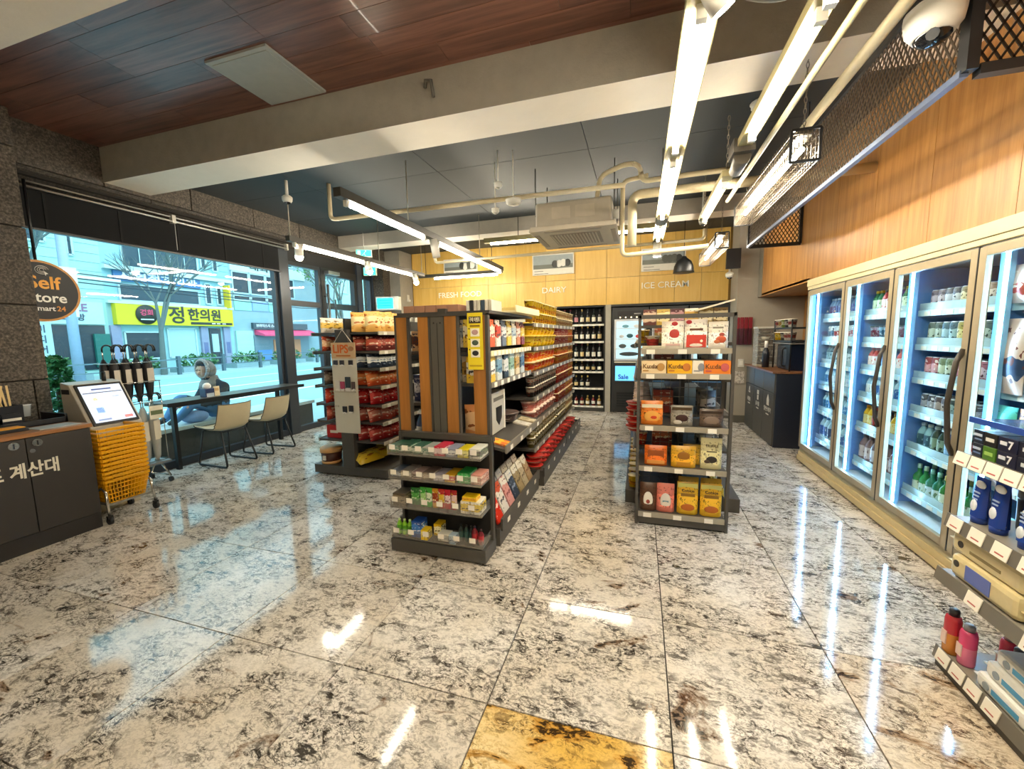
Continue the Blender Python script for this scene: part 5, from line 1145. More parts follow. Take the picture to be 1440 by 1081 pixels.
for k, (a, b, c, nm) in enumerate((('#4a5668', '#9aa6b8', '#dfe4ea', 'slate blue'), ('#8a8078', '#c8c0b4', '#efe8dc', 'taupe'), ('#b89a94', '#6a4a44', '#e8dcd4', 'dusty pink'), ('#6a5a50', '#b8a898', '#e4d8c8', 'brown'), ('#a8a4b4', '#e2e0ea', '#6a6484', 'lavender'), ('#d8a41e', '#c8321e', '#f6e8b0', 'yellow and red'))):
    ec(1, 0.05+k*0.083, 0.076, 0.045+0.008*(k % 2), 0.15, a, b, c, nm+' sweet carton')
for s in range(2): ec(1, 0.565, 0.085, 0.036, 0.14, '#1f8a3a', '#3ab05a', '#e2f2e0', ('lower', 'upper')[s]+' green sweet carton stacked', dy=0.02).location.z += 0.037*s
for s in range(2): ec(1, 0.655, 0.075, 0.033, 0.14, '#c88a7a', '#e8c8b8', '#8a3a3a', ('lower', 'upper')[s]+' rose sweet carton stacked', dy=0.02).location.z += 0.034*s
ec(2, 0.07, 0.10, 0.09, 0.12, '#5a5044', '#8a7a60', '#3a3a2a', 'brown cardboard snack box'); ec(2, 0.165, 0.07, 0.12, 0.04, '#2f7a34', '#5ab050', '#dff0d0', 'dark green gummy pouch', 'pouch', dy=0.06)
for k, (a, b, c, nm) in enumerate((('#3fae3c', '#a8e08a', '#f0f8e0', 'left bright green'), ('#46b440', '#e8f0d8', '#1f6a1f', 'right bright green'), ('#d89a1e', '#a8421a', '#f8e8b0', 'orange brown'), ('#c8281e', '#f0c83a', '#f8ece0', 'left red'), ('#d01e34', '#f8e0e0', '#7a0e1a', 'middle red'), ('#b81a28', '#f4d8d8', '#f0c83a', 'right red'))):
    ec(2, 0.235+k*0.047, 0.044, 0.135, 0.03, a, b, c, nm+' upright sweet pouch', 'pouch', dy=0.05)
for k in range(2): ec(2, 0.57+k*0.072, 0.066, 0.085, 0.12, '#efe9d8', '#e8c81e', '#3a3020', ('left', 'right')[k]+' white and yellow candy box')
ec(2, 0.60, 0.10, 0.03, 0.08, '#f0c818', '#e8a818', '#8a5a10', 'small yellow candy box on top').location.z += 0.087
for k in range(3): ec(3, 0.045+k*0.042, 0.038, 0.11, 0.038, '#8ac832', '#5a9a28', '#cfe8a0', ORD[k]+' lime green bottle', 'bottle', 'bottle', dy=0.03)
ec(3, 0.195, 0.075, 0.115, 0.09, '#1f4a9a', '#3a7ac8', '#dfe8f4', 'blue carton'); ec(3, 0.265, 0.05, 0.07, 0.07, '#f0cc1e', '#f6e480', '#6a4a10', 'front yellow carton', dy=0.0); ec(3, 0.325, 0.055, 0.085, 0.08, '#e8c018', '#f8f0c8', '#5a4a1a', 'rear yellow carton', dy=0.08)
ec(3, 0.40, 0.08, 0.05, 0.07, '#e6e2d4', '#b8c0c4', '#4a5a6a', 'white wide carton'); ec(3, 0.475, 0.05, 0.06, 0.06, '#b8ccd8', '#eaf0f2', '#3a5a7a', 'pale blue carton', dy=0.0)
for k in range(3): ec(3, 0.515+k*0.038, 0.034, 0.115, 0.034, ('#1c2a2a', '#23403a', '#1a2024')[k], '#3a5a54', '#101414', ORD[k]+' black green bottle', 'bottle', 'bottle', dy=0.05)
for k in range(2): ec(3, 0.62+k*0.045, 0.042, 0.125-0.02*k, 0.042, '#6a1420', '#a82a34', '#2a0c10', ('left', 'right')[k]+' dark red bottle', 'bottle', 'bottle', dy=0.03)
# ================================================================== SNACK GONDOLA
GB = thing('snack_gondola', 'dark snack gondola near the window with a hanging white display board', 'shelf unit', (0, 0, 0))
MB().box(-3.48, -2.54, 3.60, 5.4, 0.015, 0.11).build('base', m_gon, GB, bevel=0.004)
MB().box(-3.44, -2.58, 3.64, 5.36, 0.0, 0.015).build('foot', m_black, GB)
MB().box(-3.085, -2.93, 3.60, 3.66, 0.11, 1.60).build('end_post', m_gon, GB); MB().box(-3.02, -2.99, 3.66, 5.4, 0.11, 1.72).build('back_panel', m_gon2, GB)
for x0, x1, f in ((-2.99, -2.58, 1), (-3.02, -3.42, -1)):
    for z in (1.57, 1.37, 1.19, 1.0, 0.80, 0.61, 0.40): shelf_y(GB, x0, x1, 3.64, 5.38, z, f, [3.75+0.3*k for k in range(3)], M('#c9bfa8', 0.4) if f > 0 else m_rail)
rows = [(1.57, [('#e8b45a', '#f2dca0', '#b8641e', 'golden crisp'), ('#c8762a', '#e8d0a0', '#7a3a10', 'brown crisp'), ('#efe0b0', '#d8a020', '#3a6a2a', 'cream crisp'), ('#e6c41e', '#f4e8a0', '#b83a1e', 'yellow crisp')]),
        (1.37, [('#6a2420', '#b8503a', '#e0c0a0', 'maroon snack'), ('#8a3a2a', '#c89068', '#f0d8b8', 'red brown snack')]),
        (1.19, [('#2c3a4c', '#e2e4e0', '#8a98a8', 'navy snack'), ('#d8d2c0', '#b83a2a', '#3a5a3a', 'white and red snack'), ('#3a3c40', '#7a6a5a', '#c8b89a', 'charcoal snack')]),
        (1.0, [('#d8562a', '#e88a4a', '#f4d8a8', 'orange snack'), ('#c84a24', '#f0a060', '#7a2010', 'burnt orange snack'), ('#b85a3a', '#e8c8a0', '#4a2018', 'copper snack')]),
        (0.80, [('#b8121a', '#d83a34', '#f0d0c0', 'bright red snack'), ('#a80e18', '#c8222a', '#e8b8a8', 'deep red snack'), ('#c8ae8a', '#8a2a20', '#f0e4cc', 'tan snack')]),
        (0.61, [('#b84a3a', '#d88a78', '#f2dcc8', 'salmon snack'), ('#a8302a', '#e0a090', '#f4e8d8', 'red silver snack'), ('#9a8e78', '#2a2622', '#e8e0d0', 'silver snack')]),
        (0.40, [('#9a1e22', '#c84a40', '#e8c0b0', 'crimson snack'), ('#a83a34', '#d8988a', '#f0d8c8', 'rose red snack'), ('#b0a284', '#d8ceb4', '#6a5a40', 'beige snack')]),
        (0.112, [('#d8b41e', '#e8cc4a', '#8a4a10', 'big yellow snack')])]
SR = ['top', 'second', 'third', 'fourth', 'fifth', 'sixth', 'seventh', 'base']
for ri, (z, ks) in enumerate(rows):
    for i in range(6 if ri < 7 else 3):
        a, b, c, nm = ks[i % len(ks)]
        w, h, t_ = (0.165, 0.165, 0.07) if ri < 7 else (0.30, 0.22, 0.10)
        if ri == 0: h = 0.22
        me = cached(('sb', ri, i % len(ks)), lambda: bag_mesh(w, h, t_, PR(a, b, c, 0.3, 0.7, ri*7+i), None, 'snack_bag', ri*3+i))
        jr = random.Random(ri*17+i)
        for cl in range(2 if ri < 7 else 1):
            me2 = me if cl == 0 else cached(('sb', ri, (i+1) % len(ks)), lambda: me)
            prod('snack_bag', me2, '%s bag, %s shelf of the snack gondola, %s from the near end%s' % (nm if cl == 0 else 'snack', SR[ri], ORD[i], ', rear' if cl else ''), 'snack bag', (-2.69-0.165*cl+jr.uniform(-0.02, 0.02) if ri < 7 else -2.78, 3.71+i*(0.112 if ri < 7 else 0.20), z+(0.004 if ri < 7 else 0.05)), 0, 'snack bags facing the ramen gondola', (-0.28+jr.uniform(-0.12, 0.1) if ri < 7 else 1.25, jr.uniform(-0.08, 0.08), 0.95+jr.uniform(-0.25, 0.25) if ri < 7 else PI/2+PI-0.4))
for ri, (z, a, b, c, nm) in enumerate(((0.80, '#c8321e', '#e0583a', '#f0d8b8', 'orange red'), (0.61, '#a83a2a', '#c86a54', '#f0d0b0', 'brick red'), (1.0, '#5a4a44', '#8a7a6a', '#c8b8a0', 'brown'), (1.37, '#b84a2a', '#e0b080', '#f4e0c0', 'rust'), (1.57, '#e8e0d0', '#e8c050', '#8a6a2a', 'ivory'))):
    for i in range(3):
        me = cached(('sl', ri), lambda: bag_mesh(0.2, 0.16, 0.08, PR(a, b, c, 0.3, 0.7, ri+90), None, 'snack_bag', ri))
        prod('snack_bag', me, '%s bag on the window side of the snack gondola, %s from the near end' % (nm, ORD[i]), 'snack bag', (-3.28, 3.72+i*0.14, z+0.004), -PI/2, 'snack bags facing the window')
rbx = thing('red_carton', 'red carton on the base of the snack gondola, window side', 'carton', (-3.25, 3.78, 0.40-0.0)); MB().box(-0.1, 0.1, -0.1, 0.1, 0.004, 0.15).build('carton_body', M('#b41818', 0.4), rbx, bevel=0.006); MB().box(-0.05, 0.05, -0.103, -0.10, 0.06, 0.09).build('label_patch', M('#e8d8c8', 0.5), rbx)
wb_ = thing('round_tub', 'brown round tub with tan lid on the base of the snack gondola', 'tub', (-3.34, 3.72, 0.111)); MB().lathe([(0.10, 0), (0.115, 0.13)], 20).build('tub_wall', M('#4a2418', 0.4), wb_); MB().lathe([(0.122, 0.13), (0.122, 0.17), (0.11, 0.18), (0, 0.18)], 20).build('lid', M('#d8a468', 0.45), wb_); MB().lathe([(0.108, 0), (0.112, 0.03)], 20).build('foot_band', M('#d8a468', 0.45), wb_); MB().box(-0.02, 0.02, -0.122, -0.112, 0.05, 0.10).build('label_patch', M('#ece4d4', 0.5), wb_)
LP = thing('hanging_display', 'white hanging lip care board on the end of the snack gondola', 'display board', (-2.965, 3.575, 0.5))
MB().box(-0.155, 0.155, -0.006, 0.0, 0.0, 0.80).build('board', M('#d6d0c0', 0.5, var=0.04), LP); MB().box(-0.15, 0.15, -0.010, 0.0, 0.80, 0.965).build('header_card', M('#cfae84', 0.5), LP)
text('LIPS', 0.12, M('#d8641e', 0.5), LP, (-0.03, -0.012, 0.895), FACE_F, 'lettering', 0.003, 0.001, width=0.19); MB().ell((0.10, -0.011, 0.90), 0.035, 0.002, 0.025).build('lips_print', M('#a87a54', 0.5), LP)
MB().box(-0.09, 0.09, -0.011, -0.010, 0.82, 0.835).build('text_line', M('#b8682a', 0.5), LP)
MB().tube([(-0.11, -0.004, 0.965), (0.0, -0.004, 1.10), (0.11, -0.004, 0.965)], 0.004, 5).build('hanging_cord', M('#c8c0b0', 0.5), LP)
MB().box(-0.152, -0.10, -0.012, -0.006, 0.28, 0.30).box(-0.14, 0.13, -0.03, -0.006, 0.44, 0.455).build('shelf_strip', M('#c4bcac', 0.5), LP)
for k, (x, z, w, h, c, nm) in enumerate(((-0.10, 0.72, 0.05, 0.06, '#3a3a44', 'left dark lip balm in the top row'), (-0.02, 0.72, 0.05, 0.06, '#34343c', 'middle dark lip balm in the top row'), (0.09, 0.72, 0.05, 0.06, '#3a3438', 'right dark lip balm in the top row'), (-0.09, 0.455, 0.05, 0.11, '#d8d4cc', 'white lip balm in the middle row'), (-0.03, 0.455, 0.05, 0.10, '#b8486a', 'pink lip balm in the middle row'), (0.04, 0.455, 0.06, 0.15, '#2c3a44', 'tall slate lip balm in the middle row'), (0.105, 0.455, 0.04, 0.10, '#5a4444', 'brown lip balm in the middle row'), (-0.02, 0.21, 0.05, 0.08, '#2e3038', 'left dark lip balm in the bottom row'), (0.06, 0.22, 0.05, 0.08, '#2a2c36', 'right dark lip balm in the bottom row'))):
    prod('lip_balm', box_mesh(w, 0.015, h, [PR(c, '#e6e2da', c, 0.0, 0.22, k)], 'lip_balm'), nm+' of the white hanging board', 'lip balm', (-2.965+x, 3.575-0.0145, 0.5+z+0.001))

# ================================================================== RIGHT GONDOLA
GC = thing('gondola_endcap', 'dark open end shelf of snack pouches across the aisle from the drink cooler', 'shelf unit', (0, 3.25, 0))
MB().box(0.0, 0.64, 0.0, 0.38, 0.015, 0.085).build('base', m_gon, GC, bevel=0.003); MB().box(0.02, 0.62, 0.02, 0.36, 0, 0.015).build('foot', m_black, GC)
for x in (-0.012, 0.632): MB().box(x, x+0.022, 0.0, 0.035, 0.0, 1.64).build('upright', m_gon, GC); MB().box(x, x+0.022, 0.34, 0.375, 0.0, 1.64).build('upright', m_gon, GC)
mb = MB().beam((0.0, 0.01, 1.625), (0.64, 0.01, 1.625), 0.02, 0.03)
for x in (0.0, 0.642): mb.beam((x, 0.0, 1.63), (x, 0.37, 1.63), 0.02, 0.025)
mb.build('top_rail', m_gon, GC)
mb = MB()
for k in range(9): mb.beam((0.04+k*0.07, 0.36, 0.1), (0.04+k*0.07, 0.36, 1.62), 0.004, 0.004)
for k in range(20): mb.beam((0.0, 0.362, 0.12+k*0.078), (0.64, 0.362, 0.12+k*0.078), 0.004, 0.004)
mb.build('wire_back', M('#6e685e', 0.4, 0.5), GC)
GZ = [1.385, 1.200, 0.80, 0.478, 0.107]
for z in GZ:
    s = MB().box(0.012, 0.628, 0.0, 0.35 if z < 1.3 else 0.33, z-0.022, z).build('shelf', m_gon, GC)
    MB().box(0.012, 0.628, -0.012, 0.0, z-0.036, z+0.004).build('price_rail', M('#a49c8c', 0.4, 0.2), s)
    for x in (0.08, 0.30, 0.52): ob('price_tag', tagm_x, s, (x, -0.012, z-0.036))
def gpouch(nm, x, z, w, h, base, label, art, parts=(), t_=0.07, y=0.06, cat='pouch'):
    t = thing('snack_pouch', label, cat, (x, 3.25+y, z+0.001))
    lite = '#%02x%02x%02x' % tuple(min(255, int(int(base[i:i+2], 16)*1.12)+6) for i in (1, 3, 5)); drk = '#%02x%02x%02x' % tuple(int(int(base[i:i+2], 16)*0.72) for i in (1, 3, 5))
    ob('pouch_body', pouch_mesh(w, h, t_, PR(base, lite, drk, 0.2, 0.6, int(x*50), 0.3, (9, 9, 14), 0.60), 'pouch_body'), t)
    for (kind, cx, cz, a, b, col) in parts:
        yy_ = -(t_/2*0.98*(1-cz/h)**0.55+0.004)
        if kind == 'oval': MB().ell((cx, yy_, cz), a, 0.004, b, 14, 8).build('printed_oval', M(col, 0.4), t)
        else: MB().obox((cx, yy_, cz), (a, 0, 0), (0, 0.002, 0), (0, -b*0.10, b)).build('printed_block', M(col, 0.4), t)
    if art: text(art, min(0.032, w*0.2), M('#3a2a22', 0.5), t, (0, -(t_/2*(1-0.72)**0.55)-0.012, h*0.76), FACE_F, 'lettering', 0.0006, 0.0006, width=w*0.6)
    return t
gpouch('p', 0.235, GZ[0], 0.155, 0.205, '#efe6d6', 'white pouch with round red plum print on the top shelf', '', [('oval', 0.01, 0.11, 0.035, 0.036, '#b83a30'), ('oval', 0.012, 0.185, 0.022, 0.016, '#b8242a'), ('block', 0, 0.03, 0.05, 0.006, '#d8b0a8')])
gpouch('p', 0.395, GZ[0], 0.155, 0.215, '#f2e8dc', 'white pouch with large red print in the middle of the top shelf', '', [('block', 0.0, 0.055, 0.066, 0.045, '#d8483c'), ('oval', -0.05, 0.195, 0.02, 0.015, '#c82a30'), ('oval', 0.035, 0.06, 0.014, 0.016, '#f4e8dc'), ('block', 0, 0.14, 0.045, 0.008, '#6a4a3a')])
gpouch('p', 0.545, GZ[0], 0.13, 0.195, '#efe9dc', 'slim white pouch with orange fruit print on the top shelf', '', [('oval', 0.015, 0.065, 0.034, 0.026, '#c85a3a'), ('oval', -0.012, 0.05, 0.02, 0.014, '#d87a4a'), ('oval', 0.02, 0.10, 0.018, 0.014, '#a8483a'), ('block', -0.005, 0.15, 0.035, 0.006, '#8a8478')])
tag(MB().box(0.02, 0.18, 3.26, 3.50, GZ[0]+0.001, GZ[0]+0.02).build('flat_pack', PR('#e2dccb', '#c8c0a8', '#7a8a70', 0, 1, 3)), 'white flat pack lying at the left of the top shelf', 'packet')
prod('noodle_cup', cup_mesh(0.10, 0.055, mk('#e0d4bc', '#c8403a', '#7a3020', '#ece4d4', 0.2, 0.7, 33), 'noodle_cup'), 'small white and red cup behind the flat pack on the pouch gondola', 'cup', (0.10, 3.53, GZ[0]+0.001))
for x, w, a, ink, nm, tx in ((0.105, 0.175, '#e8cfa4', '#b88a4a', 'beige', 'Ku:da'), (0.285, 0.17, '#ecb41e', '#c8782a', 'yellow', 'Ku:da'), (0.41, 0.075, '#ece4d4', '#8a8a90', 'white', ''), (0.538, 0.175, '#e8822a', '#c85a5a', 'orange', 'Ku:da')):
    t = thing('biscuit_box', nm+' long biscuit box in the display row of the pouch gondola', 'box', (x, 3.25, GZ[1]+0.001))
    MB().box(-w/2, w/2, -0.005, 0.16, 0, 0.098).build('box_body', M(a, 0.45, var=0.05), t, bevel=0.002)
    if tx: text(tx, 0.045, M('#6a4420', 0.5), t, (-w*0.16, -0.007, 0.055), FACE_F, 'lettering', 0.001, 0.0005)
    MB().ell((w*0.28, -0.006, 0.05), min(0.028, w*0.3), 0.002, 0.030).build('printed_figure', M(ink, 0.5), t)
    MB().box(-w/2+0.01, -w/2+0.05, -0.007, -0.005, 0.018, 0.028).build('text_line', M(ink, 0.5), t)
gpouch('p', 0.10, GZ[2], 0.16, 0.185, '#d87a26', 'orange noodle snack pouch on the third shelf of the pouch gondola', '', [('block', 0, 0.145, 0.075, 0.014, '#ece0c0'), ('oval', 0.0, 0.065, 0.06, 0.045, '#e8a84a'), ('oval', 0.01, 0.06, 0.035, 0.02, '#c83a1e')])
gpouch('p', 0.315, GZ[2], 0.155, 0.155, '#8a8478', 'silver pouch with dark jerky print on the third shelf', '', [('block', 0, 0.13, 0.07, 0.012, '#4a3418'), ('oval', 0, 0.06, 0.045, 0.03, '#3a1c18'), ('oval', -0.03, 0.03, 0.03, 0.016, '#c8c0b4')])
gpouch('p', 0.52, GZ[2], 0.16, 0.135, '#5a4a40', 'brown pouch with pale label on the third shelf', '', [('oval', 0, 0.05, 0.055, 0.03, '#8a7668'), ('block', 0, 0.11, 0.07, 0.01, '#3a2c24')])
gpouch('p', 0.135, GZ[3], 0.165, 0.155, '#d86a1e', 'orange pouch with dark lettering on the fourth shelf', '', [('block', 0, 0.09, 0.06, 0.03, '#9a4a14'), ('block', 0, 0.03, 0.065, 0.014, '#e8a050')])
gpouch('p', 0.335, GZ[3], 0.175, 0.165, '#dca62a', 'front yellow pouch on the fourth shelf', '', [('oval', 0, 0.09, 0.045, 0.035, '#9a6418'), ('block', 0, 0.03, 0.05, 0.016, '#c88a1e')], y=0.05)
gpouch('p', 0.41, GZ[3], 0.13, 0.155, '#cf9a24', 'yellow pouch half hidden behind the front yellow pouch', '', [], y=0.15)
gpouch('p', 0.53, GZ[3], 0.145, 0.235, '#d8d0a0', 'tall ivory pouch with black truffle print on the fourth shelf', 'TRUFFLE', [('oval', 0.0, 0.075, 0.038, 0.026, '#2c2620'), ('oval', -0.03, 0.06, 0.022, 0.014, '#4a3a2e'), ('block', 0, 0.135, 0.035, 0.005, '#7a7450')])
gpouch('p', 0.085, GZ[4], 0.125, 0.22, '#5a3a28', 'dark brown nut pouch with white label on the bottom shelf', '', [('oval', 0.0, 0.09, 0.036, 0.066, '#ece8dc'), ('block', 0, 0.115, 0.018, 0.008, '#2a2a2a'), ('oval', 0, 0.075, 0.016, 0.02, '#a84a3a')], t_=0.08)
gpouch('p', 0.215, GZ[4], 0.13, 0.225, '#d87a6a', 'pink nut pouch with pale label on the bottom shelf', '', [('oval', 0.0, 0.09, 0.04, 0.066, '#e6dccf'), ('block', 0, 0.125, 0.022, 0.008, '#2a2a2a'), ('block', 0, 0.08, 0.022, 0.016, '#7aa0a8')], t_=0.08)
for k, x in enumerate((0.375, 0.54)):
    gpouch('p', x, GZ[4], 0.15, 0.25, '#d8aa2a', ('left', 'right')[k]+' tall yellow cookie pouch on the bottom shelf', 'Cookie', [('oval', 0.0, 0.06, 0.05, 0.028, '#b8641e'), ('block', 0, 0.155, 0.05, 0.012, '#8a6418'), ('block', 0.0, 0.225, 0.07, 0.018, '#c4c06a')], t_=0.09)
    gpouch('p', x+0.02, GZ[4], 0.15, 0.245, '#cfa028', ('left', 'right')[k]+' rear yellow cookie pouch on the bottom shelf', '', [], t_=0.08, y=0.20)
# main body behind the end shelf
GD = thing('side_gondola', 'dark gondola running back behind the pouch end shelf', 'shelf unit', (0, 3.66, 0))
MB().box(-0.10, 0.82, 0.0, 2.4, 0.0, 0.12).build('base', m_gon, GD, bevel=0.004); MB().box(0.335, 0.365, 0.0, 2.4, 0.12, 1.62).build('back_panel', m_gon2, GD)
for x0, x1, f in ((0.335, -0.03, -1), (0.365, 0.72, 1)):
    for z in (1.42, 1.12, 0.82, 0.52): shelf_y(GD, x0, x1, 0.02, 2.38, z, f, [0.2+0.35*k for k in range(6)])
for k in range(9):
    for z, kk in ((0.122, 'yc'), (0.522, 'rc'), (0.822, 'pk'), (1.122, 'rp'), (1.422, 'yc')):
        me, d, sh, h, r = noodle(kk)
        if k*0.17+0.1 < 1.6: prod('noodle_'+sh, me, '%s, %s shelf of pouch gondola, %s from its near end' % (d, {0.122: 'base', 0.522: 'low', 0.822: 'middle', 1.122: 'high', 1.422: 'top'}[z], ORD[k]), 'instant noodles', (0.03 if z > 0.2 else -0.03, 3.66+0.1+k*0.17, z), k*1.1, 'noodles on the pouch gondola')
for lv, z in enumerate((0.522, 0.822, 1.122, 1.422)):
    prod('deep_carton', cached(('dc', lv), lambda: box_mesh(0.16, 0.12, 0.2, [PR(('#7a1e1c', '#8a2a20', '#6a2a24', '#b89a5a')[lv], '#c86a4a', '#e8d0b0', 0.4, 0.7, lv+160)], 'deep_carton')), 'dark red carton behind the wire back, %s shelf up' % ORD[lv], 'carton', (0.20, 3.76, z), 0)
    for q in range(3):
        prod('grey_pack', cached(('gp', (lv+q) % 3), lambda: bag_mesh(0.15, 0.19, 0.08, PR(('#6f6a62', '#3c3a38', '#8a7a64')[(lv+q) % 3], '#b8b0a4', '#2a2826', 0.3, 0.7, lv+q+170), None, 'grey_pack', q)), '%s pack, cooler side of pouch gondola, %s shelf up, %s from near end' % (('grey', 'charcoal', 'taupe')[(lv+q) % 3], ORD[lv], ORD[q]), 'packet', (0.56, 3.76+q*0.14, z+0.002), 0.5, 'packs on the cooler side of the pouch gondola')
for k in range(5):
    prod('noodle_bowl', rbm, 'flat red bowl, %s up in the column at the pouch gondola corner' % ORD[k], 'instant noodles', (-0.02, 3.78, 0.535+0.1+k*0.0535-0.112+0.115), k, 'red bowls at the pouch gondola corner')
for k, (a, b, c, nm) in enumerate((('#d8b41e', '#5a4a2a', '#f0e0a0', 'yellow'), ('#3a3230', '#8a7a6a', '#c8b8a0', 'dark'), ('#b8502a', '#e8c8a0', '#5a2010', 'rust'))):
    prod('snack_bag', cached(('gdb', k), lambda: bag_mesh(0.2, 0.16, 0.08, PR(a, b, c, 0.3, 0.7, k+130), None, 'snack_bag', k)), nm+' bag on the base of the pouch gondola, fridge side', 'snack bag', (0.70, 3.78+k*0.2, 0.122), PI/2, None, (-0.6, 0, PI/2))
for k, (a, b, c, nm) in enumerate((('#6a3a34', '#d8c0a8', '#e8d8c0', 'maroon tub'), ('#c8a850', '#efe0b0', '#6a4a20', 'golden tub'), ('#4a1a24', '#b88a90', '#e0c8c8', 'wine red tub'), ('#e6e0d0', '#c8a050', '#8a8478', 'ivory tub'), ('#a88a4a', '#e8dcb8', '#5a4418', 'tan tub'), ('#8a6a34', '#d8c8a0', '#3a2a14', 'brown tub'))):
    prod('snack_tub', cached(('gtu', k), lambda: box_mesh(0.095, 0.12, 0.12, [PR(a, b, c, 0.25, 0.8, 140+k)], 'snack_tub')), nm+' standing on top of the pouch end shelf', 'packet', (0.07+k*0.1, 3.45, 1.5655))
MB().box(0.01, 0.63, 0.12, 0.33, 1.545, 1.565).build('top_board', m_gon, GC)
tag(MB().obox((0.52, 3.38, 1.70), (0.13, 0, 0.035), (0, 0.05, 0), (0.0, 0, 0.006)).build('promo_board', M('#e6dcc4', 0.5)), 'cream promotional strip leaning on top of the pouch end shelf', 'sign')
# maroon pouches on the grey wall
for k in range(4):
    t = thing('wall_pouch', 'dark maroon pouch on the grey wall hooks, %s from the left' % ORD[k], 'packet', (1.52+k*0.062, 7.52, 1.30), 0, 'maroon pouches on the wall')
    ob('pouch_body', cached('wpb', lambda: MB().box(-0.027, 0.027, -0.012, 0.012, 0, 0.26).mesh('pouch_body', M('#4a1422', 0.35), 0.004)), t); ob('header', cached('wph', lambda: MB().box(-0.027, 0.027, -0.004, 0.004, 0.26, 0.44).mesh('header', M('#8a1c28', 0.4))), t)
    MB().tube([(0, -0.01, 0.425), (0, 0.03, 0.425)], 0.004, 5).build('hook', m_chr, t)
sw = thing('light_switch', 'white double light switch on the grey wall', 'switch', (1.60, 7.545, 0.93)); MB().box(-0.045, 0.045, -0.008, 0.005, 0, 0.13).build('plate', m_white, sw, bevel=0.003); MB().box(-0.025, 0.025, -0.014, -0.008, 0.03, 0.10).build('rocker', M('#efece4', 0.4), sw)
tag(MB().box(1.50, 1.655, 7.53, 7.55, 0.66, 0.86).build('stone_plate', m_gran), 'square granite plate on the grey wall below the switch', 'wall plate')

# ================================================================== WASTE CABINET
WC = thing('waste_cabinet', 'dark waste sorting cabinet with wooden top beside the fridges', 'cabinet', (1.66, 5.96, 0))
MB().box(0.02, 0.78, 0.0, 1.46, 0.0, 0.965).build('body', M('#1d2230', 0.45), WC, bevel=0.003)
MB().box(-0.03, 0.78, -0.015, 1.48, 0.965, 0.99).build('worktop', WOOD('#6a4228', '#9a6a44', 'bin_top_wood', 1, 6, 0.4, 0.03), WC, bevel=0.004)
for k in range(3):
    a = 0.005+k*0.485; d = MB().box(0.0, 0.02, a, a+0.475, 0.02, 0.70).build('door', M('#4a4742', 0.45), WC, bevel=0.003); MB().box(0.0, 0.02, a, a+0.475, 0.71, 0.96).build('flap', M('#55524a', 0.45), WC, bevel=0.003)
    yc = a+0.24
    if k == 0: MB().prism([(yc-0.05, 0.52), (yc+0.05, 0.52), (yc+0.05, 0.60), (yc, 0.67), (yc-0.05, 0.60)], -0.002, 0.0, 'yz').build('waste_icon', m_white, d)
    elif k == 1: MB().box(-0.002, 0, yc-0.045, yc+0.045, 0.60, 0.66).box(-0.002, 0, yc-0.035, yc+0.035, 0.52, 0.59).build('waste_icon', m_white, d)
    else:
        mb = MB()
        for q in range(3): an = 2*PI*q/3+PI/2; a2 = an+2*PI/3; mb.beam((-0.001, yc+0.05*math.cos(an), 0.60+0.06*math.sin(an)), (-0.001, yc+0.05*math.cos(a2)*0.9, 0.60+0.06*math.sin(a2)*0.9), 0.014, 0.002, 0, (1, 0, 0))
        mb.build('waste_icon', m_white, d)
    text(('일반쓰레기', '음식물', '재활용')[k], 0.07, m_white, d, (-0.003, yc, 0.46), FACE_L, 'lettering', 0.001, 0.0005); MB().box(-0.002, 0, yc-0.06, yc+0.06, 0.39, 0.405).build('text_line', m_white, d)
mw = thing('microwave', 'dark navy microwave with a looped handle on the waste cabinet', 'microwave', (1.86, 6.10, 0.991))
MB().box(0, 0.45, 0, 0.50, 0.0, 0.34).build('casing', M('#141a2e', 0.3), mw, bevel=0.008); MB().box(-0.012, 0.0, 0.13, 0.49, 0.02, 0.32).build('door', M('#3a3d46', 0.25), mw); MB().tube(path([(-0.012, 0.16, 0.05), (-0.05, 0.16, 0.05), (-0.05, 0.16, 0.29), (-0.012, 0.16, 0.29)], 0.03), 0.012, 8).build('handle', m_black, mw); MB().box(-0.012, 0, 0.01, 0.12, 0.02, 0.32).build('control_panel', M('#20242e', 0.3), mw)
hw = thing('cup_dispenser', 'clear pole of stacked coffee cups on the waste cabinet', 'dispenser', (1.80, 7.02, 0.991))
MB().box(-0.13, 0.13, -0.12, 0.12, 0.0, 0.03).build('base', M('#b9b2a4', 0.4), hw); MB().box(-0.13, -0.122, -0.12, 0.12, 0.03, 0.56).box(0.122, 0.13, -0.12, 0.12, 0.03, 0.56).box(-0.13, 0.13, 0.112, 0.12, 0.03, 0.56).build('clear_walls', CLEARP('#c9ccca', 0.35), hw); MB().box(-0.135, 0.135, -0.125, 0.125, 0.56, 0.585).build('top_cap', M('#d4d0c6', 0.4), hw)
for k in range(6): MB().box(-0.11, 0.11, -0.09, 0.09, 0.05+k*0.085, 0.056+k*0.085).build('inner_tray', M('#aaa69c', 0.4), hw); MB().lathe([(0.05, 0.058+k*0.085), (0.065, 0.10+k*0.085), (0.0, 0.10+k*0.085)], 12).build('cup_stack', M(('#d9d4c6', '#8a8478')[k % 2], 0.5), hw)
bo = thing('sauce_bottle', 'tall dark bottle with white cap on the waste cabinet', 'bottle', (1.74, 6.72, 0.991)); MB().lathe([(0.045, 0), (0.047, 0.20), (0.03, 0.26), (0.02, 0.28)], 16).build('glass_body', M('#2c2f38', 0.2), bo); MB().lathe([(0.024, 0.28), (0.022, 0.38), (0, 0.38)], 12).build('cap', M('#e6e2da', 0.4), bo)
CR = thing('condiment_rack', 'two-tier wire rack of instant cups above the microwave', 'rack', (1.80, 6.0, 0.991))
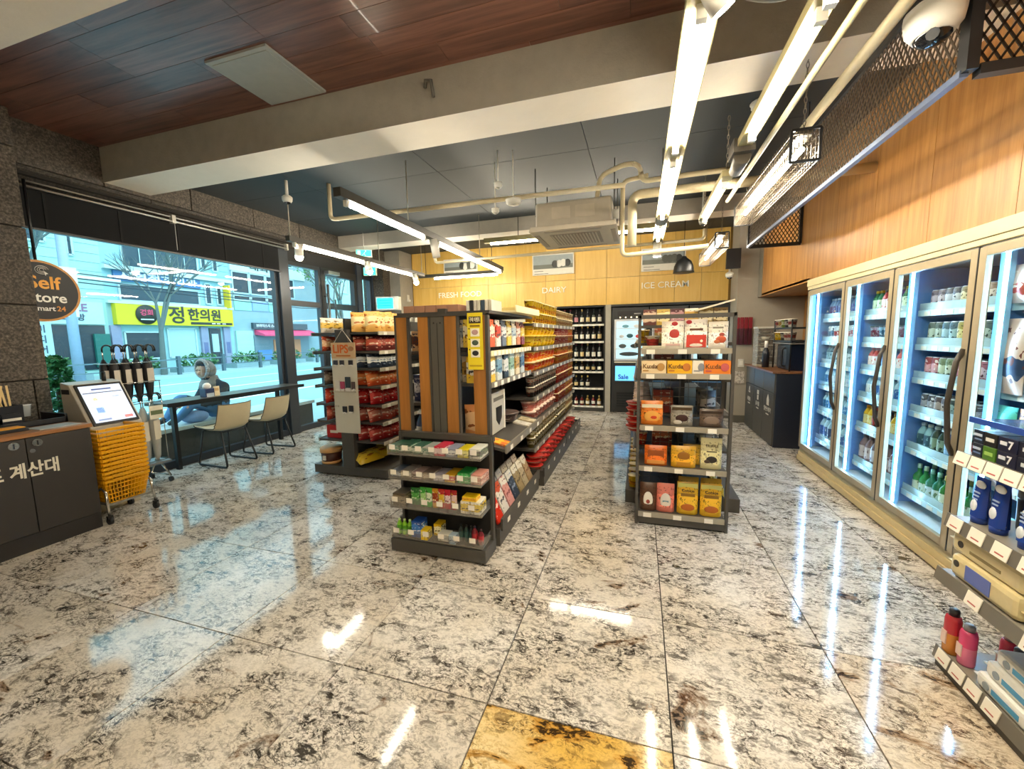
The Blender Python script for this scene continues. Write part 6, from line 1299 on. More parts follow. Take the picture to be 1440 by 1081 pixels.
MB().box(0.02, 0.60, 0.0, 0.72, 0.54, 0.56).build('shelf', m_black, CR); MB().box(0.02, 0.60, 0.0, 0.72, 0.37, 0.39).build('shelf', m_black, CR)
MB().box(0.02, 0.60, 0.0, 0.72, 0.345, 0.36).build('shelf', M('#8a8680', 0.4, 0.4), CR)
for x in (0.03, 0.58):
    for y in (0.01, 0.70): MB().cyl((x, y, 0.0), (x, y, 0.66), 0.010, n=8).build('post', m_black, CR)
cc = [('#e2d4c8', '#b85a50', '#5a2a24', 'pink striped'), ('#e6dcc8', '#c8a050', '#6a4a20', 'cream'), ('#8aa03a', '#e2e6c0', '#3a4a1a', 'green'), ('#5a5650', '#c8c0b4', '#2a2826', 'grey'), ('#efe6d8', '#a84a40', '#8a6a5a', 'white and red')]
for lv, z in ((0, 0.562), (1, 0.392)):
    for k in range(5):
        a, b, c, nm = cc[(k+lv) % 5] if not (lv == 1 and k < 2) else ('#e8b81e', '#f0d860', '#8a5a10', 'yellow')
        prod('instant_cup', cached(('ic', a), lambda: cup_mesh(0.11, 0.055, [PR(a, b, c, 0.3, 0.7, k+150), M('#e6dfd0', 0.4)], 'instant_cup')), '%s instant cup, %s tier over the microwave, %s from the far end' % (nm, ('upper', 'lower')[lv], ORD[k]), 'cup', (1.87, 6.66-k*0.13, 0.991+z), k, 'cups over the microwave')
# ================================================================== DRINK COOLER
m_cool = M('#c9bd9a', 0.4, var=0.04); m_dfr = M('#a79a80', 0.35, 0.15)
DC = thing('drink_cooler', 'long four-door glass drink cooler lit from inside, under the oak bulkhead', 'cooler', (1.8, 2.10, 0))
YL = 3.32
MB().box(0.0, 0.88, 0.0, YL, 0.0, 0.17).build('base', m_cool, DC, bevel=0.004); MB().box(-0.025, 0.0, -0.0, YL, 0.02, 0.075).box(-0.012, 0.0, 0.0, YL, 0.075, 0.12).build('kick_plate', M('#cdb98a', 0.4), DC, bevel=0.004)
MB().box(0.0, 0.88, 0.0, YL, 1.95, 2.06).build('header', m_cool, DC); MB().box(-0.03, 0.0, 0.0, YL, 1.985, 2.06).box(-0.02, 0.0, 0.0, YL, 1.95, 1.985).build('header_trim', M('#d2c69e', 0.4), DC, bevel=0.003)
MB().box(0.0, 0.88, 0.0, 0.05, 0.17, 1.95).box(0.0, 0.88, YL-0.05, YL, 0.17, 1.95).each('side_panel', M('#6a94c4', 0.4), DC)
MB().box(0.80, 0.88, 0.05, YL-0.05, 0.17, 1.95).build('back_panel', M('#a8d0e6', 0.5), DC)
MB().box(0.0, 0.80, 0.05, YL-0.05, 0.17, 0.19).box(0.0, 0.80, 0.05, YL-0.05, 1.93, 1.95).each('liner', M('#d8e2e8', 0.4), DC)
ym = [0.05, 0.87, 1.655, 2.41, YL-0.05]          # mullions measured from the near end
SZ = [1.625, 1.385, 1.145, 0.90, 0.625, 0.30]
m_led = EM('#b4e0ff', 40.0); m_shf = CLEARP('#d4eef4', 0.6, 0.2)
for k in range(4):
    a, b = ym[k], ym[k+1]
    d = MB().box(-0.03, 0.0, a+0.004, a+0.055, 0.185, 1.935).box(-0.03, 0.0, b-0.055, b-0.004, 0.185, 1.935).box(-0.03, 0.0, a+0.055, b-0.055, 0.185, 0.235).box(-0.03, 0.0, a+0.055, b-0.055, 1.885, 1.935).build('door', m_dfr, DC, bevel=0.003)
    MB().box(-0.018, -0.012, a+0.055, b-0.055, 0.235, 1.885).build('door_glass', GLASS((0.90, 0.97, 1.0), 1.35, 'cooler_glass'), d)
    MB().tube([(-0.03, a+0.035, 0.76), (-0.06, a+0.03, 0.83), (-0.085, a+0.025, 1.07), (-0.06, a+0.03, 1.31), (-0.03, a+0.035, 1.38)], 0.014, 8).build('handle', M('#4c4640', 0.3, 0.3), d)
    MB().box(-0.032, 0.0, b-0.004, b+0.004, 0.18, 1.94).build('gap_seal', m_black, DC)
    MB().box(0.035, 0.043, b-0.088, b-0.080, 0.22, 1.90).build('led_strip', m_led, DC); MB().box(0.045, 0.07, b-0.095, b-0.03, 0.20, 1.92).build('led_mount', M('#8fc4ec', 0.3), DC)
    MB().box(0.10, 0.75, b-0.022, b-0.012, 0.2, 1.92).build('divider', M('#6a9ad8', 0.35), DC) if k < 3 else None
    for z in SZ:
        s = MB().box(0.13, 0.76, a+0.02, b-0.03, z-0.012, z).build('cooler_shelf', M('#cfe0e6', 0.4), DC)
        MB().box(0.115, 0.128, a+0.02, b-0.03, z-0.035, z+0.006).build('price_rail', M('#c6e6f0', 0.35), s); MB().box(0.122, 0.128, a+0.02, b-0.03, z+0.006, z+0.055).build('clear_lip', m_shf, s)
        for q in range(6): MB().box(0.112, 0.115, a+0.07+q*0.11, a+0.13+q*0.11, z-0.033, z-0.004).build('price_tag', m_tag, s)
silver = M('#c9ced2', 0.3, 0.5)
def drink(kind, c1, c2, c3):
    key = ('dr', kind, c1, c2)
    if kind == 'can': return cached(key, lambda: can_mesh(0.14, 0.032, [PR(c1, c2, c3, 0.35, 0.7, len(MC)), silver])), 'can', 0.125
    if kind == 'tall': return cached(key, lambda: can_mesh(0.16, 0.031, [PR(c1, c2, c3, 0.35, 0.7, len(MC)), silver])), 'can', 0.16
    if kind == 'pet': return cached(key, lambda: pet_mesh(0.205, 0.033, [M(c1, 0.15), PR(c2, c2, c1, 0, 1, len(MC)), M(c3, 0.4)])), 'bottle', 0.205
    if kind == 'big': return cached(key, lambda: pet_mesh(0.27, 0.045, [M(c1, 0.15), PR(c2, c2, c1, 0, 1, len(MC)), M(c3, 0.4)])), 'bottle', 0.27
    if kind == 'soju': return cached(key, lambda: wine_mesh(0.225, 0.034, [M(c1, 0.1), PR(c2, c2, '#6a8a6a', 0, 1, len(MC)), M(c3, 0.3, 0.4)])), 'bottle', 0.225
    return cached(key, lambda: cup_mesh(0.15, 0.036, [PR(c1, c2, c3, 0.3, 0.75, len(MC)), M('#2c2c30', 0.4)], 'drink_cup')), 'cup', 0.15
pal = {  # bay from the far end, per shelf: kind + colour sets
 0: [('pet', [('#8aa0c0', '#5a3a6a', '#d8d8dc'), ('#6a7a9a', '#3a4a8a', '#e6e6e6')]), ('tall', [('#d8dce0', '#5a7aa0', '#2a3a5a'), ('#b8c4cc', '#a83a3a', '#f0f0f0')]), ('pet', [('#2c4a5a', '#8ab0c0', '#e6ecee'), ('#3a5a68', '#c8d8dc', '#2a3a48')]), ('pet', [('#c8e0ea', '#3a6aa0', '#5aa0d0'), ('#b8d8e6', '#e6eef2', '#3a7ab0')]), ('pet', [('#b8dcea', '#4a8ac0', '#e8f0f4')]), ('big', [('#c4e4ee', '#3a6ab0', '#5a9ad0'), ('#b0d0de', '#2a4a7a', '#e8eef0')])],
 1: [('pet', [('#2c7a4a', '#c8d8c0', '#d8b41e'), ('#c83a3a', '#f0e0e0', '#2a2a2e'), ('#6a3a8a', '#d8c8e6', '#e6e6e6')]), ('cup', [('#d8a0b0', '#a83a5a', '#f4e8ec'), ('#8ab8c8', '#2a6a8a', '#f0f4f4'), ('#c86a5a', '#f0d8d0', '#5a1a1a')]), ('pet', [('#c8403a', '#f0e4e0', '#d83a3a'), ('#2c4a7a', '#6a9ad0', '#2a2a34'), ('#3a6ab0', '#e0e8f4', '#3a5aa0')]), ('pet', [('#a8c8d8', '#e6eef2', '#5a7ab0'), ('#b8d4e0', '#3a6aa8', '#e0e6ea')]), ('pet', [('#e8b82a', '#f6e6a0', '#e89a1e'), ('#3a2420', '#b83a2a', '#c83a2a'), ('#4a2a24', '#d8c8b8', '#2a2a2a')]), ('big', [('#8a6a68', '#d8c0b8', '#6a4a4a'), ('#7a6a70', '#e0d8dc', '#4a3a44')])],
 2: [('can', [('#6a5a68', '#b8a8b0', '#3a2a3a'), ('#4a4a5a', '#c8c8d0', '#2a2a34'), ('#7a6a4a', '#d8c8a0', '#4a3a1a'), ('#8a6a5a', '#e0c8b8', '#5a3a2a'), ('#8a90a8', '#dce0ea', '#4a5068')]), ('tall', [('#4a5a54', '#b8c4b8', '#2a3a34'), ('#3a5a6a', '#a8c4d0', '#1a3a4a'), ('#9a8a3a', '#d8cc90', '#5a4a1a')]), ('tall', [('#8a2a34', '#d8a0a8', '#f0e0e0'), ('#6a7a5a', '#c8d0b8', '#3a4a2a'), ('#a82a4a', '#e0a8b8', '#f4e4e8'), ('#b06a7a', '#e8c8d0', '#5a2a3a'), ('#2a2e3a', '#8a90a0', '#c8ccd4')]), ('can', [('#3a3a40', '#a8a8b0', '#d8d8dc'), ('#5a4a4a', '#b8a8a0', '#2a2020'), ('#3a4a4a', '#98b0b0', '#1a2a2a')]), ('pet', [('#8ab0b8', '#3a5a6a', '#e0e8ea'), ('#3a4a40', '#8aa088', '#d0d8cc'), ('#3a7ab8', '#a8d0f0', '#e8f0f6'), ('#a83a3a', '#e8b8b0', '#f0e8e4')]), ('soju', [('#2f8a4a', '#dfeee0', '#b8d8c0'), ('#2a7a5a', '#d0e6e8', '#8ac0b0'), ('#348a3a', '#e6eed8', '#d8c060')])],
}
for bay in range(3):
    a, b = ym[3-bay], ym[4-bay]
    for si, z in enumerate(SZ):
        kind, cols = pal[bay][si]
        big = kind == 'big'; pitch = 0.095 if big else 0.070; n = int((b-a-0.18)/pitch)+1
        for row in range(2):
            for i in range(n):
                me, nm, h = drink(kind, *cols[(i//2 if not row else i) % len(cols)])
                prod('drink_'+nm, me, 'drink %s in the %s cooler bay, %s shelf, %s row, %s from far side' % (nm, ('farthest', 'second', 'third')[bay], ('top', 'second', 'third', 'fourth', 'fifth', 'bottom')[si], ('front', 'rear')[row], ORD[i]), nm, (1.8+0.172+row*(0.10 if big else 0.085), 2.10+b-0.115-i*pitch, z+0.001), i*0.7+row, 'drinks in the lit cooler')
# nearest bay: chilled food packs
a, b = ym[0], ym[1]
for si, (z, h, w, cols) in enumerate(((1.625, 0.20, 0.13, [('#d8c0b4', '#a83a2a', '#f0e6dc', 'pink and red'), ('#e0b84a', '#f2e6c0', '#8a4a1a', 'yellow')]), (1.145, 0.40, 0.16, [('#d8b8a8', '#2a3a5a', '#6a2a20', 'long pink sausage'), ('#d2b4a4', '#6a9a3a', '#5a2420', 'long green band sausage')]), (0.90, 0.18, 0.14, [('#5ac8c0', '#e6f4f2', '#2a8a84', 'turquoise'), ('#d88a3a', '#f4e0c0', '#7a3a10', 'orange')]), (0.625, 0.22, 0.15, [('#dcc4c0', '#3a6ab8', '#8a4a4a', 'rosy blue band'), ('#d8bcb8', '#4a7ac0', '#7a3a3a', 'pale pink blue band')]), (0.30, 0.20, 0.15, [('#4ab8c0', '#dff0f0', '#1a6a74', 'teal'), ('#8ad0d0', '#e8f6f4', '#2a7a84', 'aqua')]))):
    for i in range(4):
        c1, c2, c3, nm = cols[i % 2]
        prod('chilled_pack', cached(('ch', si, i % 2), lambda: bag_mesh(w, h, 0.05, PR(c1, c2, c3, 0.25, 0.5, si*2+i), None, 'chilled_pack', si)), '%s chilled pack, nearest cooler bay, %s row down, %s from far side' % (nm, ORD[si], ORD[i]), 'packet', (1.8+0.092, 2.10+b-0.115-i*(w+0.012), z+0.001), -PI/2, 'packs in the nearest cooler bay')

# ================================================================== NEAR SHELF (right edge)
NS = thing('toiletries_shelf', 'grey toiletries shelf with blue lotion tubes in front of the drink cooler', 'shelf unit', (1.27, 0.75, 0))
NL = 1.42
MB().box(0.03, 0.44, 0.0, NL, 0.0, 0.055).build('base', m_gon, NS); MB().box(0.40, 0.43, 0.0, NL, 0.055, 1.12).build('back_panel', CLEARP('#7a98b8', 0.5), NS)
for y in (0.0, NL-0.02): MB().box(0.40, 0.44, y, y+0.02, 0.0, 1.14).build('upright', M('#55585c', 0.4, 0.3), NS)
def nshelf(x0, z, tags, mat=M('#8a8478', 0.4), lift=0.0):
    s = MB().box(x0, 0.40, 0.0, NL, z-0.018, z).build('shelf', mat, NS)
    MB().prism([(x0-0.014, z-0.045), (x0, z-0.045), (x0, z+0.012), (x0-0.004, z+0.012)], 0.0, NL, 'xz').build('price_rail', M('#6e6a62', 0.4), s)
    for y in tags:
        t_ = MB().obox((x0-0.012, y, z-0.015), (0.0015, 0, 0.0), (0, 0.036, 0), (0.006, 0, 0.026)).build('price_tag', m_tag, s)
        MB().obox((x0-0.0142, y+0.0, z-0.022), (0.0008, 0, 0), (0, 0.02, 0), (0.0022, 0, 0.008)).build('price_print', M('#b8605a', 0.5), t_)
    return s
T1 = [1.38-0.079*k for k in range(14)]
nshelf(0.03, 0.975, T1); nshelf(0.02, 0.700, [1.36-0.115*k for k in range(8)]); nshelf(0.005, 0.455, [1.20-0.25*k for k in range(4)]); nshelf(0.03, 0.085, [1.36-0.085*k for k in range(3)]+[1.10, 0.80, 0.5])
g_ = MB().box(0.06, 0.40, 0.0, NL, 1.115, 1.127).build('top_shelf', CLEARP('#3f66b0', 0.75, 0.1), NS); MB().box(0.052, 0.06, 0.0, NL, 1.112, 1.135).build('edge_strip', M('#2a4a9a', 0.3), g_)
XN, YN = 1.27, 0.75
def nbox(y, z, w, h, d, base, label, tx='', txc='#e6e6ea', parts=(), x=0.06, bev=0.002):
    t = thing('toiletry_box', label, 'box', (XN+x, YN+y, z)); MB().box(0, d, -w/2, w/2, 0, h).build('carton', M(base, 0.4, var=0.06), t, bevel=bev)
    if tx: text(tx, h*0.5, M(txc, 0.5), t, (-0.002, 0, h*0.5), FACE_L, 'lettering', 0.0006, 0.0006, width=w*0.6)
    for (y0, y1, z0, z1, c) in parts: MB().box(-0.0015, 0, y0, y1, z0, z1).build('printed_block', M(c, 0.5), t)
    return t
for s in range(2):
    lv = ('lower', 'upper')[s]; zz = 0.976+s*0.056
    nbox(1.375, zz, 0.05, 0.054, 0.15, '#1c2434', lv+' navy striped box at the far end of the top shelf', '', parts=[(-0.02, 0.02, 0.03, 0.04, '#b8c4d8'), (-0.02, 0.015, 0.014, 0.02, '#6a80a8')])
    nbox(1.315, zz, 0.062, 0.054, 0.15, ('#4f7a2c', '#1d1c1a')[s], ('green box under the black one', 'black box on the green one')[s]+', top toiletries shelf', '', parts=[(-0.02, 0.02, 0.02, 0.034, ('#9ac060', '#d8d4cc')[s])])
    nbox(1.235, zz, 0.085, 0.054, 0.15, '#171a34', lv+' dark navy box printed 7 on the top shelf', '', parts=[(0.002, 0.032, 0.024, 0.038, '#d8dae4')])
    text('7', 0.042, M('#e6e6ee', 0.5), COL.objects[-1].parent, (-0.002, -0.016, 0.027), FACE_L, 'lettering', 0.001, 0.0006)
    nbox(1.143, zz, 0.09, 0.054, 0.15, '#14182c', lv+' plain black box next to the 7 boxes', '', parts=[(-0.024, 0.026, 0.022, 0.036, '#c8ccd4')])
for s in range(3): nbox(1.03, 0.976+s*0.045, 0.12, 0.043, 0.15, '#9cc8b0', ORD[s]+' mint green box from the bottom of the triple stack', '', parts=[(-0.02, 0.02, 0.014, 0.03, '#4a7a64')])
for s in range(3): nbox(0.89, 0.976+s*0.045, 0.12, 0.043, 0.15, '#c8d8cc', ORD[s]+' pale sage box from the bottom, beside the mint stack', '', parts=[(-0.03, 0.03, 0.014, 0.03, '#7a9a8a')])
def tube_item(y, z, base, label, capc, lab='#dfe6f0', h=0.165, x=0.06, w=0.07):
    t = thing('lotion_tube', label, 'tube', (XN+x+0.025, YN+y, z+0.001), -PI/2)
    def fn(sg):
        def f(u, v): return ((u-0.5)*w*(0.92+0.08*v), sg*(0.024*(1-v)**0.5*max(0, 1-abs(2*u-1)**2.5)**0.5+0.001), 0.025+v*h)
        return f
    MB().grid(fn(-1), 8, 8).grid(fn(1), 8, 8, flip=True).build('tube_body', M(base, 0.25), t)
    MB().lathe([(w*0.36, 0), (w*0.38, 0.026), (0, 0.026)], 16).build('cap', M(capc, 0.35), t)
    MB().ell((-0.004, -0.020, h*0.42), 0.017, 0.006, 0.026).build('white_drop', M(lab, 0.4), t)
    MB().ell((0.004, -0.010, h*0.98), 0.026, 0.006, 0.017).build('brand_oval', M('#e6e8ee', 0.4), t)
    for k, zz in enumerate((0.125, 0.11, 0.095)): MB().box(-0.016, 0.016-0.004*k, -0.019, -0.016, zz, zz+0.006).build('text_line', M('#a8c0e6', 0.5), t)
    return t
tube_item(1.36, 0.70, '#1d3f96', 'first blue lotion tube from the far end of the second shelf', '#1a3a8c'); tube_item(1.265, 0.70, '#1d3f96', 'second blue lotion tube from the far end of the second shelf', '#1a3a8c', h=0.18); tube_item(1.14, 0.70, '#20459c', 'third blue lotion tube, smaller, beside the white tube', '#1a3a8c', h=0.13, w=0.062)
tube_item(1.05, 0.70, '#e2dcd6', 'white tube with black top band on the second shelf', '#26262a', '#d8c0b0', h=0.16)
for k, y in enumerate((1.31, 1.17)):
    t = thing('hair_jar', ('far', 'near')[k]+' black round jar behind the lotion tubes', 'jar', (XN+0.23, YN+y, 0.701)); MB().lathe([(0.055, 0), (0.058, 0.12), (0.05, 0.13), (0, 0.13)], 18).build('jar_body', M('#202228', 0.3), t); MB().lathe([(0.060, 0.13), (0.058, 0.185), (0.04, 0.20), (0, 0.20)], 18).build('lid', M('#2c2d32', 0.35), t)
tube_item(0.93, 0.70, '#d8d2c8', 'cream tube at the right of the second shelf', '#3a3a3e', '#b88a7a')
def wipes(y, x, z, w, d, h, base, label, parts=(), lid=None, tilt=0.0):
    t = thing('wet_wipes', label, 'wipes pack', (XN+x, YN+y, z+0.001))
    def fn(sg):
        def f(u, v):
            e = (max(0, 1-abs(2*u-1)**6)**0.35)*(max(0, 1-abs(2*v-1)**10)**0.4)
            return (u*d, (v-0.5)*w, h*0.5+sg*h*0.5*e+0.003*sg*math.sin(9*v+5*u)*e*(1 if sg > 0 else 0))
        return f
    MB().box(0.0, d, -w/2+0.012, w/2-0.012, 0, h).build('pack_film', M(base, 0.3, var=0.12, scale=30), t, bevel=h*0.22)
    for s in (-1, 1): MB().box(0.01, d-0.01, s*w/2-0.012, s*w/2+0.012, h*0.5-0.002, h*0.5+0.002).build('crimped_end', M(base, 0.35), t)
    for (nm, x0, x1, y0, y1, zz, c) in parts: MB().box(x0, x1, y0, y1, h*zz, h*zz+0.003).build(nm, M(c, 0.35), t, bevel=0.001)
    if lid: MB().lathe([(0.062, 0), (0.060, 0.008), (0.052, 0.011), (0, 0.011)], 22, (d*0.5, 0, h*0.98)).build('flip_lid', M(lid, 0.3), t)
    return t
t = wipes(1.22, 0.02, 0.456, 0.36, 0.17, 0.098, '#cfbf92', 'lower cream wipes pack with blue label on the third shelf'); MB().box(-0.003, 0.0, -0.05, 0.075, 0.02, 0.082).build('blue_label', M('#5a6ab0', 0.35), t, bevel=0.001); MB().cyl((-0.003, 0.125, 0.062), (0.0, 0.125, 0.062), 0.014, n=14).build('brand_dot', M('#3a3630', 0.5), t)
t = wipes(1.23, 0.03, 0.556, 0.38, 0.15, 0.088, '#d6c79c', 'upper cream wipes pack on the third shelf', [('text_line', 0.03, 0.045, -0.10, 0.04, 0.99, '#8a7a54')]); MB().box(-0.002, 0.0, -0.08, 0.07, 0.03, 0.042).build('text_line', M('#8a7a54', 0.5), t); MB().cyl((-0.003, 0.12, 0.045), (0.002, 0.12, 0.045), 0.014, n=14).build('brand_dot', M('#3a3630', 0.5), t)
wipes(0.88, 0.04, 0.456, 0.24, 0.16, 0.09, '#9fc6b0', 'mint wipes pack on the third shelf', [('green_label', 0.03, 0.12, -0.06, 0.05, 0.97, '#6aa884')]); wipes(0.62, 0.04, 0.456, 0.22, 0.16, 0.08, '#dfe6e0', 'white wipes pack on the third shelf beyond the mint one')
def pump(y, x, base, liq, label, cap='#2a2a2e', h=0.17):
    t = thing('shampoo_bottle', label, 'bottle', (XN+x, YN+y, 0.086)); MB().lathe([(0.026, 0, 0), (0.028, 0.01, 0), (0.028, h*0.55, 1), (0.028, h*0.9, 1), (0.024, h, 1), (0.015, h*1.02, 1)], 18).build('bottle_body', [M(liq, 0.12), M(base, 0.15)], t)
    MB().lathe([(0.018, h*1.02), (0.018, h*1.15), (0.015, h*1.19), (0.0, h*1.19)], 16).build('cap', M(cap, 0.35), t); MB().box(-0.030, -0.026, -0.014, 0.014, h*0.25, h*0.6).build('label_patch', M('#e8c8b8', 0.4), t)
    return t
pump(1.39, 0.06, '#b8323c', '#c8843a', 'red and amber bottle at the far end of the bottom shelf'); pump(1.325, 0.075, '#d84a7a', '#e07a9a', 'front pink bottle on the bottom shelf', '#8a888c', 0.15)
pump(1.30, 0.19, '#c8405a', '#d86a7a', 'rear pink bottle on the bottom shelf', '#9a989c', 0.15); pump(1.21, 0.16, '#a83a6a', '#b8507a', 'purple pink bottle with dark cap on the bottom shelf', '#3a383c', 0.15)
for k in range(2): prod('dark_pack', cached('dkp', lambda: box_mesh(0.12, 0.10, 0.17, [M('#23252c', 0.35)], 'dark_pack')), ('left', 'right')[k]+' charcoal carton at the back of the bottom shelf', 'carton', (XN+0.30, YN+1.12-k*0.14, 0.086), -PI/2)
for s in range(3):
    t = wipes(1.08-0.02*s, 0.04+0.012*s, 0.086+s*0.064, 0.30, 0.15, 0.062, '#e6e6e2', ('lower', 'middle', 'upper')[s]+' white and blue wipes pack in the bottom shelf stack', [('blue_band', 0.02, 0.14, -0.148, -0.10, 0.9, '#3a9ad0')] if s == 2 else [], '#f0efec' if s == 2 else None)
    MB().box(-0.001, 0.004, -0.06, 0.06, 0.018, 0.040).build('blue_print', M('#4a9ac8', 0.4), t); MB().cyl((-0.003, 0.085, 0.03), (0.002, 0.085, 0.03), 0.015, n=16).build('grey_emblem', M('#8a96a0', 0.4), t)
wipes(0.76, 0.04, 0.086, 0.22, 0.15, 0.07, '#dfe4e8', 'lower pale wipes pack at the near end of the bottom shelf'); wipes(0.76, 0.06, 0.158, 0.2, 0.14, 0.06, '#cfd6dc', 'upper pale wipes pack at the near end of the bottom shelf')

# ================================================================== BACK CABINETS
WN = thing('wine_cabinet', 'tall dark open wine cabinet built into the back wall', 'cabinet', (-1.75, 8.06, 0))
MB().box(0, 1.12, 0.40, 0.44, 0, 2.05).build('back_panel', M('#16161a', 0.5), WN); MB().box(0, 0.03, 0, 0.44, 0, 2.05).box(1.09, 1.12, 0, 0.44, 0, 2.05).each('side_panel', M('#2c2b2a', 0.5), WN); MB().box(0.03, 1.09, 0, 0.4, 0, 0.09).build('plinth', M('#3a3834', 0.5), WN); MB().box(0.03, 1.09, 0.0, 0.4, 2.03, 2.05).build('top_board', m_black, WN)
WZ = [1.70, 1.372, 1.026, 0.788, 0.463, 0.107]
for z in WZ:
    s = MB().box(0.03, 1.09, 0.0, 0.40, z-0.02, z).build('shelf', M('#3c3a38', 0.4), WN); MB().box(0.03, 1.09, -0.01, 0.0, z-0.03, z+0.006).build('price_rail', M('#d8d4c8', 0.4), s)
    for k in range(9): ob('price_tag', tagm_x, s, (0.10+k*0.115, -0.01, z-0.028))
for si, z in enumerate(WZ):
    n = 9 if si < 4 else 9
    for i in range(n):
        x = -1.75+0.10+i*0.113
        if si == 4 and i > 6: continue
        h = (0.30, 0.30, 0.31, 0.20, 0.24, 0.20)[si]; rr = random.Random(i+si*13)
        gl = rr.choice(['#14181a', '#1c1414', '#101814', '#22140e']) if si < 5 else rr.choice(['#6a1a1c', '#c8b89a', '#8a6a2a', '#3a4a34'])
        lc = rr.choice(['#efe8d6', '#ece4d0', '#e6dcc4', '#d8c088', '#f0ece0']) if (si, i) != (0, 4) else '#c88a94'
        me = cached(('wn', si, gl, lc), lambda: wine_mesh(h, 0.037, [M(gl, 0.12), M(lc, 0.5), M(rr.choice(['#5a1420', '#1a1a1a', '#b89a50']), 0.3)]))
        prod('wine_bottle', me, 'wine bottle on the %s shelf of the back cabinet, %s from the left' % (('top', 'second', 'third', 'fourth', 'fifth', 'bottom')[si], ORD[i]), 'bottle', (x, 8.06+0.06, z+0.001), rr.uniform(-0.4, 0.4), 'bottles in the wine cabinet')
struct(MB().box(-0.63, -0.53, 8.05, 8.5, 0, 2.06).build('trim_6', M('#a8a294', 0.6)), 'grey strip between wine cabinet and freezer')
struct(MB().box(-0.53, 1.50, 8.05, 8.15, 2.02, 2.058).build('trim_7', M('#23221f', 0.5)), 'dark trim above the freezers')
def freezer(x, label, ad):
    t = thing('display_freezer', label, 'freezer', (x, 8.06, 0))
    MB().box(0, 0.66, 0.0, 0.55, 0.02, 2.0).build('cabinet', M('#2b2c2d', 0.45), t, bevel=0.006); MB().box(0.03, 0.63, 0.03, 0.5, 0, 0.02).build('foot', m_black, t)
    wd = MB().box(0.045, 0.615, -0.03, 0.0, 1.0, 1.78).build('door', M('#cfd3d6', 0.35), t, bevel=0.004)
    MB().box(0.085, 0.575, -0.034, -0.03, 1.04, 1.74).build('lit_window', EM('#9cc8d8', 0.55), wd)
    for z in (1.40, 1.22, 1.60): MB().box(0.085, 0.575, -0.040, -0.034, z, z+0.018).build('inner_shelf', M('#e2e8ea', 0.4), wd)
    for k, (cx, cz, a, b, c) in enumerate(((0.18, 1.46, 0.05, 0.035, '#d8dcdc'), (0.33, 1.47, 0.06, 0.04, '#3a6a74'), (0.48, 1.46, 0.05, 0.035, '#c8403a'), (0.2, 1.28, 0.07, 0.04, '#4a5456'), (0.42, 1.28, 0.08, 0.04, '#3c4648'), (0.25, 1.65, 0.06, 0.03, '#6aa0b0'), (0.45, 1.65, 0.06, 0.03, '#e2e4e0'), (0.32, 1.13, 0.18, 0.04, '#3a4446'))): MB().ell((cx, -0.036, cz), a, 0.006, b, 12, 8).build('ice_cream_tub', M(c, 0.4), wd)
    lw = MB().box(0.045, 0.615, -0.02, 0.0, 0.58, 0.95).build('lower_panel', M('#2a2b2c', 0.45), t); MB().box(0.07, 0.59, -0.024, -0.02, 0.62, 0.90).build('lit_window', EM('#5aa8e0', 0.8), lw)
    if ad: text('Sale', 0.12, M('#1f4ab0', 0.5), lw, (0.22, -0.027, 0.69), FACE_F, 'lettering', 0.003, 0.001); text('1+1', 0.09, M('#dff0f8', 0.5), lw, (0.46, -0.027, 0.70), FACE_F, 'lettering', 0.002, 0.001)
    for k in range(6): MB().box(0.10, 0.60, -0.012, 0.0, 0.12+k*0.05, 0.145+k*0.05).build('vent_slat', M('#1c1d1e', 0.5), t)
    MB().box(0.1, 0.56, -0.006, 0.0, 1.84, 1.93).build('logo_panel', M('#1a1a1b', 0.4), t); MB().box(0.40, 0.52, -0.009, -0.006, 1.87, 1.89).build('text_line', M('#8a8a88', 0.4), t)
    for k in range(4): MB().cyl((0.15+k*0.1, -0.01, 1.815), (0.15+k*0.1, 0, 1.815), 0.012, n=10).build('indicator', EM('#ffe8b0', 2.0), t)
    MB().box(0.05, 0.61, -0.02, 0.0, 0.962, 0.985).build('label_strip', M('#dcd8c8', 0.5), t)
    return t
freezer(-0.51, 'black upright ice cream freezer with sale poster beside the wine cabinet', True); freezer(0.17, 'middle black upright freezer behind the pouch end shelf', False); freezer(0.85, 'right black upright freezer next to the grey wall', False)
OC = thing('open_dairy_case', 'white open dairy case under the fresh food sign behind the gondolas', 'cooler', (-4.75, 8.06, 0))
MB().box(0, 2.95, 0.42, 0.5, 0, 2.04).box(0, 0.04, 0, 0.42, 0, 2.04).box(2.91, 2.95, 0, 0.42, 0, 2.04).box(0.04, 2.91, 0, 0.42, 0, 0.35).box(0.04, 2.91, 0.0, 0.42, 1.98, 2.04).build('case', M('#c9c5b8', 0.5), OC); MB().box(0.04, 2.91, 0.02, 0.05, 1.95, 1.975).build('light_bar', EM('#f4f0d8', 6.0), OC)
for z in (0.65, 0.95, 1.25, 1.55): MB().box(0.04, 2.91, 0.06, 0.42, z-0.02, z).build('shelf', M('#d8d4c8', 0.4), OC)
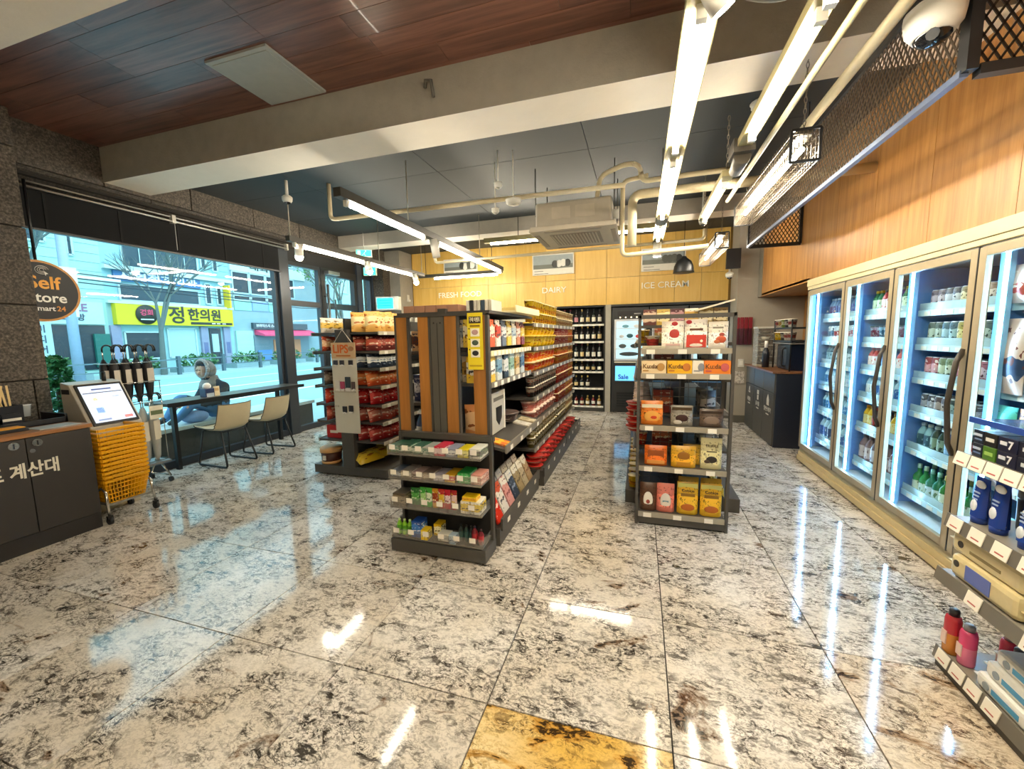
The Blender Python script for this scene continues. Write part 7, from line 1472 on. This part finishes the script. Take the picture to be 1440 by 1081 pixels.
yb_ = tag(MB().box(-2.25, -1.79, 8.02, 8.05, 1.93, 2.05).build('yellow_header_card', M('#f0c81e', 0.5)), 'bright yellow header card left of the wine cabinet', 'sign')
# lettering on the soffit and framed photos
m_let = M('#f8f2dc', 0.4)
for tx, x, w, z in (('FRESH FOOD', -3.64, 0.98, 2.385), ('DAIRY', -1.625, 0.48, 2.38), ('ICE CREAM', 0.415, 0.80, 2.375)):
    sgn = thing('wall_lettering', 'white raised '+tx.lower()+' lettering on the yellow wall', 'sign', (x, 8.055, z)); text(tx, 0.155, m_let, sgn, (0, -0.006, 0), FACE_F, 'letters', 0.001, 0.006, width=w)
def photo(x0, x1, z0, z1, label, seed):
    t = thing('framed_photo', label, 'picture', ((x0+x1)/2, 8.03, z0)); w, h = x1-x0, z1-z0
    MB().box(-w/2, w/2, 0.0, 0.03, 0, h).build('board', M('#e2ddcf', 0.5), t); MB().box(-w/2+0.02, w/2-0.02, -0.003, 0, h*0.3, h-0.02).build('sky_print', M('#9aa3a3', 0.5), t); MB().box(-w/2+0.02, w/2-0.02, -0.005, -0.003, h*0.3, h*0.5).build('field_print', M('#6f7268', 0.5), t)
    rg = random.Random(seed)
    for k in range(4): MB().ell((w*(0.05+0.1*k), -0.006, h*(0.5+0.06*rg.random())), 0.06, 0.003, 0.07, 10, 6).build('animal_print' if seed == 1 else 'tree_print', M(rg.choice(['#3a3c38', '#d8d6cc', '#5a5c54']), 0.5), t)
    for k in range(2): MB().box(-w/2+0.04, -w/2+0.22+0.1*k, -0.005, 0, h*0.18-k*0.05, h*0.2-k*0.05).build('text_line', M('#4a4842', 0.5), t)
photo(-2.05, -1.23, 2.68, 3.07, 'framed photo of a field above the dairy lettering', 1); photo(-3.98, -3.22, 2.79, 3.12, 'framed photo of a dark tree above the fresh food lettering', 2); photo(0.0, 0.75, 2.63, 3.03, 'framed photo above the ice cream lettering', 3)
tag(MB().box(-4.80, -4.772, 7.85, 7.93, 2.28, 2.42).box(-4.772, -4.74, 7.86, 7.92, 2.28, 2.32).build('wall_sensor', m_white), 'small white sensor on the grey corner pillar', 'sensor')
